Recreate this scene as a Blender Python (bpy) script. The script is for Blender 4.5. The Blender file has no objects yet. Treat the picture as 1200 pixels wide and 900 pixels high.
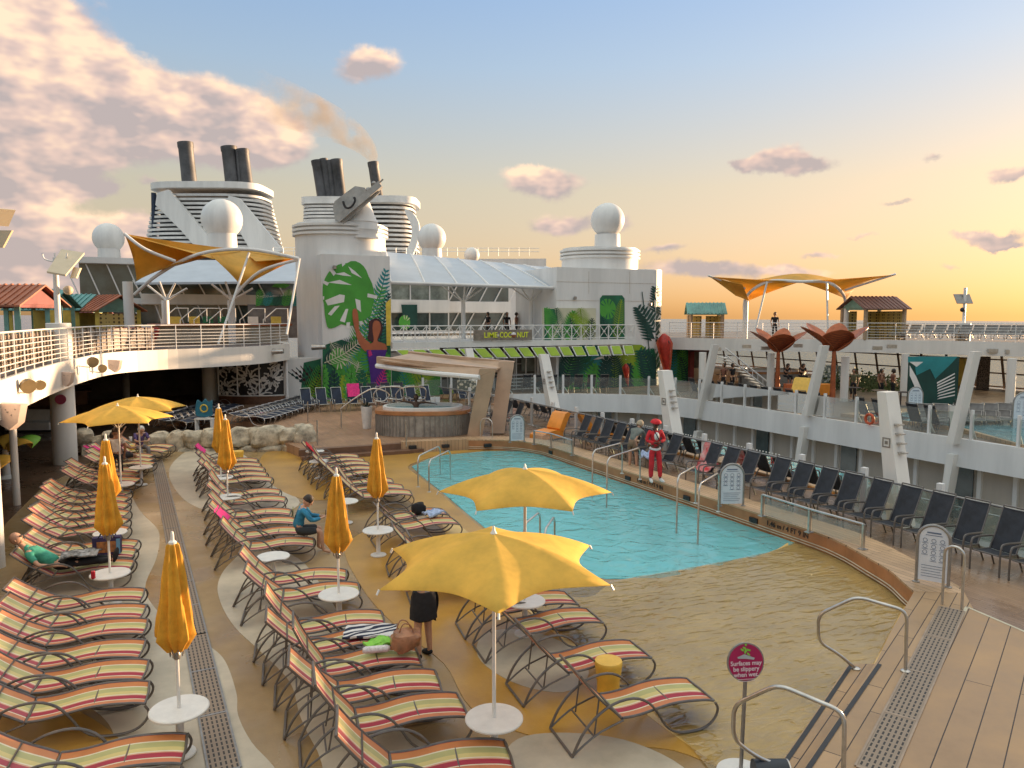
import bpy, math, random
from mathutils import Vector, Matrix
from mathutils.geometry import tessellate_polygon
R = math.radians
rnd = random.Random(11)
sc = bpy.context.scene
COL = sc.collection
F = 890.0; H = 5.1; PIT = math.atan(79 / 890.0); YAW = R(25.7)
CA, SA = math.cos(YAW), math.sin(YAW)
ORD = ['first', 'second', 'third', 'fourth', 'fifth', 'sixth', 'seventh', 'eighth', 'ninth', 'tenth', 'eleventh', 'twelfth', 'thirteenth', 'fourteenth', 'fifteenth', 'sixteenth', 'seventeenth', 'eighteenth', 'nineteenth', 'twentieth', 'twenty-first', 'twenty-second', 'twenty-third', 'twenty-fourth']


def ray(px, py):
    a = (px - 600) / F; b = -(py - 450) / F
    yc = math.cos(PIT) + b * math.sin(PIT); zc = -math.sin(PIT) + b * math.cos(PIT)
    return Vector((a * CA + yc * SA, -a * SA + yc * CA, zc)), yc


EYE = Vector((0, 0, H))


def PZ(px, py, z=0.0):
    d, y = ray(px, py); return EYE + d * ((z - H) / d.z)


def PY(px, py, y0):
    d, y = ray(px, py); return EYE + d * (y0 / d.y)


def PX(px, py, x0):
    d, y = ray(px, py); return EYE + d * (x0 / d.x)


def PD(px, py, dep):
    d, y = ray(px, py); return EYE + d * (dep / y)


# ---------------------------------------------------------------- materials
MATS = {}


def lin(c):
    return tuple((x / 12.92 if x <= .04045 else ((x + .055) / 1.055) ** 2.4) for x in c)


def mat(name, col, rough=.6, metal=0., var=.12, vs=3., bump=0., bs=40., spec=.5, coord='Object', col2=None, emit=0.):
    if name in MATS: return MATS[name]
    m = bpy.data.materials.new(name); m.use_nodes = True
    nt = m.node_tree; b = nt.nodes['Principled BSDF']
    tc = nt.nodes.new('ShaderNodeTexCoord')
    nz = nt.nodes.new('ShaderNodeTexNoise'); nz.inputs['Scale'].default_value = vs; nz.inputs['Detail'].default_value = 6; nz.inputs['Roughness'].default_value = .65
    if name.startswith(('white_p', 'white_f', 'beige')):
        mq = nt.nodes.new('ShaderNodeMapping'); mq.inputs['Scale'].default_value = (1.1, 1.1, .16); nt.links.new(tc.outputs[coord], mq.inputs[0]); nt.links.new(mq.outputs[0], nz.inputs['Vector'])
    else: nt.links.new(tc.outputs[coord], nz.inputs['Vector'])
    mx = nt.nodes.new('ShaderNodeMix'); mx.data_type = 'RGBA'
    c2 = col2 or tuple(max(0, x * (1 - 2.2 * var)) for x in col)
    c1 = tuple(min(1, x * (1 + var)) for x in col) if col2 is None else col
    mx.inputs[6].default_value = (*c1, 1); mx.inputs[7].default_value = (*c2, 1)
    rp = nt.nodes.new('ShaderNodeMapRange'); rp.inputs[1].default_value = .35; rp.inputs[2].default_value = .7
    nt.links.new(nz.outputs[0], rp.inputs[0]); nt.links.new(rp.outputs[0], mx.inputs[0])
    nt.links.new(mx.outputs[2], b.inputs['Base Color'])
    b.inputs['Roughness'].default_value = rough; b.inputs['Metallic'].default_value = metal
    b.inputs['Specular IOR Level'].default_value = spec
    if bump:
        n2 = nt.nodes.new('ShaderNodeTexNoise'); n2.inputs['Scale'].default_value = bs; n2.inputs['Detail'].default_value = 4
        nt.links.new(tc.outputs[coord], n2.inputs['Vector'])
        bp = nt.nodes.new('ShaderNodeBump'); bp.inputs['Strength'].default_value = bump; bp.inputs['Distance'].default_value = .02
        nt.links.new(n2.outputs[0], bp.inputs['Height']); nt.links.new(bp.outputs[0], b.inputs['Normal'])
    if emit:
        nt.links.new(mx.outputs[2], b.inputs['Emission Color']); b.inputs['Emission Strength'].default_value = emit
    MATS[name] = m
    return m


def planks(name, col, ang=0., wid=.14, length=2.6, rough=.45, gap=.03, var=.1, dirt=True, dark=(.05, .035, .025)):
    """timber decking running at angle ang, brick texture in object space"""
    m = bpy.data.materials.new(name); m.use_nodes = True
    nt = m.node_tree; b = nt.nodes['Principled BSDF']; L = nt.links
    tc = nt.nodes.new('ShaderNodeTexCoord'); mp = nt.nodes.new('ShaderNodeMapping'); mp.inputs['Rotation'].default_value[2] = -ang
    L.new(tc.outputs['Object'], mp.inputs[0])
    br = nt.nodes.new('ShaderNodeTexBrick'); br.offset = .37; br.offset_frequency = 2
    br.inputs['Scale'].default_value = 1.; br.inputs['Brick Width'].default_value = length; br.inputs['Row Height'].default_value = wid
    br.inputs['Mortar Size'].default_value = wid * gap; br.inputs['Mortar Smooth'].default_value = .1; br.inputs['Bias'].default_value = 0
    br.inputs['Color1'].default_value = (*[x * (1 - var) for x in col], 1); br.inputs['Color2'].default_value = (*[x * (1 + var) for x in col], 1)
    br.inputs['Mortar'].default_value = (*dark, 1)
    L.new(mp.outputs[0], br.inputs['Vector'])
    nz = nt.nodes.new('ShaderNodeTexNoise'); nz.inputs['Scale'].default_value = .7; nz.inputs['Detail'].default_value = 8; nz.inputs['Roughness'].default_value = .7
    L.new(tc.outputs['Object'], nz.inputs['Vector'])
    mr = nt.nodes.new('ShaderNodeMapRange'); mr.inputs[1].default_value = .3; mr.inputs[2].default_value = .7; mr.inputs[3].default_value = .78; mr.inputs[4].default_value = 1.15
    L.new(nz.outputs[0], mr.inputs[0])
    mx = nt.nodes.new('ShaderNodeMix'); mx.data_type = 'RGBA'; mx.blend_type = 'MULTIPLY'; mx.inputs[0].default_value = 1
    L.new(br.outputs['Color'], mx.inputs[6]); L.new(mr.outputs[0], mx.inputs[7]); L.new(mx.outputs[2], b.inputs['Base Color'])
    rr = nt.nodes.new('ShaderNodeMapRange'); rr.inputs[1].default_value = .4; rr.inputs[2].default_value = .65; b.inputs['Specular IOR Level'].default_value = .3; rr.inputs[3].default_value = rough - .12; rr.inputs[4].default_value = rough + .12
    L.new(nz.outputs[0], rr.inputs[0]); L.new(rr.outputs[0], b.inputs['Roughness'])
    bp = nt.nodes.new('ShaderNodeBump'); bp.inputs['Strength'].default_value = .4; bp.inputs['Distance'].default_value = .01; bp.invert = True
    L.new(br.outputs['Fac'], bp.inputs['Height']); L.new(bp.outputs[0], b.inputs['Normal'])
    return m


def glass(name, tint=(.8, .9, .88), op=.12, rough=.03, ior=1.5):
    """clear sheet: transparent mixed with a glossy reflection by fresnel plus a little milky body"""
    m = bpy.data.materials.new(name); m.use_nodes = True; nt = m.node_tree; nt.nodes.remove(nt.nodes['Principled BSDF'])
    out = nt.nodes['Material Output']
    t = nt.nodes.new('ShaderNodeBsdfTransparent'); t.inputs[0].default_value = (*tint, 1)
    g = nt.nodes.new('ShaderNodeBsdfGlossy'); g.inputs['Roughness'].default_value = rough; g.inputs[0].default_value = (.9, .9, .9, 1)
    d = nt.nodes.new('ShaderNodeBsdfDiffuse'); d.inputs[0].default_value = (.5, .52, .5, 1)
    fr = nt.nodes.new('ShaderNodeFresnel'); fr.inputs[0].default_value = ior
    a = nt.nodes.new('ShaderNodeMixShader'); a.inputs[0].default_value = op
    b = nt.nodes.new('ShaderNodeMixShader')
    nz = nt.nodes.new('ShaderNodeTexNoise'); nz.inputs['Scale'].default_value = 1.3
    mr = nt.nodes.new('ShaderNodeMapRange'); mr.inputs[3].default_value = op * .6; mr.inputs[4].default_value = op * 1.4
    nt.links.new(nz.outputs[0], mr.inputs[0]); nt.links.new(mr.outputs[0], a.inputs[0])
    nt.links.new(t.outputs[0], a.inputs[1]); nt.links.new(d.outputs[0], a.inputs[2])
    nt.links.new(fr.outputs[0], b.inputs[0]); nt.links.new(a.outputs[0], b.inputs[1]); nt.links.new(g.outputs[0], b.inputs[2])
    nt.links.new(b.outputs[0], out.inputs[0])
    return m


def stripes(name, bands, width, axis='Y', rough=.75):
    """woven sling fabric with coloured stripes across its width; bands = (end fraction, colour)"""
    m = bpy.data.materials.new(name); m.use_nodes = True; nt = m.node_tree; b = nt.nodes['Principled BSDF']; L = nt.links
    tc = nt.nodes.new('ShaderNodeTexCoord'); sp = nt.nodes.new('ShaderNodeSeparateXYZ'); L.new(tc.outputs['Object'], sp.inputs[0])
    mr = nt.nodes.new('ShaderNodeMapRange'); mr.inputs[1].default_value = -width / 2; mr.inputs[2].default_value = width / 2
    L.new(sp.outputs[axis], mr.inputs[0])
    cr = nt.nodes.new('ShaderNodeValToRGB'); cr.color_ramp.interpolation = 'CONSTANT'
    e = cr.color_ramp.elements
    while len(e) > 1: e.remove(e[-1])
    e[0].position = 0; e[0].color = (*bands[0][1], 1)
    for i in range(1, len(bands)):
        n = e.new(bands[i - 1][0]); n.color = (*bands[i][1], 1)
    L.new(mr.outputs[0], cr.inputs[0])
    nz = nt.nodes.new('ShaderNodeTexNoise'); nz.inputs['Scale'].default_value = 6; nz.inputs['Detail'].default_value = 8; L.new(tc.outputs['Object'], nz.inputs['Vector'])
    r2 = nt.nodes.new('ShaderNodeMapRange'); r2.inputs[3].default_value = .8; r2.inputs[4].default_value = 1.1; L.new(nz.outputs[0], r2.inputs[0])
    mx = nt.nodes.new('ShaderNodeMix'); mx.data_type = 'RGBA'; mx.blend_type = 'MULTIPLY'; mx.inputs[0].default_value = 1
    L.new(cr.outputs[0], mx.inputs[6]); L.new(r2.outputs[0], mx.inputs[7]); L.new(mx.outputs[2], b.inputs['Base Color'])
    b.inputs['Roughness'].default_value = rough
    wv = nt.nodes.new('ShaderNodeTexWave'); wv.inputs['Scale'].default_value = 60; L.new(tc.outputs['Object'], wv.inputs['Vector'])
    bp = nt.nodes.new('ShaderNodeBump'); bp.inputs['Strength'].default_value = .15; L.new(wv.outputs[0], bp.inputs['Height']); L.new(bp.outputs[0], b.inputs['Normal'])
    return m


# ---------------------------------------------------------------- mesh builder
def cat(pts, n=6, closed=False):
    """Catmull-Rom through pts"""
    pts = [Vector(p) for p in pts]; out = []; k = len(pts)
    rng = range(k if closed else k - 1)
    for i in rng:
        if closed: p0, p1, p2, p3 = pts[(i - 1) % k], pts[i], pts[(i + 1) % k], pts[(i + 2) % k]
        else: p0, p1, p2, p3 = pts[max(0, i - 1)], pts[i], pts[i + 1], pts[min(k - 1, i + 2)]
        for j in range(n):
            t = j / n
            out.append(.5 * ((2 * p1) + (p2 - p0) * t + (2 * p0 - 5 * p1 + 4 * p2 - p3) * t * t + (3 * p1 - p0 - 3 * p2 + p3) * t ** 3))
    if not closed: out.append(pts[-1])
    return out


CNT = [0]


class MB:
    def __init__(s): s.v = []; s.f = []; s.m = []; s.k = 0

    def add(s, vs, fs):
        b = len(s.v); s.v += [tuple(v) for v in vs]; s.f += [[i + b for i in f] for f in fs]; s.m += [s.k] * len(fs); return s

    def box(s, c, d, rz=0., M=None):
        c = Vector(c); hx, hy, hz = d[0] / 2, d[1] / 2, d[2] / 2
        m = M or Matrix.Rotation(rz, 3, 'Z')
        vs = [c + m @ Vector((x * hx, y * hy, z * hz)) for x, y, z in ((-1, -1, -1), (1, -1, -1), (1, 1, -1), (-1, 1, -1), (-1, -1, 1), (1, -1, 1), (1, 1, 1), (-1, 1, 1))]
        return s.add(vs, [(0, 3, 2, 1), (4, 5, 6, 7), (0, 1, 5, 4), (1, 2, 6, 5), (2, 3, 7, 6), (3, 0, 4, 7)])

    def bx(s, x0, x1, y0, y1, z0, z1): return s.box(((x0 + x1) / 2, (y0 + y1) / 2, (z0 + z1) / 2), (x1 - x0, y1 - y0, z1 - z0))

    def beam(s, a, b, w, h):
        """rectangular bar a to b, w across, h thick (up-ish)"""
        a = Vector(a); b = Vector(b); d = (b - a); l = d.length; d.normalize()
        up = Vector((0, 0, 1)) if abs(d.z) < .95 else Vector((0, 1, 0))
        x = d.cross(up).normalized(); z = x.cross(d)
        M = Matrix((x, d, z)).transposed()
        return s.box((a + b) / 2, (w, l, h), M=M)

    def tube(s, pts, r, n=6, closed=False):
        pts = [Vector(p) for p in pts]; k = len(pts); vs = []; prev = None
        rr = r if isinstance(r, (list, tuple)) else [r] * k
        for i, p in enumerate(pts):
            if closed: t = pts[(i + 1) % k] - pts[i - 1]
            else: t = pts[min(k - 1, i + 1)] - pts[max(0, i - 1)]
            t.normalize()
            if prev is None:
                u = t.cross(Vector((0, 0, 1)) if abs(t.z) < .9 else Vector((1, 0, 0))).normalized()
            else:
                u = (prev - t * prev.dot(t)).normalized()
            prev = u; w = t.cross(u)
            for j in range(n):
                a = 2 * math.pi * j / n
                vs.append(p + (u * math.cos(a) + w * math.sin(a)) * rr[i])
        fs = []
        for i in range(k if closed else k - 1):
            for j in range(n):
                i2 = (i + 1) % k
                fs.append((i * n + j, i * n + (j + 1) % n, i2 * n + (j + 1) % n, i2 * n + j))
        if not closed:
            fs.append(tuple(range(n))[::-1]); fs.append(tuple((k - 1) * n + j for j in range(n)))
        return s.add(vs, fs)

    def cyl(s, a, b, r0, r1=None, n=16): return s.tube([a, b], [r0, r0 if r1 is None else r1], n)

    def lathe(s, prof, c=(0, 0, 0), n=24, fn=None, sx=1., sy=1.):
        """prof list of (r, z)"""
        c = Vector(c); vs = []; k = len(prof)
        for i, (r, z) in enumerate(prof):
            for j in range(n):
                a = 2 * math.pi * j / n; q = r * (fn(a, i, z) if fn else 1)
                vs.append(c + Vector((q * sx * math.cos(a), q * sy * math.sin(a), z)))
        fs = [(i * n + j, i * n + (j + 1) % n, (i + 1) * n + (j + 1) % n, (i + 1) * n + j) for i in range(k - 1) for j in range(n)]
        fs.append(tuple(range(n))[::-1]); fs.append(tuple((k - 1) * n + j for j in range(n)))
        return s.add(vs, fs)

    def ball(s, c, r, sc_=(1, 1, 1), n=16, z0=-1., z1=1., M=None):
        prof = []
        m = n // 2
        c = Vector(c); vs = []
        for i in range(m + 1):
            t = math.asin(z0) + (math.asin(z1) - math.asin(z0)) * i / m
            for j in range(n):
                a = 2 * math.pi * j / n
                v = Vector((math.cos(t) * math.cos(a) * r * sc_[0], math.cos(t) * math.sin(a) * r * sc_[1], math.sin(t) * r * sc_[2]))
                vs.append(c + (M @ v if M else v))
        fs = [(i * n + j, i * n + (j + 1) % n, (i + 1) * n + (j + 1) % n, (i + 1) * n + j) for i in range(m) for j in range(n)]
        return s.add(vs, fs)

    def prism(s, poly, z0, z1, holes=None, bottom=True, sides=True):
        rings = [[Vector((p[0], p[1], 0)) for p in poly]] + [[Vector((p[0], p[1], 0)) for p in h] for h in (holes or [])]
        flat = [p for r in rings for p in r]; n = len(flat)
        tr = tessellate_polygon(rings)
        fix = []
        for t in tr:
            a, b, c = (flat[i] for i in t)
            fix.append(tuple(t) if (b - a).cross(c - a).z > 0 else tuple(t)[::-1])
        vs = [(p.x, p.y, z1) for p in flat] + [(p.x, p.y, z0) for p in flat]
        fs = list(fix)
        if bottom: fs += [tuple(i + n for i in t)[::-1] for t in fix]
        if sides:
            o = 0
            for r in rings:
                k = len(r)
                area = sum(r[i].x * r[(i + 1) % k].y - r[(i + 1) % k].x * r[i].y for i in range(k))
                for i in range(k):
                    a, b = o + i, o + (i + 1) % k
                    q = (a, a + n, b + n, b)
                    fs.append(q if (area > 0) == (o == 0) is False else q[::-1])
                o += k
        return s.add(vs, fs)

    def face(s, pts):
        """flat polygon, any shape"""
        pts = [Vector(p) for p in pts]; tr = tessellate_polygon([pts]); return s.add(pts, [tuple(t) for t in tr])

    def plate(s, pts, off):
        """flat polygon with thickness along vector off"""
        pts = [Vector(p) for p in pts]; off = Vector(off); n = len(pts); tr = [tuple(t) for t in tessellate_polygon([pts])]
        return s.add(pts + [p + off for p in pts], tr + [tuple(i + n for i in t) for t in tr] + [(i, (i + 1) % n, (i + 1) % n + n, i + n) for i in range(n)])

    def grid(s, fn, nu, nv, th=0.):
        """surface patch fn(u,v)->Vector; th gives it thickness in -z"""
        vs = [fn(i / nu, j / nv) for i in range(nu + 1) for j in range(nv + 1)]; w = nv + 1
        fs = [(i * w + j, (i + 1) * w + j, (i + 1) * w + j + 1, i * w + j + 1) for i in range(nu) for j in range(nv)]
        if th:
            n = len(vs); vs = vs + [v - Vector((0, 0, th)) for v in vs]
            fs = fs + [tuple(i + n for i in f)[::-1] for f in fs]
            ring = [i * w for i in range(nu + 1)] + [nu * w + j for j in range(1, nv + 1)] + [i * w + nv for i in range(nu - 1, -1, -1)] + [j for j in range(nv - 1, 0, -1)]
            for a, b in zip(ring, ring[1:] + ring[:1]): fs.append((a, b, b + n, a + n))
        return s.add(vs, fs)

    def ribbon(s, pts, w, up=(0, 0, 1), th=0.):
        """flat band following pts, width w, lying along up x tangent"""
        pts = [Vector(p) for p in pts]; up = Vector(up); k = len(pts); vs = []
        for i, p in enumerate(pts):
            t = (pts[min(k - 1, i + 1)] - pts[max(0, i - 1)]).normalized(); x = up.cross(t).normalized()
            vs += [p - x * w / 2, p + x * w / 2]
        return s.add(vs, [(2 * i, 2 * i + 1, 2 * i + 3, 2 * i + 2) for i in range(k - 1)])

    def build(s, name, mats, parent=None, smooth=True, ang=38, off=None):
        if not isinstance(mats, (list, tuple)): mats = [mats]
        me = bpy.data.meshes.new(name)
        o = None
        if off is None and parent is not None: off = parent.get('_o', (0, 0, 0))
        off = Vector(off or (0, 0, 0))
        me.from_pydata([tuple(Vector(v) - off) for v in s.v], [], s.f)
        for m in mats: me.materials.append(m)
        if len(mats) > 1: me.polygons.foreach_set('material_index', s.m)
        if smooth:
            me.polygons.foreach_set('use_smooth', [True] * len(me.polygons)); me.set_sharp_from_angle(angle=R(ang))
        me.update()
        o = bpy.data.objects.new(name, me); COL.objects.link(o)
        CNT[0] += 1; o['_n'] = CNT[0]
        if parent is not None: o.parent = parent; o['_o'] = tuple(off)
        else: o.location = off; o['_o'] = tuple(off)
        return o


def tag(o, label=None, cat_=None, group=None, kind=None):
    if label: o['label'] = label
    if cat_: o['category'] = cat_
    if group: o['group'] = group
    if kind: o['kind'] = kind
    return o


def thing(name, loc, label, cat_, group=None, rz=0.):
    o = bpy.data.objects.new(name, None); COL.objects.link(o); o.location = loc; o.rotation_euler = (0, 0, rz)
    o.empty_display_size = .2
    o['_o'] = tuple(loc)
    return tag(o, label, cat_, group)


def proto(name, label, cat_, group=None):
    return thing(name, (0, 0, 0), label, cat_, group)


def copy_tree(o, parent=None):
    c = o.copy(); COL.objects.link(c); c.parent = parent
    for ch in o.children: copy_tree(ch, c)
    return c


def place(o, loc, rz, label=None, group=None):
    o.location = loc; o.rotation_euler = (0, 0, rz)
    if label: o['label'] = label
    if group: o['group'] = group
    return o


def text_mesh(txt, size, M, m, name, parent, depth=.002, align='CENTER', font_scale=1.):
    cu = bpy.data.curves.new('t', 'FONT'); cu.body = txt; cu.size = size; cu.extrude = depth; cu.align_x = align; cu.align_y = 'CENTER'; cu.offset = size * .012
    o = bpy.data.objects.new('t', cu); COL.objects.link(o)
    dg = bpy.context.evaluated_depsgraph_get(); me = bpy.data.meshes.new_from_object(o.evaluated_get(dg))
    bpy.data.objects.remove(o); me.transform(Matrix.Scale(font_scale, 4, (1, 0, 0))); me.transform(M)
    me.materials.clear(); me.materials.append(m); me.name = name
    ob = bpy.data.objects.new(name, me); COL.objects.link(ob)
    if parent is not None:
        me.transform(Matrix.Translation(-Vector(parent['_o']))); ob.parent = parent
    return ob


NEST = {'finial': 'canopy', 'rib_hub': 'pole', 'back_frame': 'backrest', 'seat_frame': 'seat', 'window_frame': 'window_band', 'mural': 'front_wall', 'mural_door': 'front_wall', 'rim_rings': 'drum', 'leaf_rib': 'leaf',
        'batten': 'side_panel', 'vent_grille': 'side_panel', 'tub_water': 'tub_shell', 'flange': 'rail', 'light_strip': 'roof_beam', 'gable': 'roof', 'seam_rib': 'roof', 'seam': 'front_wall', 'coconut_flesh': 'coconut_shell', 'slat_frame': 'slat', 'picture_panel': 'bag_body', 'leaf_mural': 'panel'}


def nest(root):
    """hang sub-parts under the part they belong to"""
    last = {}
    for o in sorted([c for c in root.children], key=lambda q: q.get('_n', 0)):
        b_ = o.name.split('.')[0]; tgt = NEST.get(b_)
        if tgt and tgt in last and last[tgt].type == 'MESH': o.parent = last[tgt]
        else: last[b_] = o
    return root


def struct(o): o['kind'] = 'structure'; return o


def skinned(verts, edges, radii, root=0, sub=2):
    """grow one continuous mesh round a skeleton; returns a plain mesh"""
    me = bpy.data.meshes.new('sk'); me.from_pydata([tuple(v) for v in verts], edges, [])
    o = bpy.data.objects.new('sk', me); COL.objects.link(o)
    md = o.modifiers.new('s', 'SKIN'); md.use_smooth_shade = True; md.branch_smoothing = .6
    sv = me.skin_vertices[0].data
    for i, r in enumerate(radii):
        sv[i].radius = (r, r) if not isinstance(r, (tuple, list)) else r
        sv[i].use_root = (i == root)
    m2 = o.modifiers.new('u', 'SUBSURF'); m2.levels = sub; m2.render_levels = sub
    dg = bpy.context.evaluated_depsgraph_get(); dg.update()
    out = bpy.data.meshes.new_from_object(o.evaluated_get(dg)); bpy.data.objects.remove(o)
    return out
# ---------------------------------------------------------------- palette
white = mat('white_paint', (.74, .73, .71), .4, var=.06, vs=.8)
white_warm = mat('white_fascia_paint', (.76, .73, .68), .45, var=.07, vs=.6)
offw = mat('off_white_plastic', (.72, .70, .66), .35, var=.05, vs=5)
steel = mat('brushed_steel', (.55, .53, .5), .28, .9, var=.1, vs=8)
steel_dark = mat('dull_steel', (.32, .3, .28), .4, .7, var=.1, vs=8)
frame_m = mat('taupe_frame_paint', (.155, .135, .12), .38, .35, var=.12, vs=8)
black_m = mat('black_plastic', (.018, .018, .02), .5, var=.2, vs=8)
dark_mesh = mat('charcoal_mesh', (.022, .025, .034), .7, var=.25, vs=4, bump=.2, bs=200)
navy = mat('navy_mesh', (.012, .022, .05), .65, var=.25, vs=3, bump=.2, bs=200)
greymesh = mat('grey_mesh', (.14, .13, .125), .7, var=.2, vs=3)
yellow_c = mat('yellow_canvas', (.93, .63, .12), .8, var=.08, vs=2.2, bump=.25, bs=6)
yellow_f = mat('folded_yellow_canvas', (.74, .37, .03), .8, var=.14, vs=3.5, bump=.3, bs=9)
gold_c = mat('golden_sail_cloth', (.84, .52, .10), .7, var=.1, vs=.6)
def translucent(m, f):
    nt = m.node_tree; b_ = nt.nodes['Principled BSDF']; o_ = nt.nodes['Material Output']; t_ = nt.nodes.new('ShaderNodeBsdfTranslucent'); x_ = nt.nodes.new('ShaderNodeMixShader'); x_.inputs[0].default_value = f
    nt.links.new(b_.inputs['Base Color'].links[0].from_socket, t_.inputs[0]); nt.links.new(b_.outputs[0], x_.inputs[1]); nt.links.new(t_.outputs[0], x_.inputs[2]); nt.links.new(x_.outputs[0], o_.inputs[0])


for q_ in (yellow_c, gold_c): translucent(q_, .45)
translucent(yellow_f, .15)
stool_y = mat('yellow_plastic', (.80, .48, .07), .5, var=.08, vs=4)
red_c = mat('red_cloth', (.62, .02, .03), .8, var=.12, vs=9, bump=.3, bs=20)
rope_m = mat('dark_red_vinyl', (.25, .015, .05), .4, var=.1, vs=8)
pink_c = mat('pink_towel', (.75, .035, .22), .85, var=.12, vs=9, bump=.3, bs=40)
stone_m = mat('pale_rock', (.50, .43, .32), .85, var=.3, vs=3.2, bump=1.4, bs=6)
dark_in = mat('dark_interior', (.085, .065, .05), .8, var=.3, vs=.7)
brown_w = mat('brown_panel_wood', (.17, .075, .035), .5, var=.2, vs=1.2)
copper = mat('copper_sheet', (.38, .105, .04), .4, .45, var=.2, vs=2)
orange_p = mat('orange_plastic', (.78, .27, .03), .45, var=.1, vs=2)
green_p = mat('lime_green_plastic', (.22, .5, .05), .5, var=.1, vs=2)
funnel_b = mat('sooty_grey_paint', (.085, .085, .09), .55, .2, var=.35, vs=.35)
cabin_m = mat('beige_cabin_wall', (.50, .43, .35), .7, var=.08, vs=.5)
teal_roof = mat('teal_roof_sheet', (.10, .28, .27), .55, var=.15, vs=1.5)
rust_roof = mat('terracotta_roof_sheet', (.36, .12, .06), .6, var=.18, vs=1.5)
maroon_p = mat('maroon_paint', (.22, .04, .045), .6, var=.15, vs=1.5)
teal_p = mat('pale_teal_paint', (.17, .34, .29), .6, var=.15, vs=2)
ylw_p = mat('yellow_wall_paint', (.62, .47, .09), .65, var=.12, vs=2)
glass_rail = glass('rail_glass', (.72, .80, .77), .14)
glass_b = mat('tinted_window_glass', (.07, .10, .10), .08, .0, var=.25, vs=.6, spec=.9)
glass_lit = mat('pale_window_glass', (.30, .34, .30), .12, .0, var=.3, vs=.8, spec=.8)
skin_a = mat('skin_light', (.52, .29, .19), .55, var=.06, vs=14)
skin_b = mat('skin_tan', (.34, .17, .10), .55, var=.06, vs=14)
skin_d = mat('skin_dark', (.10, .045, .025), .5, var=.06, vs=14)
hair_w = mat('white_hair', (.66, .63, .58), .8, var=.15, vs=40)
hair_d = mat('dark_hair', (.03, .018, .012), .6, var=.2, vs=40)
hair_bl = mat('ash_blonde_hair', (.42, .33, .22), .7, var=.2, vs=40)
blk_c = mat('black_cloth', (.014, .013, .015), .85, var=.25, vs=9, bump=.4, bs=14)
wht_c = mat('white_cloth', (.72, .70, .68), .85, var=.1, vs=9, bump=.4, bs=16)

# ---------------------------------------------------------------- floors
def world_poly(px, z=0., n=5, smooth=True):
    p = [PZ(x, y, z) for x, y in px]
    return cat(p, n, True) if smooth else p


pool_poly = [Vector(p + (0,)) for p in ((8.0, 24.5), (8.9, 25.5), (9.8, 26.05), (11.4, 26.1), (12.75, 25.65), (13.02, 24.6), (13.02, 12.31), (12.2, 12.1), (10.4, 11.75), (8.9, 11.75), (7.9, 12.2), (7.25, 13.4), (7.1, 15.0), (7.3, 17.5), (7.6, 20.5), (7.8, 23.0))]
pool_poly = cat(pool_poly[:5], 1)[:-1] + pool_poly[4:]
rim_in = [(-1, 27.6), (5.3, 27.45), (8.6, 27.2), (11.0, 26.7), (12.35, 25.9), (12.95, 24.8), (13.07, 23.5), (13.07, 18), (13.07, 12.4), (12.95, 11.1), (12.6, 10.1), (12.3, 9.35), (11.95, 8.8), (11.72, 8.42)]
rim_c = [tuple(p) for p in cat([(x, y, 0) for x, y in rim_in[3:]], 4)]
rim_c = [(x, y) for x, y, z in rim_c]
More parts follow.
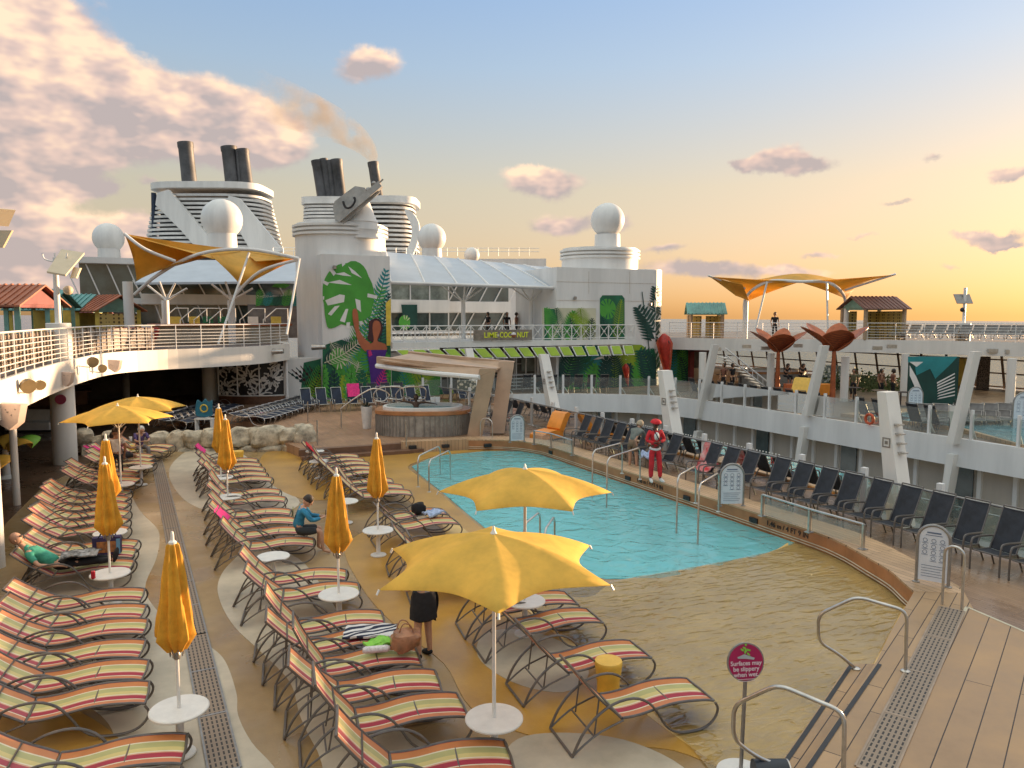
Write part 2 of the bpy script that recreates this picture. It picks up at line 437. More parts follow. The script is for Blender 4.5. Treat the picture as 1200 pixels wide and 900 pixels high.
# painted non-slip floor
def floor_material():
    m = bpy.data.materials.new('khaki_nonslip_floor'); m.use_nodes = True; nt = m.node_tree; b = nt.nodes['Principled BSDF']; L = nt.links
    tc = nt.nodes.new('ShaderNodeTexCoord')
    n1 = nt.nodes.new('ShaderNodeTexNoise'); n1.inputs['Scale'].default_value = .35; n1.inputs['Detail'].default_value = 9; n1.inputs['Roughness'].default_value = .62; L.new(tc.outputs['Object'], n1.inputs[0])
    cr = nt.nodes.new('ShaderNodeValToRGB'); e = cr.color_ramp.elements; e[0].position = .38; e[0].color = (.27, .17, .07, 1); e[1].position = .62; e[1].color = (.39, .265, .125, 1); L.new(n1.outputs[0], cr.inputs[0])
    n2 = nt.nodes.new('ShaderNodeTexNoise'); n2.inputs['Scale'].default_value = 60; n2.inputs['Detail'].default_value = 3; L.new(tc.outputs['Object'], n2.inputs[0])
    mr = nt.nodes.new('ShaderNodeMapRange'); mr.inputs[3].default_value = .85; mr.inputs[4].default_value = 1.12; n5 = nt.nodes.new('ShaderNodeTexNoise'); n5.inputs['Scale'].default_value = 2.6; n5.inputs['Detail'].default_value = 9; n5.inputs['Roughness'].default_value = .7; L.new(tc.outputs['Object'], n5.inputs[0]); av = nt.nodes.new('ShaderNodeMix'); av.inputs[0].default_value = .6; L.new(n2.outputs[0], av.inputs[2]); L.new(n5.outputs[0], av.inputs[3]); L.new(av.outputs[0], mr.inputs[0]); mr.inputs[1].default_value = .3; mr.inputs[2].default_value = .7
    mx = nt.nodes.new('ShaderNodeMix'); mx.data_type = 'RGBA'; mx.blend_type = 'MULTIPLY'; mx.inputs[0].default_value = 1; L.new(cr.outputs[0], mx.inputs[6]); L.new(mr.outputs[0], mx.inputs[7]); L.new(mx.outputs[2], b.inputs['Base Color'])
    n3 = nt.nodes.new('ShaderNodeTexNoise'); n3.inputs['Scale'].default_value = .55; n3.inputs['Detail'].default_value = 5; L.new(tc.outputs['Object'], n3.inputs[0])
    r3 = nt.nodes.new('ShaderNodeMapRange'); r3.inputs[1].default_value = .42; r3.inputs[2].default_value = .6; r3.inputs[3].default_value = .16; r3.inputs[4].default_value = .55; L.new(n3.outputs[0], r3.inputs[0]); L.new(r3.outputs[0], b.inputs['Roughness'])
    bp = nt.nodes.new('ShaderNodeBump'); bp.inputs['Strength'].default_value = .12; bp.inputs['Distance'].default_value = .01; L.new(n2.outputs[0], bp.inputs['Height']); L.new(bp.outputs[0], b.inputs['Normal'])
    return m


floor_m = floor_material()
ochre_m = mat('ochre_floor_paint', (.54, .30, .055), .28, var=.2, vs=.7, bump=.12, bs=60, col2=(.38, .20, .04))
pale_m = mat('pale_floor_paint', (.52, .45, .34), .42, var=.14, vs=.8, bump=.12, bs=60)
sand_m = mat('sand_coloured_pool_floor', (.84, .57, .20), .4, var=.1, vs=.9, bump=.3, bs=3, col2=(.54, .35, .11))
b = MB(); b.prism([(-4.2, 4.0), (16, 4.0), (16, 27.9), (-4.2, 34.5)], -.3, 0, holes=[pool_poly], bottom=False)
struct(b.build('pool_deck', floor_m, smooth=False))


PK = [0]


def patch(px, m, k, name='floor_paint', world=None):
    PK[0] += 1; k = PK[0] * .4
    q = [Vector((p.x, p.y, 0)) for p in (world_poly(px) if px else cat([(x, y, 0) for x, y in world], 4, True))]
    struct(MB().prism(q, .0005, .004 * k, bottom=False).build(name, m, smooth=False))


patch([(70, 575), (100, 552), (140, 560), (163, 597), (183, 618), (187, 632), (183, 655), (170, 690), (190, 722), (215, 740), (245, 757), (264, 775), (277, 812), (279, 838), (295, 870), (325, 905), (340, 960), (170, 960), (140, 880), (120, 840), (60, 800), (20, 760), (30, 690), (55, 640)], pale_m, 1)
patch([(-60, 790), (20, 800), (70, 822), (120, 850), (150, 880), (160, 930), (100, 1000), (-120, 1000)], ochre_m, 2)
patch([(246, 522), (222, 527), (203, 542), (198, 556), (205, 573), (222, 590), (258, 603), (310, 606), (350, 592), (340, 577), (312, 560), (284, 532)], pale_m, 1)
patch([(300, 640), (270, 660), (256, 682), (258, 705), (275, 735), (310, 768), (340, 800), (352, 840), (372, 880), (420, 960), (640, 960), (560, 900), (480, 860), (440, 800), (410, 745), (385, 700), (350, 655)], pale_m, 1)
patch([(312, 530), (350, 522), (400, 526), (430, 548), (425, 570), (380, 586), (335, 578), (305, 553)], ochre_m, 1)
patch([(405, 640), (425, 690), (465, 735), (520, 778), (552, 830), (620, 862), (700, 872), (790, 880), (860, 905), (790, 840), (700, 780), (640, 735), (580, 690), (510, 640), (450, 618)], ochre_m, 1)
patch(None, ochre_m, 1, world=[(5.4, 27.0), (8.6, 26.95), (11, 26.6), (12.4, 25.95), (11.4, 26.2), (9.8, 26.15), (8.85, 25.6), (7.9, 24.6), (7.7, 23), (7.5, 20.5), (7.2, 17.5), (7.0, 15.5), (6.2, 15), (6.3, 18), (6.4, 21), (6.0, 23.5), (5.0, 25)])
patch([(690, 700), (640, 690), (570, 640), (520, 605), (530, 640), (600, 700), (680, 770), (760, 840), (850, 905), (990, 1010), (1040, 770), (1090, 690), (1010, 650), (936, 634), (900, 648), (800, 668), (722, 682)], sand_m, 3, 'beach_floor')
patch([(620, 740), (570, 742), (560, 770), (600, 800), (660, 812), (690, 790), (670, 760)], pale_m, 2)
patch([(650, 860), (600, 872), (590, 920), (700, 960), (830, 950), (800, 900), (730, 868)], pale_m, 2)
# basin
tile_m = mat('turquoise_pool_tile', (.06, .72, .78), .4, var=.05, vs=1.5)
b = MB()
k = len(pool_poly)
b.prism(pool_poly, -1.56, -1.5, bottom=False, sides=False)
n = len(b.v)
for i in range(k):
    a, c = pool_poly[i], pool_poly[(i + 1) % k]
    b.add([(a.x, a.y, -.3), (c.x, c.y, -.3), (c.x, c.y, -1.5), (a.x, a.y, -1.5)], [(0, 1, 2, 3)])
    b.add([(a.x, a.y, -.002), (c.x, c.y, -.002), (c.x, c.y, -.3), (a.x, a.y, -.3)], [(0, 1, 2, 3)])
struct(b.build('pool_basin', tile_m, smooth=False))


def water_material(name, tint, sc1, st, body=None, bodyf=0., elong=1., ior=1.34, det=3):
    m = bpy.data.materials.new(name); m.use_nodes = True; nt = m.node_tree; nt.nodes.remove(nt.nodes['Principled BSDF']); L = nt.links
    out = nt.nodes['Material Output']; tc = nt.nodes.new('ShaderNodeTexCoord')
    mp = nt.nodes.new('ShaderNodeMapping'); mp.inputs['Scale'].default_value = (1, elong, 1); mp.inputs['Rotation'].default_value[2] = R(30); L.new(tc.outputs['Object'], mp.inputs[0])
    nz = nt.nodes.new('ShaderNodeTexNoise'); nz.inputs['Scale'].default_value = sc1; nz.inputs['Detail'].default_value = det; nz.inputs['Roughness'].default_value = .5; nz.inputs['Distortion'].default_value = .8; L.new(mp.outputs[0], nz.inputs[0])
    bp = nt.nodes.new('ShaderNodeBump'); bp.inputs['Strength'].default_value = st; bp.inputs['Distance'].default_value = .09; L.new(nz.outputs[0], bp.inputs['Height'])
    t = nt.nodes.new('ShaderNodeBsdfTransparent'); t.inputs[0].default_value = (*tint, 1)
    g = nt.nodes.new('ShaderNodeBsdfGlossy'); g.inputs['Roughness'].default_value = .07; L.new(bp.outputs[0], g.inputs['Normal'])
    fr = nt.nodes.new('ShaderNodeFresnel'); fr.inputs[0].default_value = ior; L.new(bp.outputs[0], fr.inputs['Normal'])
    mx = nt.nodes.new('ShaderNodeMixShader'); L.new(fr.outputs[0], mx.inputs[0])
    if body:
        d = nt.nodes.new('ShaderNodeBsdfDiffuse'); d.inputs[0].default_value = (*body, 1); L.new(bp.outputs[0], d.inputs['Normal'])
        m0 = nt.nodes.new('ShaderNodeMixShader'); m0.inputs[0].default_value = bodyf; L.new(t.outputs[0], m0.inputs[1]); L.new(d.outputs[0], m0.inputs[2]); L.new(m0.outputs[0], mx.inputs[1])
    else: L.new(t.outputs[0], mx.inputs[1])
    L.new(g.outputs[0], mx.inputs[2]); L.new(mx.outputs[0], out.inputs[0])
    return m


pw = water_material('pool_water_surface', (.93, 1.0, 1.0), 2.2, .6, (.30, .82, .84), .5, 1., 1.45)
sw = water_material('shallow_water_surface', (1., .98, .93), 2.6, .42, (.9, .68, .30), .15, 2.6, 1.6, 1.2)
import mathutils
def wavy(poly, z, amp, freq, cell, name, m):
    """a real rippled water sheet clipped to poly"""
    xs = [p[0] for p in poly]; ys = [p[1] for p in poly]
    x0, x1, y0, y1 = min(xs), max(xs), min(ys), max(ys)
    q = MB().prism([(p[0], p[1]) for p in poly], z - .001, z, bottom=False, sides=False)
    import bmesh
    bm = bmesh.new(); vs = [bm.verts.new(v) for v in q.v[:len(poly)]]
    for f in q.f: bm.faces.new([vs[i] for i in f])
    for ax, lo, hi in ((0, x0, x1), (1, y0, y1)):
        t = lo + cell
        while t < hi:
            co = [0, 0, 0]; no = [0, 0, 0]; co[ax] = t; no[ax] = 1
            bmesh.ops.bisect_plane(bm, geom=bm.verts[:] + bm.edges[:] + bm.faces[:], plane_co=co, plane_no=no); t += cell
    bmesh.ops.triangulate(bm, faces=bm.faces[:])
    for v in bm.verts:
        s_ = v.co.x * .86 + v.co.y * .5; c_ = -v.co.x * .5 + v.co.y * .86
        w = mathutils.noise.noise(Vector((s_ * freq, c_ * freq * 2.1, 0))) + .5 * mathutils.noise.noise(Vector((s_ * freq * 2.3, c_ * freq * 4.1, 7)))
        v.co.z = z + amp * w
    me = bpy.data.meshes.new(name); bm.to_mesh(me); bm.free(); me.materials.append(m)
    me.polygons.foreach_set('use_smooth', [True] * len(me.polygons))
    o = bpy.data.objects.new(name, me); COL.objects.link(o); struct(o); return o


wavy([(p.x, p.y) for p in pool_poly], .012, .012, .9, .22, 'pool_water', pw)
shallow = [(936, 634), (900, 648), (800, 668), (722, 681), (690, 686), (640, 683), (588, 660), (600, 690), (640, 730), (700, 775), (760, 830), (800, 868), (840, 915), (880, 980)]
shp = [PZ(x, y) for x, y in shallow]
shp = [(p.x, p.y) for p in cat(shp, 4)]
edge = [PZ(x, y) for x, y in ((980, 990), (960, 900), (1022, 782), (1062, 706))]
shp = shp + [(p.x, p.y) for p in edge] + [(12.8, 9.7), (13.03, 11.0), (13.06, 12.2)]
wavy(shp, .024, .012, 1.6, .13, 'shallow_water', sw)

# ---------------------------------------------------------------- timber decks and the raised pool rim
deck_rim = planks('rim_planks', (.53, .345, .20), R(90), .14, 2.2, .45)
deck_r = planks('promenade_planks', (.32, .20, .125), R(90), .085, 2.4, .32)
deck_a = planks('aft_planks', (.36, .21, .125), R(90), .09, 2.6, .5)
d0, d1 = PZ(1125, 712, .4), PZ(1035, 890, .4); dang = math.atan2(d1.y - d0.y, d1.x - d0.x)
deck_f = planks('fore_planks', (.43, .275, .15), dang, .22, 1.9, .5, .03, .09)
deck_big = planks('wide_planks', (.40, .25, .135), dang, .30, 30, .48, .022, .09)
deck_l = planks('dark_planks', (.11, .065, .04), R(112), .16, 3.0, .35)
curb_m = mat('terracotta_curb_paint', (.42, .18, .07), .4, var=.14, vs=1.5)
cream_l = mat('cream_line_paint', (.6, .53, .38), .5, var=.1, vs=3)
# rim strip: inner path rim_c, .85 wide
def offset(path, d):
    out = []
    for i, p in enumerate(path):
        a = Vector((*path[max(0, i - 1)], 0)); c = Vector((*path[min(len(path) - 1, i + 1)], 0)); t = (c - a).normalized()
        n_ = Vector((t.y, -t.x, 0)); out.append((p[0] - n_.x * d, p[1] - n_.y * d))
    return out


rim_out = offset(rim_c, .82)
b = MB(); b.prism(rim_c + rim_out[::-1], .36, .40); struct(b.build('pool_rim', deck_rim, smooth=False))
b = MB()
for (a, c) in zip(rim_c, rim_c[1:]):
    b.add([(a[0], a[1], .36), (c[0], c[1], .36), (c[0], c[1], -.02), (a[0], a[1], -.02)], [(0, 1, 2, 3)])
    a2, c2 = offset([a, c], .8)
    b.add([(a2[0], a2[1], .36), (c2[0], c2[1], .36), (c2[0], c2[1], -.02), (a2[0], a2[1], -.02)], [(3, 2, 1, 0)])
b.add([(rim_c[-1][0], rim_c[-1][1], .36), (rim_out[-1][0], rim_out[-1][1], .36), (rim_out[-1][0], rim_out[-1][1], -.02), (rim_c[-1][0], rim_c[-1][1], -.02)], [(0, 1, 2, 3)])
struct(b.build('pool_curb', curb_m, smooth=False))
b = MB()
ins = offset(rim_c, -.012)
for zz in (.06, .12): b.tube([(x, y, zz) for x, y in ins], .012, 5)
b.build('curb_trim', cream_l)
tag(bpy.data.objects['curb_trim'], 'pair of thin cream trim lines running along the pool curb', 'trim')
# promenade (chairs stand here)
struct(MB().prism([(PZ(1131, 709, .3).x, PZ(1131, 709, .3).y), (PZ(1400, 828, .3).x, PZ(1400, 828, .3).y)] + [(16.0, 1.5), (15.25, 6), (15.25, 31), (14.2, 38.5), (13.2, 41)] + [(11.9, 41), (11.6, 27.2)] + [p for p in rim_out if p[1] < 26.5], -.02, .30, bottom=False).build('promenade_deck', deck_r, smooth=False))
# aft raised deck with two steps
struct(MB().prism([(4.9, 27.75), (8.6, 27.4), (11.0, 26.95), (11.6, 27.2), (11.9, 41.5), (50, 41.5), (50, 75), (-6, 75), (-6, 44), (4.3, 36), (4.6, 29.5)], -.02, .34, bottom=False).build('aft_deck', deck_a, smooth=False))
step_m = mat('brown_step_edge', (.19, .10, .06), .45, var=.15, vs=2)
b = MB(); b.prism([(5.25, 27.1), (8.7, 26.85), (9.3, 27.0), (8.6, 27.4), (4.9, 27.75), (4.8, 27.2)], 0, .13)
b.prism([(4.75, 27.45), (8.5, 27.25), (8.6, 27.5), (4.9, 27.8)], .13, .345); struct(b.build('deck_steps', step_m, smooth=False))
b = MB(); b.prism([(8.5, 27.25), (11.0, 26.75), (12.4, 25.95), (12.9, 26.6), (11.5, 27.4), (8.6, 27.6)], -.02, .402); struct(b.build('aft_rim', deck_rim, smooth=False))
# fore deck: lower right of the picture
e_in = [PZ(x, y, .4) for x, y in ((1073, 690), (1045, 738), (1027, 775), (985, 837), (942, 900), (905, 955), (880, 1010))]
e_dr = [PZ(x, y, .4) for x, y in ((1108, 718), (1010, 905), (960, 1010))]
far = [PZ(x, y, .4) for x, y in ((1128, 709), (1030, 905), (985, 1010))]
ex_ = [PZ(x, y, .397) for x, y in ((1142, 716), (1128, 690), (1095, 668), (1074, 672))]
b = MB(); b.prism([(p.x, p.y) for p in e_in] + [(p.x, p.y) for p in e_dr[::-1]] + [(p.x, p.y) for p in ex_], -.05, .397, bottom=False); struct(b.build('fore_deck', deck_f, smooth=False))
big = [PZ(x, y, .4) for x, y in ((1131, 710), (1210, 744), (1400, 830), (1400, 1100), (980, 1100), (1032, 905))]
b = MB(); b.prism([(p.x, p.y) for p in big], -.05, .40, bottom=False); struct(b.build('stage_deck', deck_big, smooth=False))
b = MB(); b.ribbon([PZ(x, y, .404) for x, y in ((1133, 711), (1033, 905), (985, 1010))], .05); b.ribbon([PZ(x, y, .404) for x, y in ((1133, 711), (1210, 744), (1400, 830))], .05)
tag(b.build('deck_trim', cream_l), 'pale trim line between the fore deck drain and wide planks', 'trim')
# steps into the shallow water
lo = [PZ(x, y, .2) for x, y in ((994, 778), (940, 858), (890, 930))]; up = [PZ(x, y, .2) for x, y in ((1030, 778), (962, 878), (900, 970))]
b = MB(); b.prism([(p.x, p.y) for p in lo] + [(p.x, p.y) for p in up[::-1]], -.05, .20, bottom=False); struct(b.build('pool_steps', deck_f, smooth=False))
b = MB(); b.ribbon([PZ(x, y, .405) + Vector((0, 0, 0)) for x, y in ((1031, 778), (988, 840), (946, 902), (905, 962))], .055); b.ribbon([PZ(x, y, .205) for x, y in ((998, 779), (944, 859), (894, 931))], .055)
tag(b.build('step_nosing', black_m), 'black anti-slip nosing strips on the steps into shallow water', 'nosing')
# left timber deck
struct(MB().prism([(-25, 3), (-3.0, 3), (-3.05, 18), (-3.3, 22), (-3.0, 26), (-2.2, 29.5), (-1.2, 31.6), (-.8, 34), (4.2, 36), (-6, 60), (-25, 60)], -.05, .006, bottom=False).build('promenade_floor', deck_l, smooth=False))

# ---------------------------------------------------------------- drains
slot_m = bpy.data.materials.new('slotted_drain'); slot_m.use_nodes = True
def slots(m, sx, sy):
    nt = m.node_tree; b_ = nt.nodes['Principled BSDF']; L = nt.links; tc = nt.nodes.new('ShaderNodeTexCoord')
    br = nt.nodes.new('ShaderNodeTexBrick'); br.offset = 0; br.inputs['Scale'].default_value = 1; br.inputs['Brick Width'].default_value = sx; br.inputs['Row Height'].default_value = sy
    br.inputs['Mortar Size'].default_value = sy * .31; br.inputs['Mortar Smooth'].default_value = 0
    br.inputs['Color1'].default_value = br.inputs['Color2'].default_value = (.02, .015, .01, 1); br.inputs['Mortar'].default_value = (.27, .20, .14, 1)
    L.new(tc.outputs['Object'], br.inputs['Vector']); L.new(br.outputs[0], b_.inputs['Base Color']); b_.inputs['Roughness'].default_value = .5
slots(slot_m, .11, .055)
def drain(p, q, w, label, z, n):
    p = Vector((p.x, p.y, z)); q = Vector((q.x, q.y, z)); d = q - p; L = d.length
    t = thing('drain_grate', p, label, 'drain', 'slotted deck drains', math.atan2(d.y, d.x)); t['_o'] = (0, 0, 0)
    sub = MB().bx(0, L, -w / 2, w / 2, .001, .008).build('grate', slot_m, t, smooth=False)
    e = MB()
    for s_ in (-1, 1): e.bx(0, L, s_ * w / 2 - .012, s_ * w / 2 + .012, .002, .012)
    for i in range(n + 1): e.bx(i * L / n - .02, i * L / n + .02, -w / 2 + .012, w / 2 - .012, .003, .011)
    e.build('edge_strip', mat('tan_edge', (.34, .25, .18), .5) if z > .1 else steel_dark, t)
drain(PZ(264, 905), PZ(229, 745), .34, 'long slotted floor drain on the painted floor, near length by the tall closed parasol', .009, 3)
drain(PZ(229, 745), PZ(184, 540), .34, 'long slotted floor drain running aft between the two left lounger rows', .009, 12)
drain(PZ(1128, 712, .4) + (PZ(1100, 716, .4) - PZ(1128, 712, .4)) * .45, PZ(1024, 905, .4), .36, 'slotted drain grate across the brown fore deck at lower right', .4, 4)
# ---------------------------------------------------------------- striped sun loungers
ST = [(.05, (.62, .55, .38)), (.20, (.50, .17, .07)), (.24, (.66, .60, .42)), (.40, (.35, .032, .05)), (.44, (.62, .46, .38)), (.50, (.66, .56, .30)), (.72, (.46, .43, .17)), (.76, (.66, .60, .42)), (.92, (.52, .19, .07)), (1., (.40, .06, .05))]
ST = [(.03, (.40, .06, .05)), (.20, (.55, .20, .09)), (.235, (.68, .62, .45)), (.40, (.36, .03, .055)), (.44, (.60, .30, .20)), (.475, (.68, .62, .45)), (.60, (.60, .50, .20)), (.76, (.42, .40, .17)), (.795, (.68, .62, .45)), (.97, (.53, .19, .06)), (1., (.35, .05, .05))]
ST = [(p, tuple(min(1, c * 1.06) for c in col)) for p, col in ST]
sling_m = stripes('striped_sling', ST, .60)
back_m = stripes('striped_sling_sunbleached', [(p, tuple(min(1, .05 + c * .97) for c in col)) for p, col in ST], .60)


def make_lounger(ang, name='sun_lounger', fab=None, fabb=None, fr=None, glabel='', straps=True):
    fab = fab or sling_m; fabb = fabb or back_m; fr = fr or frame_m
    root = proto(name, glabel, 'sun lounger')
    seat = [(0, .355), (.12, .35), (.3, .362), (.55, .40), (.75, .412), (.95, .40), (1.15, .375), (1.27, .345)]
    sp = cat([(x, 0, z) for x, z in seat], 3)
    a = R(ang); L = .80
    bk = [(-.02, .36)] + [(-math.cos(a) * L * t - .03 * math.sin(math.pi * t) * math.sin(a), .36 + math.sin(a) * L * t - .03 * math.sin(math.pi * t) * math.cos(a)) for t in (.2, .4, .6, .8, 1.)]
    bp = cat([(x, 0, z) for x, z in bk], 2)

    def sheet(path, w, th, sag):
        m = MB(); nj = 6
        def f(u, v):
            i = u * (len(path) - 1); i0 = min(int(i), len(path) - 2); p = path[i0].lerp(path[i0 + 1], i - i0)
            s_ = (v - .5) * 2
            return Vector((p.x, s_ * w / 2, p.z - sag * (1 - s_ * s_)))
        m.grid(f, len(path) - 1, nj, th); return m
    sheet(sp, .60, .012, .018).build('seat', fab, root)
    sheet(bp, .60, .012, .02).build('backrest', fabb, root)
    m = MB()
    for s_ in (-1, 1): m.tube([(p.x, s_ * .305, p.z) for p in sp], .016, 6)
    m.tube([(1.27, -.305, .345), (1.285, 0, .34), (1.27, .305, .345)], .016, 6); m.tube([(0, -.305, .34), (0, .305, .34)], .018, 6); m.tube([(.7, -.305, .39), (.7, .305, .39)], .012, 5)
    m.build('seat_frame', fr, root)
    m = MB()
    for s_ in (-1, 1): m.tube([(p.x, s_ * .305, p.z) for p in bp], .016, 6)
    e = bp[-1]; m.tube([(e.x, -.31, e.z), (e.x, .31, e.z)], .018, 6)
    q = bp[len(bp) // 2]; m.tube([(q.x, -.3, q.z), (q.x, .3, q.z)], .012, 5)
    for s_ in (-1, 1): m.tube([(q.x, s_ * .27, q.z), (-.35, s_ * .27, .20)], .011, 5)
    m.build('back_frame', fr, root)
    side = [(-.66, .02), (-.55, .24), (-.38, .43), (-.15, .56), (.12, .59), (.33, .50), (.47, .33), (.57, .17), (.72, .06), (.95, .025), (1.15, .05), (1.27, .14), (1.31, .25), (1.27, .335)]
    brace = [(-.66, .02), (-.50, .14), (-.30, .25), (0, .34)]
    for s_ in (-1, 1):
        m = MB(); m.tube([(x, s_ * .335, z) for x, y, z in cat([(x, 0, z) for x, z in side], 3)], .0165, 6)
        m.tube([(x, s_ * .33, z) for x, y, z in cat([(x, 0, z) for x, z in brace], 2)], .013, 5)
        m.build('side_frame', fr, root)
    m = MB(); m.tube([(-.66, -.335, .02), (-.66, .335, .02)], .018, 6); m.tube([(-.38, -.33, .21), (-.38, .33, .21)], .012, 5)
    m.build('rear_bar', fr, root)
    return nest(root)


l30 = make_lounger(31); l48 = make_lounger(47); l62 = make_lounger(60); l25 = make_lounger(26); l36 = make_lounger(36); l43 = make_lounger(42); l52 = make_lounger(53); used = {}


def put_lounger(x, y, ang, label, group, src):
    o = src if id(src) not in used else copy_tree(src)
    used[id(src)] = 1
    return place(o, (x, y, .006), R(ang), label, group)


ROWS = [  # name, x0,y0 (near), x1,y1 (far), n, angle, proto pattern, group text
    ('A', -1.42, 10.45, -1.50, 14.30, 6, -7, 'lllllll', 'row of six at lower left'),
    ('B', -1.68, 16.15, -1.60, 17.65, 3, -9, 'lll', 'row of three where the man in green lies'),
    ('C', -1.80, 18.95, -1.85, 23.0, 6, -14, 'llllll', 'left row behind the reclining man'),
    ('D', -1.6, 24.7, -1.6, 26.2, 3, -16, 'lll', 'short left row near the round white column'),
    ('E', -1.2, 27.3, -1.2, 28.8, 3, -20, 'lll', 'short left row under the open parasols'),
    ('F', -.7, 29.9, -.5, 30.7, 2, -24, 'ml', 'pair beside the stone wall at left'),
    ('G', 1.88, 23.0, 1.92, 26.2, 5, -12, 'mmmmm', 'middle row between closed parasols and drain'),
    ('Gb', 1.86, 20.35, 1.86, 21.25, 2, -10, 'mm', 'middle pair beside the closed parasol table'),
    ('H', 1.75, 16.2, 1.78, 19.0, 4, -13, 'mmmm', 'middle row where the man in blue sits'),
    ('I', 1.92, 13.05, 1.95, 13.95, 2, -13, 'mm', 'pair behind the parasol table in the middle'),
    ('J', 2.05, 8.5, 1.95, 11.6, 5, -9, 'mmkmm', 'middle row holding the brown bag'),
    ('L', 5.05, 22.5, 5.12, 25.6, 5, -12, 'mmmmm', 'far right-hand row near the pool steps'),
    ('La', 5.05, 19.6, 5.05, 21.3, 3, -14, 'mmm', 'right-hand row beside the pool ladder'),
    ('M', 5.1, 16.3, 5.15, 17.2, 2, -6, 'mm', 'right-hand pair beyond the small parasol table'),
    ('N', 4.75, 12.7, 4.85, 14.3, 3, -12, 'mmm', 'right-hand row partly hidden by the open parasol'),
    ('O', 5.0, 10.15, 5.05, 11.0, 2, -6, 'mm', 'pair beside the pink towel'),
]
P = {'l': l30, 'm': l48, 'k': l62}
for (nm, x0, y0, x1, y1, n, ang, pat, txt) in ROWS:
    for i in range(n):
        t = i / max(1, n - 1)
        lab = 'striped lounger, %s from the front, %s' % (ORD[i], txt)
        if n == 2: lab = 'striped sun lounger, the %s one of the %s' % (('nearer', 'farther')[i], txt)
        put_lounger(x0 + (x1 - x0) * t + rnd.uniform(-.03, .03), y0 + (y1 - y0) * t + rnd.uniform(-.03, .03), ang + rnd.uniform(-2.5, 2.5), lab, 'striped sun loungers set out in rows', {'l': rnd.choice((l30, l30, l25, l36)), 'm': rnd.choice((l48, l48, l43, l52)), 'k': l62}[pat[i]])
put_lounger(2.15, 7.4, -14, 'nearest striped lounger at bottom centre, left of the open parasol', 'striped sun loungers set out in rows', l48)
put_lounger(-1.05, 8.95, -8, 'striped sun lounger cut by the bottom left corner', 'striped sun loungers set out in rows', l30)
put_lounger(4.95, 8.78, -5, 'striped lounger standing in shallow water behind the yellow stool', 'striped sun loungers set out in rows', l48)
put_lounger(4.95, 7.5, -6, 'nearest striped lounger standing in shallow water, right of the yellow stool', 'striped sun loungers set out in rows', l48)

# ---------------------------------------------------------------- parasols and their tables
def fold_fn(a, i, z): return 1 + .21 * math.cos(8 * a + z * 1.5) + .08 * math.sin(3 * a + z * 4) + .05 * math.sin(5 * a - z * 9)


def table_parts(root, pole_top=None, dia=.66):
    r = dia / 2
    MB().lathe([(.02, .535), (r - .01, .535), (r, .545), (r, .56), (r - .012, .57), (.02, .572)], n=32).build('table_top', offw, root)
    MB().lathe([(.16, 0), (.17, .012), (.165, .03), (.055, .045), (.045, .06), (.045, .535)], n=20).build('table_base', offw, root)


def make_closed():
    t = proto('closed_parasol', '', 'parasol'); table_parts(t)
    MB().cyl((0, 0, .56), (0, 0, 2.62), .02, n=10).build('pole', offw, t)
    prof = [(.05, 2.52), (.062, 2.50), (.085, 2.35), (.115, 2.1), (.14, 1.85), (.165, 1.65), (.185, 1.5), (.19, 1.44), (.14, 1.36), (.09, 1.27), (.04, 1.27)][::-1]
    c = MB(); c.lathe(prof, n=48, fn=fold_fn).build('canopy', yellow_f, t)
    MB().lathe([(.02, 2.5), (.045, 2.51), (.045, 2.54), (.02, 2.56), (.02, 2.62), (.012, 2.66)], n=12).build('finial', offw, t)
    h = MB()
    for i in range(8):
        a = i * math.pi / 4 + .2; h.cyl((.07 * math.cos(a), .07 * math.sin(a), 1.2), (.085 * math.cos(a), .085 * math.sin(a), 1.3), .008, n=5)
    h.lathe([(.035, 1.16), (.04, 1.18), (.04, 1.22), (.03, 1.24)], n=12); h.build('rib_hub', steel_dark, t)
    return nest(t)


def make_open(R_=1.37, n=6):
    t = proto('open_parasol', '', 'parasol'); table_parts(t)
    MB().cyl((0, 0, .56), (0, 0, 2.62), .023, n=10).build('pole', offw, t)
    m = MB(); nr, ns = 9, 8; vs = []
    for i in range(nr + 1):
        u = i / nr
        for j in range(n * ns):
            k, f = divmod(j, ns); f /= ns; a = 2 * math.pi * (k + f) / n
            w = 1 - (2 * f - 1) ** 2                       # 0 at rib, 1 mid panel
            r = R_ * u * (math.cos(math.pi / n) / math.cos((f - .5) * 2 * math.pi / n)) * (1 - .19 * w * u * u)
            z = 2.70 - .10 * u - .27 * u ** 2.1 + .012 * w * u - .06 * w * u * (1 - u) * 1.6
            vs.append((r * math.cos(a), r * math.sin(a), z))
    N = n * ns; fs = [(i * N + j, (i + 1) * N + j, (i + 1) * N + (j + 1) % N, i * N + (j + 1) % N) for i in range(nr) for j in range(N)]
    q = len(vs); m.add(vs + [(x, y, z - .006) for x, y, z in vs], fs + [tuple(i + q for i in f)[::-1] for f in fs] + [(nr * N + j, nr * N + j + q, nr * N + (j + 1) % N + q, nr * N + (j + 1) % N) for j in range(N)])
    m.build('canopy', yellow_c, t, ang=60)
    MB().lathe([(.035, 2.68), (.04, 2.70), (.02, 2.73), (.012, 2.78)], n=10).build('finial', offw, t)
    for k in range(n):
        a = 2 * math.pi * k / n; ca, sa = math.cos(a), math.sin(a); r_ = MB()
        r_.tube([(R_ * u * ca, R_ * u * sa, 2.685 - .10 * u - .27 * u ** 2.1) for u in (0.02, .25, .5, .75, .98)], .008, 5)
        r_.tube([(.03 * ca, .03 * sa, 2.1), (.62 * ca, .62 * sa, 2.585)], .007, 5); r_.cyl((R_ * ca, R_ * sa, 2.33), (R_ * ca * 1.02, R_ * sa * 1.02, 2.28), .012, n=6)
        r_.build('rib', offw, t)
    return nest(t)


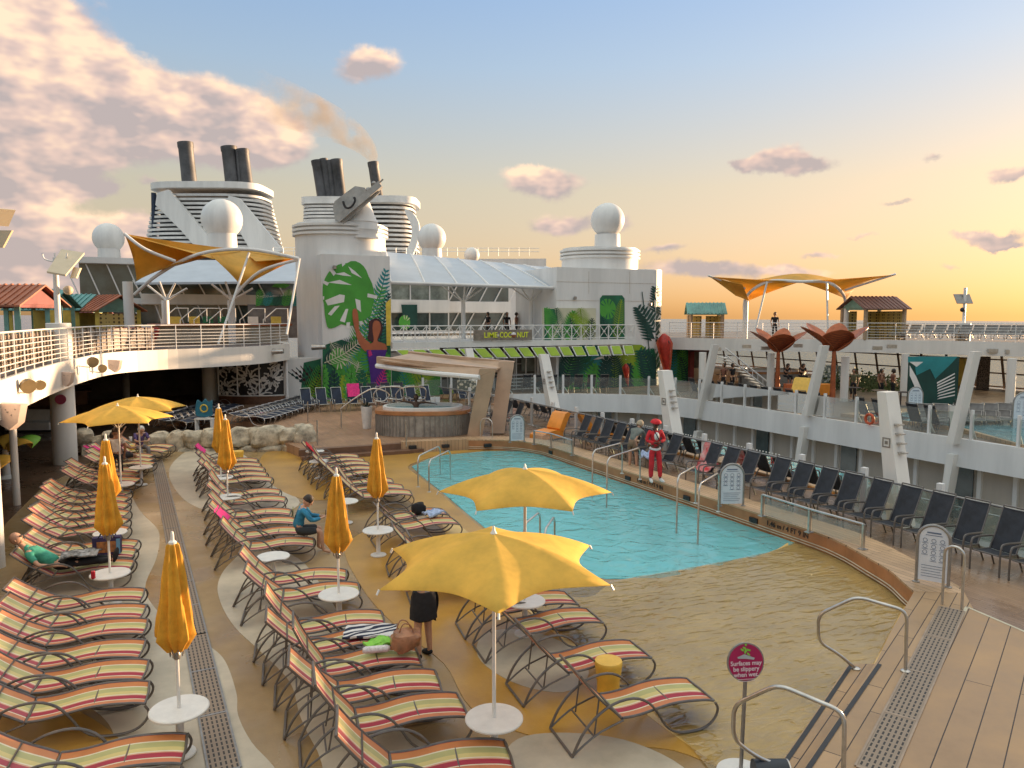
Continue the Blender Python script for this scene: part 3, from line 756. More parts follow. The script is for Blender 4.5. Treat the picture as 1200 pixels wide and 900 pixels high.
cl = make_closed(); first = True
for px, py, lab in ((210, 832, 'tall closed yellow parasol with white table, nearest on the left beside the drain'), (129, 673, 'closed yellow parasol whose table stands next to the reclining man'), (129, 625, 'closed yellow parasol half hidden behind the one beside the reclining man'),
                    (267, 583, 'closed yellow parasol in front of the stone wall, nearer of the two'), (259, 560, 'closed yellow parasol in front of the stone wall, farther of the two'), (397, 697, 'closed yellow parasol right of the seated man in blue'), (443, 622, 'closed yellow parasol nearest to the pool ladder and steps')):
    o = cl if first else copy_tree(cl); first = False
    p = PZ(px, py, .55); place(o, (p.x, p.y, .008), rnd.uniform(0, 6), lab, 'closed yellow parasols')
op = make_open(); first = True
for px, py, rz, lab in ((579, 843, R(7.6), 'large open yellow parasol in the foreground over the standing woman'), (615, 705, R(33), 'open yellow parasol reaching over the edge of the pool'), (142, 568, R(2), 'open yellow parasol at left in front of the round column'), (165, 548, R(12), 'open yellow parasol at left above the white-haired woman')):
    o = op if first else copy_tree(op); first = False
    p = PZ(px, py, .55); place(o, (p.x, p.y, .008), rz, lab, 'open yellow parasols')
tb = proto('side_table', '', 'table'); table_parts(tb, dia=.62); first = True
for px, py, lab in ((320, 653, 'round white side table behind the man in blue'), (369, 529, 'round white side table among the loungers, farthest right row'), (374, 541, 'round white side table among the loungers, just in front of the red towel'), (405, 588, 'round white side table half hidden by the closed parasol')):
    o = tb if first else copy_tree(tb); first = False
    p = PZ(px, py, .55); place(o, (p.x, p.y, .008), 0, lab, 'round white side tables')
s_ = MB(); s_.lathe([(.13, .0), (.15, .02), (.155, .20), (.165, .23), (.185, .42), (.19, .46), (.18, .48), (.02, .485)], n=28)
stool = s_.build('stool', stool_y); p = PZ(713, 775, .47); place(stool, (p.x, p.y, .008), 0); stool['_o'] = (0, 0, 0)
tag(stool, 'round yellow drum stool between the two loungers in shallow water', 'stool', 'yellow drum stools')
st2 = stool.copy(); COL.objects.link(st2); p = PZ(153, 523, .47); st2.location = (p.x, p.y, .01); st2['label'] = 'round yellow drum stool beside the white-haired woman'
st3 = stool.copy(); COL.objects.link(st3); p = PZ(279, 529, .47); st3.location = (p.x, p.y, .01); st3['label'] = 'small yellow drum stool beside the farther closed parasol at the stone wall'

# ---------------------------------------------------------------- mesh armchairs
def make_chair(fab, fr, name='deck_chair'):
    """faces +x, origin on the floor under the seat centre"""
    t = proto(name, '', 'chair')
    def sh(pts, w, th, nme):
        m = MB(); q = cat([(x, 0, z) for x, z in pts], 3)
        m.grid(lambda u, v: Vector((q[min(int(round(u * (len(q) - 1))), len(q) - 1)].x, (v - .5) * w, q[min(int(round(u * (len(q) - 1))), len(q) - 1)].z - .012 * (1 - (2 * v - 1) ** 2))), len(q) - 1, 4, th)
        m.build(nme, fab, t)
    sh([(.30, .39), (.1, .37), (-.18, .35)], .48, .01, 'seat'); sh([(-.2, .36), (-.32, .62), (-.44, .90), (-.54, 1.12)], .48, .01, 'backrest')
    m = MB()
    for s in (-1, 1):
        m.tube([(-.18, s * .25, .35), (-.32, s * .25, .62), (-.45, s * .25, .9), (-.56, s * .25, 1.15)], .016, 6); m.tube([(.32, s * .25, .39), (.1, s * .25, .37), (-.2, s * .25, .35)], .016, 6)
    m.tube([(-.56, -.25, 1.15), (-.56, .25, 1.15)], .016, 6); m.tube([(.32, -.25, .39), (.32, .25, .39)], .016, 6); m.build('frame', fr, t)
    for s in (-1, 1):
        m = MB(); m.tube(cat([(.34, s * .28, 0), (.34, s * .28, .3), (.32, s * .28, .56), (.22, s * .28, .61), (-.05, s * .28, .60), (-.30, s * .27, .58)], 3), .02, 6); m.build('armrest', fr, t)
        m = MB(); m.tube([(-.2, s * .26, .36), (-.38, s * .27, 0)], .018, 6); m.build('rear_leg', fr, t)
    return t


ch = make_chair(dark_mesh, frame_m); first = True
ys = []
for i in range(10): ys.append((14.05 + .0 * i, 14.0 - i * .70))
ys = [(14.35, 14.55 - i * .735) for i in range(11)] + [(14.3, 15.6 + i * .75) for i in range(3)] + [(14.3, 18.9 + i * .76) for i in range(8)]
ys.sort(key=lambda p: p[1])
for i, (x, y) in enumerate(ys):
    o = ch if first else copy_tree(ch); first = False
    place(o, (x, y, .30), R(180 + rnd.uniform(-3, 3)), 'charcoal mesh high-back chair on the right promenade, %s from the front' % ORD[i], 'charcoal chairs along the right promenade rail')
for i in range(5):
    o = copy_tree(ch); place(o, (13.9 - i * .08, 29.0 + i * .95, .30), R(178 + rnd.uniform(-3, 3)), 'charcoal mesh chair beyond the leaning canopy legs, %s from the arch sign' % ORD[i], 'charcoal chairs beyond the hot tub canopy')
# far side of the light well: the same chairs seen from behind
i = 0
for y in [15.2 + .83 * k for k in range(25)]:
    if abs(y - 24.2) < .5 or abs(y - 25.2) < .5 or y < 19.4: continue
    o = copy_tree(ch); place(o, (29.0, y, .40), R(rnd.uniform(-4, 4)), 'charcoal chair behind the far glass balustrade, %s from the right' % ORD[i], 'charcoal chairs behind the far balustrade'); i += 1
for k in range(7):
    o = copy_tree(ch); q = Vector((21.3, 41.6, 0)).lerp(Vector((25.6, 39.5, 0)), k / 6); place(o, (q.x, q.y + .6, .40), R(70), 'charcoal chair before the leafy mural across the light well, %s from the left' % ORD[k], 'charcoal chairs by the aft mural')
for k in range(4):
    o = copy_tree(ch); place(o, (10.2 + k * .75, 40.0, .34), R(-95), 'charcoal chair behind the hot tub, %s from the left' % ORD[k], 'charcoal chairs behind the hot tub')
# navy loungers
nv = make_chair(navy, steel, 'navy_chair'); first = True
for k in range(9):
    o = nv if first else copy_tree(nv); first = False
    p = PZ(356 + k * 19, 480, .34); place(o, (p.x, 38.5 - .12 * k, .34), R(-88), 'navy mesh chair facing out from the mural wall, %s from the left' % ORD[k], 'navy chairs along the mural wall')
nl = make_lounger(8, 'navy_lounger', navy, navy, steel); first = True
for k in range(11):
    o = nl if first else copy_tree(nl); first = False
    p = PZ(296 + k * 7.2, 495 - k * 2.2, .38); place(o, (p.x - .2, p.y + .2, .3), R(-50), 'flat navy mesh lounger behind the right part of the stone wall, %s from the left' % ORD[k], 'navy loungers behind the stone wall')
for k in range(9):
    o = copy_tree(nl); p = PZ(206 + k * 7.0, 500 - k * 2.4, .38); place(o, (p.x - .2, p.y + .2, .3), R(-50), 'flat navy mesh lounger left of the small white sign table, %s from the left' % ORD[k], 'navy loungers behind the stone wall')
# ---------------------------------------------------------------- sea and hull
sea_m = bpy.data.materials.new('sea_water'); sea_m.use_nodes = True
_b = sea_m.node_tree.nodes['Principled BSDF']; _b.inputs['Base Color'].default_value = (.10, .13, .15, 1); _b.inputs['Roughness'].default_value = .22
_tc = sea_m.node_tree.nodes.new('ShaderNodeTexCoord'); _n = sea_m.node_tree.nodes.new('ShaderNodeTexNoise'); _n.inputs['Scale'].default_value = .12; _n.inputs['Detail'].default_value = 8
_bp = sea_m.node_tree.nodes.new('ShaderNodeBump'); _bp.inputs['Strength'].default_value = .9; _bp.inputs['Distance'].default_value = 3
sea_m.node_tree.links.new(_tc.outputs['Object'], _n.inputs[0]); sea_m.node_tree.links.new(_n.outputs[0], _bp.inputs['Height']); sea_m.node_tree.links.new(_bp.outputs[0], _b.inputs['Normal'])
b = MB(); b.lathe([(1, 0), (26000, 0), (26000, -5)], n=96); sea = struct(b.build('sea', sea_m, smooth=False))
sea.location = (0, 0, -42); sea.rotation_euler = Vector((SA, CA, 0)).to_track_quat('Y', 'Z').to_euler()
sea.rotation_euler = (Matrix.Rotation(R(.35), 3, Vector((SA, CA, 0)))).to_euler()
void_m = mat('courtyard_floor', (.07, .08, .05), .8, var=.3, vs=.4)
struct(MB().bx(13, 31, 0, 43, -12.2, -12).build('courtyard_ground', void_m, smooth=False))
struct(MB().bx(-25, 60, -30, 160, -42.5, -13).build('hull', white, smooth=False))

# ---------------------------------------------------------------- far promenade across the light well
band_in = [(27.9, 6), (27.9, 14), (27.9, 24), (27.85, 32), (27.5, 34.8), (26.6, 36.8), (24.6, 38.7), (21.5, 40.4), (18.0, 41.2), (13.2, 41.45)]
bandp = [(p.x, p.y) for p in cat([(x, y, 0) for x, y in band_in], 5)]
deck_far = planks('far_planks', (.20, .15, .11), R(90), .09, 2.4, .45)
struct(MB().prism(bandp + [(13.2, 41.7), (50, 41.7), (50, 6)], .1, .395, bottom=True).build('far_deck', deck_far, smooth=False))
bo = offset(bandp, .10); bi = offset(bandp, -.12)
t = thing('deck_fascia', (*bandp[0], 0), 'broad curved white fascia band edging the far deck across the light well', 'fascia')
b = MB(); b.prism(offset(bandp, .12) + bi[::-1], -.62, .46); b.build('band', white, t, smooth=False)
# glass balustrade with posts on top of the band
t = thing('glass_balustrade', (*bandp[0], .46), 'clear glass balustrade with white posts on the white band across the light well', 'balustrade')
b = MB()
pl = [Vector((x, y, 0)) for x, y in bandp]
def along(pl, step):
    out = [pl[0]]; acc = 0
    for a, c in zip(pl, pl[1:]):
        L_ = (c - a).length; d = step - acc
        while d <= L_: out.append(a.lerp(c, d / L_)); d += step
        acc = (acc + L_) % step
    return out
pts = along(pl, 1.72)
for a, c in zip(pts, pts[1:]):
    b.add([(a.x, a.y, .52), (c.x, c.y, .52), (c.x, c.y, 1.46), (a.x, a.y, 1.46)], [(0, 1, 2, 3)])
b.build('glass_panel', glass_rail, t, smooth=False)
for p in pts[3:]:
    m = MB(); m.box((p.x, p.y, 1.0), (.12, .09, 1.2)); m.beam((p.x + .05, p.y, .9), (p.x + .45, p.y + .1, .45), .05, .05); m.build('post', white, t)
# cabin wall under the band
t = thing('cabin_wall', (29.2, 20, -6), 'beige cabin balcony wall below the white band across the light well', 'wall')
wl = offset(bandp, -.9)
b = MB(); b.prism(offset(bandp, -1.3) + wl[::-1], -12, .1); b.build('wall', cabin_m, t, smooth=False)
b = MB(); b.prism(offset(bandp, -1.25) + offset(bandp, .05)[::-1], -3.45, -3.25); b.build('balcony_floor', white, t, smooth=False)
ww = [Vector((x, y, 0)) for x, y in offset(bandp, -.86)]
wp = along(ww, 1.35)
gm = glass_b
for i, (a, c) in enumerate(zip(wp, wp[1:])):
    if a.y < 8: continue
    m = MB(); m.box((a.x, a.y, -1.7), (.16, .16, 3.1)); m.build('pilaster', white_warm, t)
    if i % 4 == 1:
        q = a.lerp(c, .5); d = (c - a)
        MB().box((q.x - .02, q.y, -1.9), (d.length * .62, .05, 2.3), rz=math.atan2(d.y, d.x)).build('cabin_window', gm, t)
t = thing('balcony_glass', (28.2, 20, -3.2), 'low glass balcony panels with a rail beneath the white band', 'balustrade')
b = MB(); c_ = MB(); bb = offset(bandp, .02)
for a, c in zip(bb, bb[1:]):
    b.add([(a[0], a[1], -3.2), (c[0], c[1], -3.2), (c[0], c[1], -2.2), (a[0], a[1], -2.2)], [(0, 1, 2, 3)])
c_.tube([(x, y, -2.18) for x, y in bb], .03, 6)
b.build('glass_panel', glass_rail, t, smooth=False); c_.build('rail', steel, t)

# ---------------------------------------------------------------- promenade rail on our side
t = thing('promenade_rail', (15.15, 12, .3), 'dark handrail with white posts and glass behind the charcoal chairs', 'railing')
px_, rl = 15.15, [Vector((15.15, 2.8, 0)), Vector((15.15, 31, 0)), Vector((14.1, 38.5, 0))]
b = MB(); b.tube([(p.x, p.y, 1.34) for p in rl], .028, 8); b.build('top_rail', steel_dark, t)
for a in along(rl, 1.92):
    m = MB(); m.box((a.x + .12, a.y, .86), (.11, .13, 1.34)); m.build('post', white, t)
b = MB()
for a, c in zip(rl, rl[1:]): b.add([(a.x + .1, a.y, .35), (c.x + .1, c.y, .35), (c.x + .1, c.y, 1.28), (a.x + .1, a.y, 1.28)], [(0, 1, 2, 3)])
b.build('glass_panel', glass_rail, t, smooth=False)
t = tag(MB().bx(15.3, 15.42, 15.0, 15.75, .75, 1.2).build('hose_box', offw), 'white wall box with a small red square on the promenade rail', 'box')
tag(MB().bx(15.28, 15.299, 15.3, 15.44, .9, 1.07).build('label_plate', red_c, t, off=(0, 0, 0)), None)
t = thing('rope_light', (15.3, 14, 1.4), 'string of small round white lights along the promenade rail', 'lights')
b = MB()
for k in range(60): b.ball((15.36, 15.2 + k * .12, 1.36 + .0 * k), .022, n=6)
b.build('bulb_string', offw, t)

# ---------------------------------------------------------------- leaning white ribs over the light well
def rib(label, bx0, tx0, x0, wb, wt, mark=True, steps=1):
    """rib(label, bottom pixel, top pixel, x plane): a tapering white leaning stanchion"""
    p0 = PX(bx0[0], bx0[1], x0); p1 = PX(tx0[0], tx0[1], x0)
    t = thing('leaning_stanchion', p0, label, 'stanchion', 'leaning white stanchions of the light well')
    u = (p1 - p0).normalized(); s_ = Vector((0, 1, 0)); b = MB(); th = .22
    vs = []
    for p, w in ((p0, wb), (p1, wt)):
        for sx in (-1, 1):
            for sy in (-1, 1): vs.append(p + Vector((sx * th, 0, 0)) + s_ * sy * w / 2)
    b.add(vs, [(0, 1, 3, 2), (4, 6, 7, 5), (0, 4, 5, 1), (2, 3, 7, 6), (0, 2, 6, 4), (1, 5, 7, 3)]); b.build('blade', white_warm, t, smooth=False)
    if steps:
        m = MB()
        for k in range(4):
            q = p0.lerp(p1, .55 + k * .07); w = wb + (wt - wb) * (.55 + k * .07); m.box(q - s_ * (w / 2 + .07), (.16, .2, .035))
        m.build('rung', steel, t)
    if mark:
        q = p0.lerp(p1, .62); m = MB(); x = q.x - th - .012
        for a, c, d, e in ((-.11, .11, .09, .12), (-.11, .11, -.12, -.09), (-.11, -.08, -.09, .09), (.08, .11, -.09, .09), (-.04, .04, -.04, .04)): m.bx(x, x + .008, q.y + a, q.y + c, q.z + d, q.z + e)
        m.build('plate', steel_dark, t)
rib('leaning white stanchion nearest the camera, in the middle of the right railing', (1056, 615), (1040, 459), 16.4, .46, .25)
rib('leaning white stanchion just behind the person in red', (792, 530), (779, 434), 16.4, .55, .28)
rib('leaning white stanchion behind the orange lounge seat', (652, 500), (637, 415), 16.4, .6, .22)
rib('thin leaning white stanchion behind the top of the hot tub canopy', (560, 470), (549, 408), 16.4, .5, .2, False)
for lab, m_, t_ in (('leaning white column on the far band, nearest the leafy mural', (819, 490), (838, 404)), ('leaning white column on the far band, between the copper leaf sculptures', (946, 487), (966, 405)), ('leaning white column on the far band, beside the yellow lit pillar', (1117, 520), (1143, 412))):
    rib(lab, m_, t_, 27.6, .30, .19, False, 0)
for lab, m_, t_ in (('short leaning white strut under the far band, leftmost', (806, 560), (819, 505)), ('short leaning white strut under the far band, in the middle', (934, 565), (944, 500)), ('short leaning white strut under the far band, rightmost', (1107, 600), (1118, 532))):
    rib(lab, m_, t_, 27.75, .24, .3, False, 0)

# ---------------------------------------------------------------- upper sun decks
UZ = 3.6
lb = [(-3.6, 6), (-3.3, 14), (-3.09, 21), (-2.6, 27.7), (-1.5, 34.6), (.4, 37.0), (2.6, 38.0), (5.0, 39.6), (7.0, 42.7)]
lbp = [(p.x, p.y) for p in cat([(x, y, 0) for x, y in lb], 5)]
def updeck(path, far, sgn, nm, label, thick=.85, mirror=False):
    inner = offset(path, .05 * sgn)
    struct(MB().prism(path + far, UZ - thick + .1, UZ - .02, bottom=True).build(nm, deck_l if not mirror else deck_far, smooth=False))
    t = thing('deck_fascia', (*path[0], UZ), label, 'fascia', None)
    b = MB(); b.prism(offset(path, .06) + offset(path, -.06)[::-1], UZ - thick, UZ + .04); b.build('band', white_warm, t, smooth=False)
    return t
updeck(lbp, [(7.0, 60), (-26, 60), (-26, 6)], 1, 'sun_deck', 'curved white fascia of the raised left sun deck, lit warm by the low sun')
rbp = [(42 - x, y) for x, y in lbp]
rb = [(33.0, 43.2), (36.0, 38.2), (40.0, 35.2), (42.6, 32.2), (44.4, 28), (45.2, 22), (45.4, 6)]
rbp = [(p.x, p.y) for p in cat([(x, y, 0) for x, y in rb], 5)]
updeck(rbp, [(56, 6), (56, 60), (33.0, 60)], 1, 'sun_deck', 'curved white fascia of the raised right sun deck beyond the light well', .78, True)


def bar_rail(path, z, label, h=1.08, bars=6, step=1.15, m=None, nm='deck_railing', r=.014, group=None):
    m = m or white
    pl = [Vector((x, y, 0)) for x, y in path]
    t = thing(nm, (pl[0].x, pl[0].y, z), label, 'railing', group)
    b = MB(); b.tube([(p.x, p.y, z + h) for p in pl], r * 1.9, 6); b.build('top_rail', m, t)
    b = MB()
    for k in range(bars): b.tube([(p.x, p.y, z + .14 + (h - .2) * k / bars) for p in pl], r, 5)
    b.build('bars', m, t)
    for p in along(pl, step)[:99]: MB().cyl((p.x, p.y, z), (p.x, p.y, z + h), r * 1.6, n=6).build('post', m, t)
    return t
bar_rail(offset(lbp, .0)[4:], UZ + .04, 'white bar railing along the curved left sun deck')
bar_rail(rbp, UZ + .04, 'white bar railing along the far right sun deck', 1.05, 5, 1.6)
# patterned screen behind the left rail
pat = bpy.data.materials.new('fretwork_screen'); pat.use_nodes = True
_nt = pat.node_tree; _b = _nt.nodes['Principled BSDF']; _tc = _nt.nodes.new('ShaderNodeTexCoord'); _v = _nt.nodes.new('ShaderNodeTexVoronoi'); _v.feature = 'DISTANCE_TO_EDGE'; _v.inputs['Scale'].default_value = 9
_c = _nt.nodes.new('ShaderNodeValToRGB'); _c.color_ramp.elements[0].position = .08; _c.color_ramp.elements[0].color = (.26, .2, .16, 1); _c.color_ramp.elements[1].position = .14; _c.color_ramp.elements[1].color = (.045, .03, .025, 1)
_nt.links.new(_tc.outputs['Object'], _v.inputs[0]); _nt.links.new(_v.outputs[0], _c.inputs[0]); _nt.links.new(_c.outputs[0], _b.inputs['Base Color'])
sc_path = [Vector((x, y, 0)) for x, y in offset(lbp, .45)][2:27]
t = thing('lattice_screen', (sc_path[0].x, sc_path[0].y, UZ), 'dark fretwork screen with pale slats behind the left deck railing', 'screen')
b = MB(); b2_ = MB(); ap = along(sc_path, .42)
for a, c in zip(ap, ap[1:]):
    b.add([(a.x, a.y, UZ + .1), (c.x, c.y, UZ + .1), (c.x, c.y, UZ + 1.0), (a.x, a.y, UZ + 1.0)], [(0, 1, 2, 3)]); d = c - a; b2_.box((a.x + .03, a.y, UZ + .55), (.03, .07, 1.0), rz=math.atan2(d.y, d.x) - R(90))
b.build('fretwork', pat, t, smooth=False); b2_.build('slats', mat('tan_slat', (.30, .25, .20), .6), t)

# columns and thin poles at left
def column(px, py, r, z1, label, grp=None):
    p = PZ(px, py); t = thing('round_column', (p.x, p.y, 0), label, 'column', grp)
    MB().lathe([(r, 0), (r, z1), (r - .02, z1 + .02)], (p.x, p.y, 0), n=32).build('shaft', white_warm, t); return t, p
t, cp = column(77, 543, .385, 4.86, 'thick round white column with a dark red disc, rising through the left deck edge')
q = PD(71, 468, (cp.y * CA + cp.x * SA) - .38); dirc = Vector((q.x - cp.x, q.y - cp.y, 0)).normalized()
b = MB(); nrm = dirc; sd_ = nrm.cross(Vector((0, 0, 1)))
b.plate([q + nrm * .03 + (sd_ * math.cos(a) + Vector((0, 0, 1)) * math.sin(a)) * .17 for a in [i * math.pi / 12 for i in range(24)]], -nrm * .04); b.build('disc', rope_m, t)
# light mast standing on the column
lm = thing('flood_mast', (cp.x, cp.y, 4.88), 'white lighting mast with a square reflector panel on top of the round column', 'light mast', 'reflector masts')
MB().tube([(cp.x, cp.y, 4.88), (cp.x, cp.y, 6.5), (cp.x, cp.y, 7.1)], [.10, .09, .07], 12).build('pole', white, lm)
def reflector(lm, c, w, h, up, rightv):
    b = MB(); n_ = up.cross(rightv).normalized()
    b.plate([c - rightv * w - up * h, c + rightv * w - up * h, c + rightv * w * 1.0 + up * h, c - rightv * w + up * h], n_ * .06); return b
rv = Vector((CA, -SA, 0)); fw = Vector((SA, CA, 0))
mast_m = mat('cream_reflector', (.62, .50, .34), .5, var=.05, vs=2)
c0 = Vector((cp.x, cp.y, 7.45)); MB().plate([PD(55, 320, 25.3), PD(77, 324, 25.3), PD(99, 298, 26.6), PD(72, 294, 26.6)], (0, 0, .06)).build('reflector', mast_m, lm, smooth=False)
MB().plate([PD(82, 326, 25.6), PD(89, 326, 25.6), PD(94, 314, 26), PD(86, 313, 26)], fw * .1).build('side_lamp', mast_m, lm, smooth=False)
b = MB()
for s in (-1, 0, 1): b.tube(cat([(cp.x, cp.y, 6.95), tuple(Vector((cp.x, cp.y, 7.05)) + rv * .35 * s), tuple(Vector((cp.x, cp.y, 7.25)) + rv * .42 * s)], 3), .025, 5)
b.build('bracket', white, lm)
MB().ball((cp.x + .35, cp.y - .1, 6.0), .16, n=12).build('globe_lamp', mast_m, lm)
# second mast on the far right deck
q = PD(1128, 400, 48); lm = thing('flood_mast', (q.x, q.y, 3.7), 'white lighting mast with a square panel on the far right deck edge', 'light mast', 'reflector masts')
MB().tube([(q.x, q.y, 2.7), (q.x, q.y, 4.7)], .42, 12).build('base', white, lm); MB().tube([(q.x, q.y, 4.7), (q.x, q.y, 6.9)], .09, 10).build('pole', white, lm)
q2 = PD(1129, 350, 48); reflector(lm, q2, .5, .33, (Vector((0, 0, 1)) + fw * .5 - rv * .15).normalized(), (rv + Vector((0, 0, -.0))).normalized()).build('reflector', steel_dark, lm)
MB().ball(PD(1128, 363, 47.8), .15, n=12).build('globe_lamp', black_m, lm)
# partial reflectors poking in at the left edge
q = PD(-3, 285, 17); t = thing('flood_mast', (q.x, q.y, 3.6), 'reflector panels of a lighting mast cut by the left picture edge', 'light mast', 'reflector masts')
reflector(t, PD(0, 280, 17), .16, .22, (Vector((0, 0, 1)) + rv * .6).normalized(), rv).build('reflector', mast_m, t); reflector(t, PD(3, 255, 17), .18, .2, (Vector((0, 0, 1)) + rv * .5).normalized(), (rv + fw).normalized()).build('reflector', mast_m, t)
MB().cyl(PD(-14, 290, 17), Vector((PD(-14, 290, 17).x, PD(-14, 290, 17).y, 3.6)), .08).build('pole', white, t)
t, _ = column(20, 592, .09, 2.75, 'slim white pole with a dark collar near the left picture edge')
MB().lathe([(.11, 2.55), (.11, 2.72)], (_.x, _.y, 0), n=16).build('collar', black_m, t)
t, _ = column(-4, 665, .16, 2.75, 'white pole cut by the left picture edge behind the loungers')
t, c2p = column(248, 478, .46, 2.8, 'round white column left of the white fretwork wall')
# under-deck speakers and floods on the fascia
def flood(px, py, dep, label, s=1.):
    c = PD(px, py, dep); t = thing('floodlight', c, label, 'floodlight', 'floodlights on the left fascia')
    d = (rv * .8 - fw * .5 + Vector((0, 0, -.3))).normalized()
    b = MB(); b.tube([c, c + d * .12 * s, c + d * .26 * s], [.09 * s, .17 * s, .19 * s], 14); b.build('lamp_head', mat('floodlight_brown', (.20, .15, .08), .4, var=.1), t)
    b = MB(); b.tube([c + Vector((0, 0, -.2 * s)) - rv * .45 * s, c + Vector((0, 0, -.25 * s)), c + d * .1 * s + Vector((0, 0, -.18 * s))], .02, 5); b.tube([c - rv * .45 * s + Vector((0, 0, -.22 * s)), c - rv * .45 * s + Vector((0, 0, .2 * s))], .02, 5); b.build('bracket', offw, t)
flood(28, 449, 19.2, 'round brown floodlight on a bracket, lowest on the left fascia', 1.0); flood(44, 449, 20, 'small cream twin floodlight beside the lowest one on the fascia', .7); flood(105, 422, 26.5, 'round brown floodlight on the fascia right of the thick column', 1.0); flood(117, 430, 27, 'square-backed floodlight on the fascia right of the thick column', .8)
def horn(px, py, dep, s, label):
    c = PD(px, py, dep); t = thing('speaker_panel', c, label, 'speaker', 'white hexagonal speaker panels')
    b = MB(); pts = [c + rv * x * s + Vector((0, 0, z * s)) for x, z in ((-.55, .42), (.6, .35), (.42, -.42), (.05, -.72), (-.5, -.38))]
    b.plate(pts, (rv * .35 + fw) * .3 * s); b.build('panel', mat('pale_pink_speaker', (.62, .50, .44), .5, var=.05), t)
    b = MB()
    for k in range(5): q = c + rv * s * rnd.uniform(-.35, .35) + Vector((0, 0, s * rnd.uniform(-.3, .2))) - fw * .01; b.ball(q, .03 * s, n=6)
    b.build('grille_hole', steel_dark, t)
horn(8, 484, 17.2, .55, 'pale hexagonal speaker panel under the fascia at the left picture edge'); horn(75, 442, 24.3, .42, 'pale hexagonal speaker panel mounted on the thick round column'); horn(133, 427, 29, .42, 'pale speaker panel on the fascia above the open parasols')
for px, py, dep, lab in ((198, 428, 36, 'oblong cylinder camera under the left fascia, above the dark interior'), (322, 412, 39.8, 'oblong cylinder camera on the left fascia above the white fretwork wall'), (372, 407, 42.2, 'small cylinder camera at the end of the left fascia')):
    c = PD(px, py, dep - .6); tag(MB().cyl(c - rv * .3, c + rv * .45 + Vector((0, 0, .02)), .16, .12, 12).build('wall_lamp', steel), lab, 'lamp', 'cylinder lamps on the fascias')
for k, (px, py) in enumerate(((840, 409), (875, 406), (897, 408), (935, 405), (1028, 408), (1045, 406), (1163, 411), (1183, 412))):
    c = PD(px, py, 47.2 - k * .5); tag(MB().box(c, (.5, .3, .22), rz=-.6).build('wall_lamp', steel), 'small grey lamp on the far right fascia, %s from the left' % ORD[k], 'lamp', 'cylinder lamps on the fascias')

# ---------------------------------------------------------------- shaded bar under the left deck
t = thing('shaded_bar', (-12, 44, 0), 'dark shaded bar interior under the left sun deck', 'bar')
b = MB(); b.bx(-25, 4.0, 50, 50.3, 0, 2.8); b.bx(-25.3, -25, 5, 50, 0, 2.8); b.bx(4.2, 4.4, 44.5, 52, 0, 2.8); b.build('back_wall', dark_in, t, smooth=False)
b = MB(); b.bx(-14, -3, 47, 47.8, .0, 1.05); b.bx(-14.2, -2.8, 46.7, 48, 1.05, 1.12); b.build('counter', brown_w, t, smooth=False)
b = MB()
for x in (-15, -12, -9.5, -7, -4, -1): b.cyl((x, 43 + rnd.uniform(-2, 2), 0), (x, 44, 2.75), .16, n=12)
b.build('inner_post', mat('grey_post', (.25, .23, .21), .6), t)
b = MB()
for k in range(26): b.cyl((-13.6 + k * .42, 49.5, 1.3), (-13.6 + k * .42, 49.5, 1.6), .04, n=6)
b.bx(-14, -3, 49.3, 49.7, 1.25, 1.29); b.build('bottle_shelf', mat('amber_glass', (.25, .2, .14), .3), t)
# sofa glimpsed left of the column
p = PZ(38, 505); t = thing('sofa', p, 'white cushioned sofa in the shade left of the thick round column', 'sofa')
b = MB(); b.box((p.x, p.y, .25), (1.9, .8, .35), rz=-.4); b.build('seat_cushion', offw, t); b = MB(); b.box((p.x + .15, p.y + .4, .62), (1.9, .25, .6), rz=-.4); b.build('back_cushion', offw, t)
b = MB(); b.box((p.x, p.y, .06), (2.0, .9, .06), rz=-.4); b.build('base', black_m, t)
# green and yellow petal seats at the left edge
def petal(px, py, s, label, rz):
    p = PZ(px, py); t = thing('petal_seat', p, label, 'seat', 'petal shaped seats at left')
    for k, (m_, a0) in enumerate(((orange_y, -.2), (green_p, 1.0), (orange_y, 2.2))):
        b = MB()
        def f(u, v, a0=a0):
            a = rz + a0 + (v - .5) * 1.1; r = s * (.1 + u * (.9 - .25 * (2 * v - 1) ** 2)); return Vector((p.x + r * math.cos(a), p.y + r * math.sin(a), .95 + s * .35 * math.sin(u * 2.3) - .25 * u * (2 * v - 1) ** 2))
        b.grid(f, 8, 8, .04); b.build('petal', m_, t)
    MB().lathe([(.3 * s, 0), (.12, .1), (.08, .9)], (p.x, p.y, 0), n=14).build('stem', offw, t)
orange_y = mat('orange_yellow_plastic', (.72, .42, .06), .45, var=.12, vs=2)
petal(8, 560, 1.0, 'green and yellow petal shaped seat behind the slim left pole', -.6); petal(-30, 590, 1.0, 'orange petal seat cut by the left picture edge', .2)

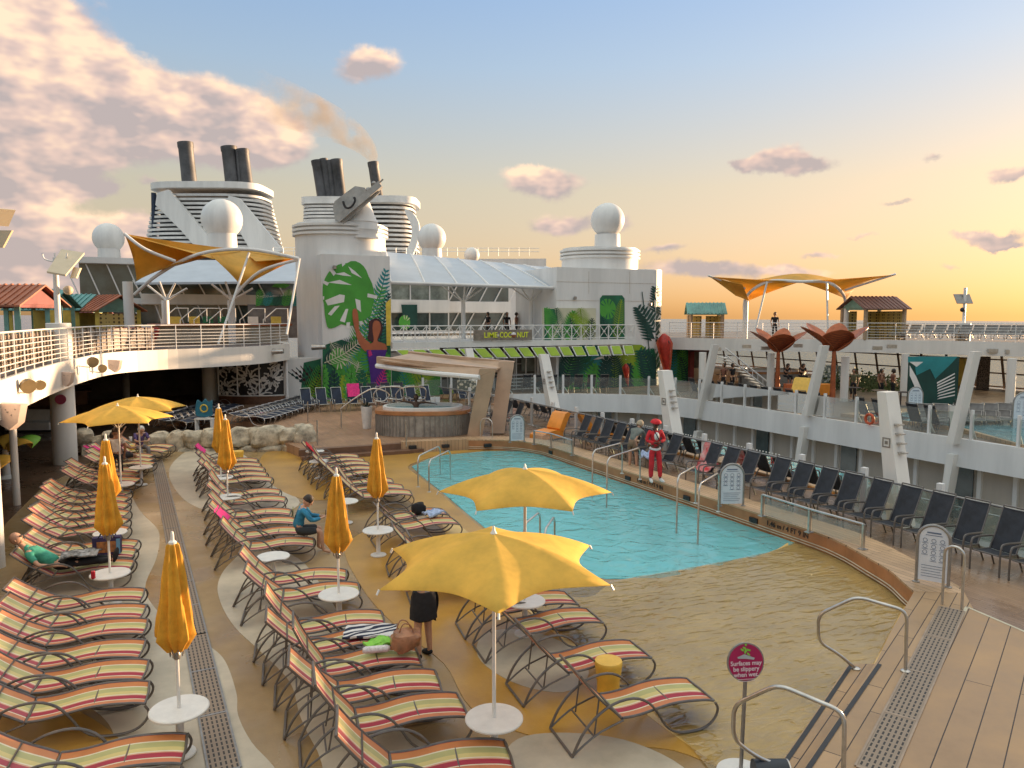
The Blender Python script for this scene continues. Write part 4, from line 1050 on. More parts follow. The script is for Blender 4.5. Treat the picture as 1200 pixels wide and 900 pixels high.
# ---------------------------------------------------------------- white fretwork wall at (257-333, 425-470)
a0, a1 = PD(257, 475, 41.5), PD(334, 475, 41.5)
t = thing('fretwork_wall', (a0.x, a0.y, 0), 'curved white cut-out fretwork wall above a brown wood base', 'screen')
def arc(u): p = a0.lerp(a1, u); n_ = Vector((SA, CA, 0)); return Vector((p.x, p.y, 0)) - n_ * .5 * math.sin(math.pi * u)
zt, zb = PD(300, 422, 41.5).z, PD(300, 463, 41.5).z
b = MB(); N = 14
for i in range(N):
    p, q = arc(i / N), arc((i + 1) / N); b.add([(p.x, p.y, .0), (q.x, q.y, 0), (q.x, q.y, zb), (p.x, p.y, zb)], [(0, 1, 2, 3)])
b.build('wood_base', brown_w, t)
b = MB()
for i in range(N):
    p, q = arc(i / N) + fw * .12, arc((i + 1) / N) + fw * .12; b.add([(p.x, p.y, zb), (q.x, q.y, zb), (q.x, q.y, zt), (p.x, p.y, zt)], [(0, 1, 2, 3)])
b.build('dark_backing', black_m, t)
b = MB()
for cx, cy in ((.12, .2), (.5, .5), (.83, .45), (.3, .9), (.62, .0), (.95, .95), (.02, .8)):
    for k in range(22):
        a = 2 * math.pi * k / 22 + rnd.uniform(-.1, .1); r0 = rnd.uniform(.03, .08); r1 = rnd.uniform(.12, .27); pts = []
        for j in range(7):
            f = j / 6; r = r0 + (r1 - r0) * f; aa = a + .35 * f * f * (1 if k % 2 else -1); u = cx + r * math.cos(aa); v = cy + r * 1.6 * math.sin(aa)
            if not (0 < u < 1 and 0 < v < 1): break
            c = arc(u); pts.append(Vector((c.x, c.y, zb + (zt - zb) * v)))
        if len(pts) > 2:
            w = .035 + .02 * rnd.random()
            b.ribbon(pts, w * 1.8, up=(SA, CA, 0))
for u in (0, .33, .66, 1): c = arc(u); b.box((c.x, c.y, (zt + zb) / 2), (.07, .07, zt - zb))
b.tube([arc(i / N) + Vector((0, 0, zb)) for i in range(N + 1)], .04, 5); b.tube([arc(i / N) + Vector((0, 0, zt)) for i in range(N + 1)], .04, 5)
b.build('fretwork', white_warm, t, smooth=False)
c = arc(1) + rv * .12; tag(MB().cyl((c.x, c.y, 0), (c.x, c.y, 2.8), .09).build('slim_post', white), 'slim white post at the right end of the fretwork wall', 'post')

# ---------------------------------------------------------------- rough stone wall
def boulder(c, s, seed):
    b = MB(); b.ball((0, 0, 0), 1, n=20)
    vs = []
    for x, y, z in b.v:
        v = Vector((x, y, z)); n_ = mathutils.noise.noise(v * 1.3 + Vector((seed * 7.1, 0, 0))) * .28 + mathutils.noise.noise(v * 3.1 + Vector((seed * 3.1, 5, 0))) * .10
        q = Vector((math.copysign(abs(x) ** .72, x), math.copysign(abs(y) ** .72, y), math.copysign(abs(z) ** .72, z))) * (1 + n_)
        vs.append((c[0] + q.x * s[0], c[1] + q.y * s[1], c[2] + q.z * s[2]))
    b.v = vs; return b
t = thing('stone_wall', (2, 31, 0), 'low wall of pale rough boulders behind the middle loungers', 'stone wall')
for i, (px, py, w, h) in enumerate(((186, 520, 15, 13), (208, 520, 12, 15), (228, 514, 14, 10), (222, 529, 13, 7), (250, 513, 13, 11), (243, 530, 13, 8), (268, 528, 12, 9), (284, 512, 15, 11), (296, 528, 16, 8), (314, 511, 20, 13), (318, 528, 18, 8), (339, 510, 12, 9), (341, 526, 10, 10), (357, 514, 13, 16), (275, 513, 9, 8))):
    c = PD(px, py, 28.9); k = 28.9 / F; boulder(c, (w * k * 1.05, .45, h * k * 1.05), i + 1).build('boulder', stone_m, t)
t = thing('stone_wall', (-2, 31.8, 0), 'pair of rough boulders beside the round white column', 'stone wall')
for i, (px, py, w, h) in enumerate(((99, 512, 10, 10), (104, 530, 9, 12), (118, 520, 10, 10), (130, 512, 9, 8))):
    c = PD(px, py, 28.0); k = 28. / F; boulder(c, (w * k, .4, h * k), i + 31).build('boulder', stone_m, t)
t = tag(boulder(PD(-2, 622, 20.5), (.35, .4, .75), 55).build('boulder', mat('grey_green_rock', (.2, .2, .15), .9, var=.2, bump=.6, bs=6)), 'dark mossy boulder behind the white pole at the left picture edge', 'rock')
# ---------------------------------------------------------------- murals
gA = mat('mural_bright_green', (.07, .33, .04), .6, var=.08, vs=1); gB = mat('mural_deep_green', (.01, .13, .06), .6, var=.15, vs=1); gC = mat('mural_dark_teal', (.005, .055, .045), .6, var=.15, vs=1)
gD = mat('mural_lime', (.27, .40, .02), .6, var=.1, vs=1); gE = mat('mural_cream', (.60, .58, .42), .6, var=.06, vs=1); gF = mat('mural_blue_teal', (.02, .23, .25), .6, var=.1, vs=1)
gS = mat('mural_skin_brown', (.42, .12, .05), .6, var=.08, vs=1); gH = mat('mural_hair', (.05, .012, .015), .6, var=.1); gP = mat('mural_violet', (.07, .012, .20), .6, var=.1); gM = mat('mural_magenta', (.55, .02, .17), .6, var=.1); gY = mat('sun_edge_and_ring_yellow', (.72, .52, .06), .6, var=.1)
PAL = [gA, gB, gC, gD, gE, gF, gS, gH, gP, gM, gY, white]
LA, LB, LC, LD, LE, LF, LS, LH, LP, LM_, LSUN, LW = range(12)


class Mural:
    def __init__(s, y, box=None): s.b = MB(); s.y = y; s.k = 0; s.box = box

    def poly(s, pts, col, sm=0):
        if s.box: pts = [(min(max(x, s.box[0]), s.box[2]), min(max(y, s.box[1]), s.box[3])) for x, y in pts]
        if sm: pts = [(p.x, p.y) for p in cat([(x, y, 0) for x, y in pts], sm, True)]
        s.k += 1; s.b.k = col; off = Vector((0, -.0015 * s.k, 0))
        s.b.face([PY(x, y, s.y) + off for x, y in pts])

    def frond(s, bx, by, tx, ty, w, n, col, curve=0., lw=.5):
        """palm frond from base to tip: midrib and n leaflets a side, half length w"""
        dx, dy = tx - bx, ty - by; L_ = math.hypot(dx, dy); ux, uy = dx / L_, dy / L_; nx, ny = -uy, ux
        def pt(t): return (bx + dx * t + nx * curve * math.sin(math.pi * t), by + dy * t + ny * curve * math.sin(math.pi * t))
        s.k += 1; s.b.k = col; off = Vector((0, -.0015 * s.k, 0)); g = L_ / n * lw
        def in_(x, y): return not s.box or (s.box[0] <= x <= s.box[2] and s.box[1] <= y <= s.box[3])
        for i in range(n + 1):
            t = .06 + .94 * i / n; x, y = pt(t); l = w * math.sin(math.pi * min(1, .18 + .78 * t)) ** .7
            for sg in (-1, 1):
                ax, ay = x + (nx * sg * .82 + ux * .6) * l, y + (ny * sg * .82 + uy * .6) * l
                if s.box: ax = min(max(ax, s.box[0]), s.box[2]); ay = min(max(ay, s.box[1]), s.box[3])
                if not in_(x, y): continue
                mx_, my_ = x + (nx * sg * .5 + ux * .25) * l, y + (ny * sg * .5 + uy * .25) * l
                if s.box: mx_ = min(max(mx_, s.box[0]), s.box[2]); my_ = min(max(my_, s.box[1]), s.box[3])
                q = [(x - ux * g * .4, y - uy * g * .4), (mx_ - ux * g * .6, my_ - uy * g * .6), (ax, ay), (mx_ + ux * g * .6, my_ + uy * g * .6), (x + ux * g * .4, y + uy * g * .4)]
                s.b.face([PY(a, c, s.y) + off for a, c in q])
        r = [pt(i / 8) for i in range(9)]; r = [p for p in r if in_(*p)]
        if len(r) > 2: s.b.face([PY(a + nx * .5, c + ny * .5, s.y) + off for a, c in r] + [PY(a - nx * .5, c - ny * .5, s.y) + off for a, c in r[::-1]])

    def monstera(s, cx, cy, r, ang, col, slot=LW, n=5):
        pts = []
        for i in range(28):
            a = 2 * math.pi * i / 28; q = r * (1 - .18 * math.cos(a) ** 2 + .06 * math.cos(2 * a)); pts.append((cx + q * math.cos(a + ang) * .85, cy + q * math.sin(a + ang)))
        s.poly(pts, col)
        for i in range(n):
            for sg in (-1, 1):
                a = ang + sg * (.55 + i * .5); r0, r1 = r * .35, r * 1.0
                x0, y0 = cx + r0 * math.cos(a) * .85, cy + r0 * math.sin(a); x1, y1 = cx + r1 * math.cos(a + .12 * sg) * .85, cy + r1 * math.sin(a + .12 * sg); nx, ny = -(y1 - y0), x1 - x0; L_ = math.hypot(nx, ny); nx /= L_; ny /= L_
                w = r * .055; xm, ym = (x0 + x1) / 2, (y0 + y1) / 2
                s.poly([(x0, y0), (xm + nx * w, ym + ny * w), (x1 + nx * w * 1.2, y1 + ny * w * 1.2), (x1 - nx * w * .6, y1 - ny * w * .6), (xm - nx * w, ym - ny * w)], slot)

    def build(s, parent, name='mural'): return s.b.build(name, PAL, parent, smooth=False)


def rect_from(px0, px1, y0, y1, z0, z1, b, yp=None):
    """box whose front face spans the pixel columns px0..px1 on plane y0"""
    yp = 400; a = PY(px0, yp, y0).x; c = PY(px1, yp, y0).x; b.bx(a, c, y0, y1, z0, z1); return a, c


def ringstack(b, c, rx, ry, z0, n, dz, out=.12):
    for k in range(n): b.lathe([(1, z0 + k * dz), (1 + out / rx, z0 + k * dz + .02), (1 + out / rx, z0 + k * dz + dz * .62), (1, z0 + k * dz + dz * .64)], (c[0], c[1], 0), n=40, sx=rx, sy=ry)


# left mural tower
Y1 = 43.0
t = thing('mural_tower', (PY(418, 460, Y1).x, 45, .3), 'white tower with a tropical mural of a waving woman and big green leaves', 'tower')
b = MB(); xa, xb = rect_from(378, 458, Y1, 46, .2, PY(418, 299, Y1).z, b); b.build('front_wall', white, t, smooth=False)
zc = PD(400, 278, 45.5).z; c = PD(400, 300, 46.0)
b = MB(); b.lathe([(1, .2), (1, zc)], (c.x, c.y, 0), n=40, sx=2.66, sy=2.3); b.build('drum', white, t)
b = MB(); ringstack(b, c, 2.66, 2.3, zc, 3, .24, .16); b.lathe([(1, zc - .01), (1, zc + .74)], (c.x, c.y, 0), n=40, sx=2.6, sy=2.25); b.build('rim_rings', white, t)
b = MB(); rect_from(334, 378, Y1 + .6, 45, .2, 2.75, b); b.build('left_wall', white, t, smooth=False)
b = MB(); rect_from(458, 517, Y1 + .3, 45, .2, 3.0, b); b.build('right_wall', white, t, smooth=False)
m = Mural(Y1 - .01, (378, 300, 458, 482))
m.poly([(378, 405), (400, 398), (420, 405), (440, 385), (458, 380), (458, 480), (378, 480)], LB)
m.frond(386, 470, 420, 396, 22, 12, LA, 5, .95); m.frond(400, 476, 452, 418, 20, 10, LA, -4, .95); m.frond(400, 470, 452, 318, 20, 30, LF, 6); m.frond(420, 440, 448, 338, 24, 26, LA, -6, .42); m.frond(440, 430, 456, 345, 16, 20, LC, 0, .4)
m.poly([(452, 355), (458, 350), (458, 405), (453, 405)], LSUN)  # yellow strip paints sunlight onto the tower's right edge
m.monstera(408, 345, 40, -.6, LA, LW, 5); m.poly([(392, 322), (411, 306), (426, 312), (433, 330), (430, 350), (436, 366), (424, 376), (405, 378), (388, 385), (382, 378), (380, 345)], LA, 3)
for q in ([(384, 331), (398, 328), (412, 334), (400, 333)], [(381, 352), (398, 345), (404, 346), (403, 354), (384, 358)], [(384, 368), (392, 359), (398, 358), (388, 370)], [(408, 312), (416, 318), (424, 326), (412, 320)], [(398, 376), (405, 362), (408, 362), (404, 378)], [(416, 350), (422, 352), (423, 366), (418, 362)], [(392, 321), (403, 319), (412, 324), (402, 323)]): m.poly(q, LW)
m.frond(378, 425, 428, 402, 13, 22, LC, -6); m.frond(380, 470, 425, 412, 16, 22, LA, 8); m.frond(378, 448, 432, 440, 15, 24, LC, 6); m.frond(395, 480, 420, 425, 15, 20, LE, 4, .16); m.frond(380, 482, 402, 436, 14, 16, LA, -3); m.frond(386, 400, 420, 430, 10, 20, LE, 3, .2); m.frond(400, 482, 430, 440, 12, 18, LD, -2, .3)
for k in range(8): m.frond(384 + k * 10, 484, 380 + k * 11, 430 + 6 * (k % 3), 12, 9, (LA, LC, LD, LA, LB, LA, LC, LA)[k], (k % 3 - 1) * 3, .8)
m.monstera(396, 420, 13, -.5, LA, LE, 4); m.frond(380, 425, 424, 398, 12, 14, LE, 3, .25)
# woman in the mural: raised arm, head, shoulders, violet dress
m.poly([(413, 363), (417, 362), (419, 367), (420, 378), (421, 388), (428, 398), (434, 403), (428, 412), (420, 402), (416, 388), (413, 374)], LS, 2)
m.poly([(432, 377), (440, 373), (446, 376), (448, 386), (444, 396), (440, 402), (434, 400), (430, 396), (432, 388)], LH, 2)
m.poly([(438, 376), (444, 377), (446, 385), (443, 394), (442, 400), (451, 403), (452, 412), (430, 412), (428, 406), (437, 401), (437, 393), (436, 384)], LS, 2)
m.poly([(429, 410), (453, 410), (450, 420), (447, 428), (453, 445), (456, 468), (433, 468), (434, 445), (432, 428)], LP, 0)
m.frond(436, 466, 450, 434, 9, 9, LM_, 2, .4); m.poly([(431, 411), (434, 410), (436, 416), (432, 418)], LM_)
m.build(t)
m = Mural(Y1 + .59, (335, 405, 378, 482))
m.poly([(356, 425), (378, 420), (378, 482), (350, 482)], LB)
for a_ in range(9): m.frond(378, 470, 338 + a_ * 5, 428 + abs(a_ - 4) * 2, 3, 8, (LC, LH)[a_ % 2], 2, .5)
m.frond(352, 480, 374, 430, 14, 16, LA, 3, .35); m.frond(362, 482, 378, 440, 12, 14, LD, -3, .3); m.build(t)
m = Mural(Y1 + .29, (459, 405, 516, 482))
m.poly([(459, 425), (516, 430), (516, 480), (459, 480)], LB); m.frond(500, 480, 512, 432, 16, 9, LA, 2, .9); m.monstera(478, 462, 15, -.4, LA, LC, 4)
m.frond(470, 480, 510, 430, 18, 14, LD, -5, .8); m.frond(466, 480, 476, 436, 16, 12, LA, 3, .8); m.frond(462, 478, 480, 432, 13, 16, LA, 4, .4); m.frond(490, 482, 516, 436, 13, 18, LA, 2, .4); m.frond(459, 470, 500, 446, 10, 18, LE, 3, .2); m.frond(476, 482, 470, 434, 9, 14, LF, 3, .3); m.build(t)

# right mural tower
t = thing('mural_tower', (PY(720, 460, Y1).x, 45, .3), 'white tower with a round dome on top and dark palm leaves painted along its foot', 'tower')
b = MB(); xa, xb = rect_from(652, 768, Y1, 49, .2, PY(720, 315, Y1).z, b)
cyl_r = 1.6; zr = PY(760, 315, Y1).z; b.build('front_wall', white, t, smooth=False)
b = MB(); b.lathe([(1, .2), (1, zr - .02)], (xb - .35, Y1 + 2.55, 0), n=32, sx=2.0, sy=2.45); b.build('rounded_corner', white, t)
c = PD(703, 300, 54.2); zc = PD(703, 302, 52).z
b = MB(); b.lathe([(1, .2), (1, zc)], (c.x, c.y, 0), n=40, sx=2.75, sy=2.5); b.build('drum', white, t)
b = MB(); ringstack(b, c, 2.75, 2.5, zc, 3, .24, .14); b.lathe([(1, zc - .01), (1, zc + .75)], (c.x, c.y, 0), n=40, sx=2.7, sy=2.45); b.build('rim_rings', white, t)
dome = thing('radar_dome', (c.x, c.y, zc + .7), 'large pale radar dome on the right mural tower', 'dome', 'white radar domes')
k = 53.5 / F; cc = PD(712, 258, 53.5)
MB().ball(cc, 19.5 * k, n=28).build('globe', white, dome); MB().lathe([(15 * k, zc + .7), (14.5 * k, PD(712, 275, 53.5).z)], (cc.x, cc.y, 0), n=28).build('neck', white, dome)
m = Mural(Y1 - .01, (638, 340, 786, 470))
m.box = (655, 404, 768, 466)
m.poly([(655, 440), (700, 436), (768, 440), (768, 466), (655, 466)], LB); m.monstera(688, 422, 24, .5, LF); m.monstera(742, 424, 26, -1.3, LD)
for k in range(9): m.frond(660 + k * 13, 468, 656 + k * 13.5, 428 - 8 * (k % 3), 15, 9, (LC, LA, LB, LA, LC, LD, LC, LA, LB)[k], (k % 3 - 1) * 3, .85)
m.frond(655, 455, 672, 410, 22, 14, LC, 2, .8); m.frond(720, 468, 719, 418, 19, 18, LC, 0, .75); m.frond(768, 460, 752, 412, 18, 14, LC, 2, .8)
m.box = (735, 335, 768, 466); m.frond(764, 440, 752, 342, 0, 1, LC); m.box = (743, 335, 786, 450)
m.build(t)
b_ = MB()
for q_ in (330, 352): b_.beam(PY(652, q_, Y1 - .004), Vector((PY(768, q_, Y1 - .004).x, Y1 - .004, PY(652, q_, Y1).z)), .012, .025)
for q_ in (690, 738): b_.beam(PY(q_, 318, Y1 - .004), PY(q_, 344, Y1 - .004), .025, .012)
b_.build('seam', steel, t)
for q_, l_ in (((674, 349), 'small wall lamp on the right mural tower above the leaf panel'), ((392, 313), 'small round loudspeaker on the left mural tower beside the big leaf'), ((762, 356), 'small camera on the right edge of the right mural tower')):
    p_ = PY(q_[0], q_[1], Y1 - .12); tag(MB().lathe([(.04, -.12), (.11, -.1), (.11, .06), (.05, .1)], p_, n=14).build('wall_lamp', steel_dark, off=p_), l_, 'lamp', 'small fittings on the mural towers')
# wrap-around fronds on the rounded corner: flat leaflets set just proud of it
b = MB(); PALm = [gC, gB, gA, gY]
def on_corner(px, py, off=.03):
    """nearest point of the rounded corner (or flat front) under a pixel"""
    d, yy = ray(px, py); cx, cy, rx, ry = xb - .35, Y1 + 2.55, 2.0 + off, 2.45 + off
    A_ = d.x ** 2 / rx ** 2 + d.y ** 2 / ry ** 2; B_ = 2 * (d.x * -cx / rx ** 2 + d.y * -cy / ry ** 2); C_ = cx * cx / rx ** 2 + cy * cy / ry ** 2 - 1; D_ = B_ * B_ - 4 * A_ * C_
    p = PY(px, py, Y1 - off)
    if D_ > 0:
        s_ = (-B_ - math.sqrt(D_)) / (2 * A_); q = EYE + d * s_
        if p.x > xb or q.y < p.y: return q
    return p if p.x <= xb + .02 else None
def cfrond(bx, by, tx, ty, w, n, col, curve=0., lw=.5, sides=(-1, 1), off=.03):
    dx, dy = tx - bx, ty - by; L_ = math.hypot(dx, dy); ux, uy = dx / L_, dy / L_; nx, ny = -uy, ux; b.k = col; g = L_ / n * lw
    for i in range(n + 1):
        tt = .05 + .95 * i / n; x, y = bx + dx * tt + nx * curve * math.sin(math.pi * tt), by + dy * tt + ny * curve * math.sin(math.pi * tt); l = w * math.sin(math.pi * min(1, .2 + .76 * tt)) ** .6
        for sg in sides:
            prev = None
            for j in range(5):
                f = j / 4; hx, hy = x + (nx * sg * .85 + ux * .55) * l * f, y + (ny * sg * .85 + uy * .55) * l * f; ww = g * (.5, .85, .8, .55, .05)[j]
                pa, pb = on_corner(hx - ux * ww / 2, hy - uy * ww / 2, off), on_corner(hx + ux * ww / 2, hy + uy * ww / 2, off)
                if pa is None or pb is None: break
                if prev: b.add([prev[0], prev[1], pb, pa], [(0, 1, 2, 3)])
                prev = (pa, pb)
cfrond(775, 425, 768, 338, 18, 24, 0, 5, 1.0); cfrond(782, 440, 748, 362, 22, 20, 0, 8, 1.1, off=.035); cfrond(786, 470, 750, 412, 22, 16, 1, 5, 1., off=.04); cfrond(784, 452, 780, 395, 12, 16, 2, 0, .4, off=.045)
b.build('mural', PALm, t, smooth=False)
m = Mural(Y1 - .3, (637, 360, 698, 400))
b = MB(); rect_from(637, 698, Y1 - .28, Y1 - .05, UZ, PY(660, 361, Y1 - .28).z, b); b.build('mural_panel', gE, t, smooth=False)
m.poly([(638, 362), (650, 362), (658, 400), (638, 400)], LB); m.frond(668, 402, 672, 366, 13, 10, LA, 0, .8); m.frond(650, 400, 640, 362, 12, 14, LA, 2, .8); m.frond(660, 400, 652, 362, 12, 14, LB, -2, .4); m.frond(684, 398, 680, 362, 14, 18, LD, 0, .35); m.frond(700, 385, 668, 368, 10, 16, LD, -3, .4); m.frond(676, 402, 668, 374, 10, 10, LC, 0, .4); m.frond(690, 402, 694, 374, 9, 10, LC, 0, .4); m.frond(644, 402, 660, 372, 8, 14, LE, 0, .2)
m.build(t)
m = Mural(Y1 - .02, (703, 346, 732, 400)); m.poly([(703, 350), (706, 346), (729, 346), (732, 350), (732, 400), (703, 400)], LB); m.monstera(712, 362, 13, -.4, LA, LB, 4); m.frond(722, 398, 728, 352, 9, 16, LD, 0, .3); m.frond(712, 400, 706, 372, 9, 12, LC, 0, .5); m.build(t, 'mural_door')
# teal panel right of that tower, with a maroon framed kiosk
t = thing('bar_kiosk', (PY(805, 440, 43.6).x, 43.6, .4), 'maroon framed bar kiosk with a green leaf panel beside the right tower', 'kiosk')
b = MB(); rect_from(783, 809, 44.2, 44.6, .4, 2.9, b); b.build('leaf_panel', gB, t, smooth=False)
m = Mural(44.19, (784, 400, 808, 452)); m.frond(796, 452, 800, 410, 12, 14, LA, 0, .5); m.frond(806, 455, 798, 420, 9, 12, LC, 2, .5); m.frond(788, 455, 790, 405, 7, 14, LF, 0, .5); m.build(t)
b = MB(); rect_from(809, 814, 44.0, 44.4, .4, 2.9, b); rect_from(809, 836, 44.0, 44.4, 2.55, 2.9, b); b.build('door_frame', maroon_p, t, smooth=False)
b = MB(); rect_from(814, 836, 44.2, 44.5, .4, 1.35, b); b.build('counter_front', steel_dark, t, smooth=False)
b = MB(); rect_from(814, 836, 44.25, 44.5, 1.36, 2.54, b); b.build('shutter', greymesh, t, smooth=False)

# red macaw sculptures hung before the right tower
def macaw(px0, py0, px1, py1, yv, s, label):
    a, c = PY(px0, py0, yv), PY(px1, py1, yv); t = thing('macaw_sculpture', c, label, 'sculpture', 'red bird sculptures')
    b = MB(); d = a - c; L_ = d.length
    b.tube([c, c + d * .12, c + d * .3, c + d * .5, c + d * .66, c + d * .8, c + d * .92, a], [.03 * s, .10 * s, .17 * s, .30 * s, .40 * s, .44 * s, .38 * s, .10 * s], 14); b.build('body', mat('red_sculpture', (.50, .035, .02), .45, var=.25, vs=3), t)
    b = MB(); q = c + d * .82; b.ball(q + Vector((.03, -.34 * s, 0)), .17 * s, (.5, .7, 1.1), 10); b.build('beak', black_m, t)
    for sg in (-1, 1):
        b = MB(); b.plate([c + d * .62 + rv * sg * .3 * s, c + d * .9 + rv * sg * .42 * s, c + d * .8 + rv * sg * .56 * s, c + d * .4 + rv * sg * .34 * s, c + d * .12 + rv * sg * .14 * s, c + d * .3 + rv * sg * .14 * s], (0, .06, 0)); b.build('wing', mat('orange_red_sculpture', (.55, .09, .03), .5, var=.2, vs=3), t)
macaw(778, 391, 783, 447, 42.3, 1.0, 'large red macaw sculpture at the corner of the right mural tower'); macaw(733, 426, 736, 453, 42.4, .42, 'small red bird sculpture before the lower mural of the right tower')

# ---------------------------------------------------------------- central upper deck between the towers
xl, xr = PY(458, 400, 42.9).x, PY(742, 400, 42.9).x
struct(MB().bx(xl, xr, 42.6, 68, UZ - .35, UZ).build('bridge_deck', white, smooth=False))
xr_path = [(xl, 42.7), (xr, 42.7)]
t = thing('cross_railing', (xl, 42.7, UZ), 'white railing of crossed bars along the central upper deck', 'railing')
b = MB(); b.tube([(xl, 42.7, UZ + .95), (xr, 42.7, UZ + .95)], .035, 6); b.tube([(xl, 42.7, UZ + .1), (xr, 42.7, UZ + .1)], .03, 6); b.build('top_rail', white, t)
nb = 24; b = MB()
for i in range(nb):
    x0, x1 = xl + (xr - xl) * i / nb, xl + (xr - xl) * (i + 1) / nb
    b.tube([(x0, 42.7, UZ + .1), (x1, 42.7, UZ + .95)], .022, 5); b.tube([(x0, 42.69, UZ + .95), (x1, 42.69, UZ + .1)], .022, 5); b.lathe([(.1, UZ + .5), (.1, UZ + .54)], ((x0 + x1) / 2, 42.68, 0), n=8)
b.build('cross_bars', white, t)
for i in range(nb + 1): x0 = xl + (xr - xl) * i / nb; MB().box((x0, 42.7, UZ + .5), (.06, .06, 1.0)).build('post', white, t)
# name board
a_, c_ = PY(555, 395, 42.55), PY(623, 395, 42.55)
t = thing('name_board', ((a_.x + c_.x) / 2, 42.5, UZ + .5), 'grey wooden sign board reading LIME COCONUT in lime letters on the central railing', 'sign')
za, zb_ = PY(590, 386.5, 42.55).z, PY(590, 399, 42.55).z
MB().bx(a_.x, c_.x, 42.5, 42.58, zb_, za).build('board', mat('weathered_board', (.24, .20, .16), .7, var=.2, vs=4), t, smooth=False)
lime_l = mat('lime_letters', (.78, .85, .03), .5, var=.04)
Mt = lambda x, z, y=42.49: Matrix.Translation((x, y, z)) @ Matrix.Rotation(R(90), 4, 'X')
zc_ = (za + zb_) / 2
text_mesh('LIME', .46, Mt(PY(575, 393, 42.5).x, zc_), lime_l, 'lettering', t, .01, font_scale=.98)
text_mesh('COC', .46, Mt(PY(592.5, 393, 42.5).x, zc_), lime_l, 'lettering', t, .01, font_scale=.8); text_mesh('NUT', .46, Mt(PY(612.5, 393, 42.5).x, zc_), lime_l, 'lettering', t, .01, font_scale=.82)
text_mesh('&', .22, Mt(PY(583.8, 393, 42.5).x, zc_), offw, 'lettering', t, .01)
b = MB(); q = PY(602, 393, 42.48); b.ball((q.x, q.y, q.z + .02), .17, (1, .3, 1), 14, z0=-1, z1=.1); b.build('coconut_shell', mat('coconut_brown', (.30, .10, .04), .8), t); b = MB(); b.ball((q.x, q.y, q.z + .04), .17, (1, .3, .9), 14, z0=0); b.build('coconut_flesh', white, t)
# green and white awning slats
t = thing('slat_awning', (xl, 42, UZ - .5), 'awning of lime green slats framed in white under the central deck edge', 'awning')
for i in range(17):
    u = i / 16; x = xl + .5 + (xr - xl - 1.2) * u; tilt = (u - .72) * 1.4
    b = MB(); pts = [Vector((x - .38 + tilt * .0, 42.55, UZ - .42)), Vector((x + .38, 42.55, UZ - .42)), Vector((x + .38 - tilt * .6, 41.9, UZ - 1.02)), Vector((x - .38 - tilt * .6, 41.9, UZ - 1.02))]
    cen = sum(pts, Vector()) / 4; b.plate([cen + (p - cen) * .86 + Vector((0, -.03, .02)) for p in pts], (0, -.012, .006)); s1 = b.build('slat', gD, t, smooth=False)
    b = MB(); b.plate(pts, (0, .05, .0)); b.build('slat_frame', white, t, smooth=False)
# crowded bar below: dim wall with white posts and glass
t = thing('glazed_bar', (18, 46, .4), 'glazed bar front with thin pale posts below the central deck', 'bar')
b = MB(); x0, x1 = rect_from(517, 652, 46, 46.3, .3, 3.2, b); b.build('back_wall', mat('dim_grey_wall', (.16, .15, .13), .5, var=.35, vs=1.2), t, smooth=False)
b = MB(); c_ = MB()
for k in range(16): x = x0 + (x1 - x0) * (k + .5) / 16; b.cyl((x, 45.6 - (k % 3) * .7, .4), (x, 45.6 - (k % 3) * .7, 3.2), .045, n=6)
for z in (1.2, 1.9, 2.6): c_.bx(x0, x1, 45.9, 45.98, z, z + .05)
b.build('pale_post', white, t); c_.build('shelf_line', white_warm, t)
for k in range(5): MB().bx(x0 + .3 + k * 1.35, x0 + 1.3 + k * 1.35, 45.85, 45.9, 1.4, 2.5).build('window_pane', glass_lit, t, smooth=False)
b = MB()
for k in range(5): b.bx(x0 + 3.6, x0 + 5.6, 43.0 + k * .25, 43.15 + k * .25, .5 + k * .2, .55 + k * .2)
b.build('stair_tread', white, t)

# white roof canopy between the towers
t = thing('roof_canopy', (20, 46, 6), 'long sloping white canopy roof joining the two mural towers', 'canopy')
P00, P10 = PY(458, 331, 43.4), PY(738, 340, 43.4); P01, P11 = PY(452, 295, 50.5), PY(662, 315, 50.5)
def rf(u, v):
    p = P00.lerp(P10, u).lerp(P01.lerp(P11, u), v); return p + Vector((0, 0, .12 * math.sin(math.pi * v)))
b = MB(); b.grid(rf, 28, 8, .12); b.build('roof', mat('bluish_white_membrane', (.46, .50, .55), .5, var=.05, vs=.7), t)
for k in range(9):
    u = k / 8; MB().tube([rf(u, j / 8) + Vector((0, 0, .02)) for j in range(9)], .06, 6).build('seam_rib', white, t)
MB().tube([rf(i / 20, 0) for i in range(21)], .09, 8).build('edge_tube', white, t)
for px in (543, 622):
    q = PY(px, 386, 46); b = MB(); tx = PY(px, 345, 46); b.cyl((q.x, 46, UZ), (q.x, 46, tx.z - .4), .16, .13, 12)
    for dx, dy in ((-1.5, -1), (1.5, -1), (-1.1, 1.5), (1.1, 1.5), (-.5, -1.6), (.5, -1.6)): b.tube([(q.x, 46, tx.z - .5), (q.x + dx, 46 + dy, tx.z + .75)], .05, 6)
    b.build('tree_column', white_warm, t)

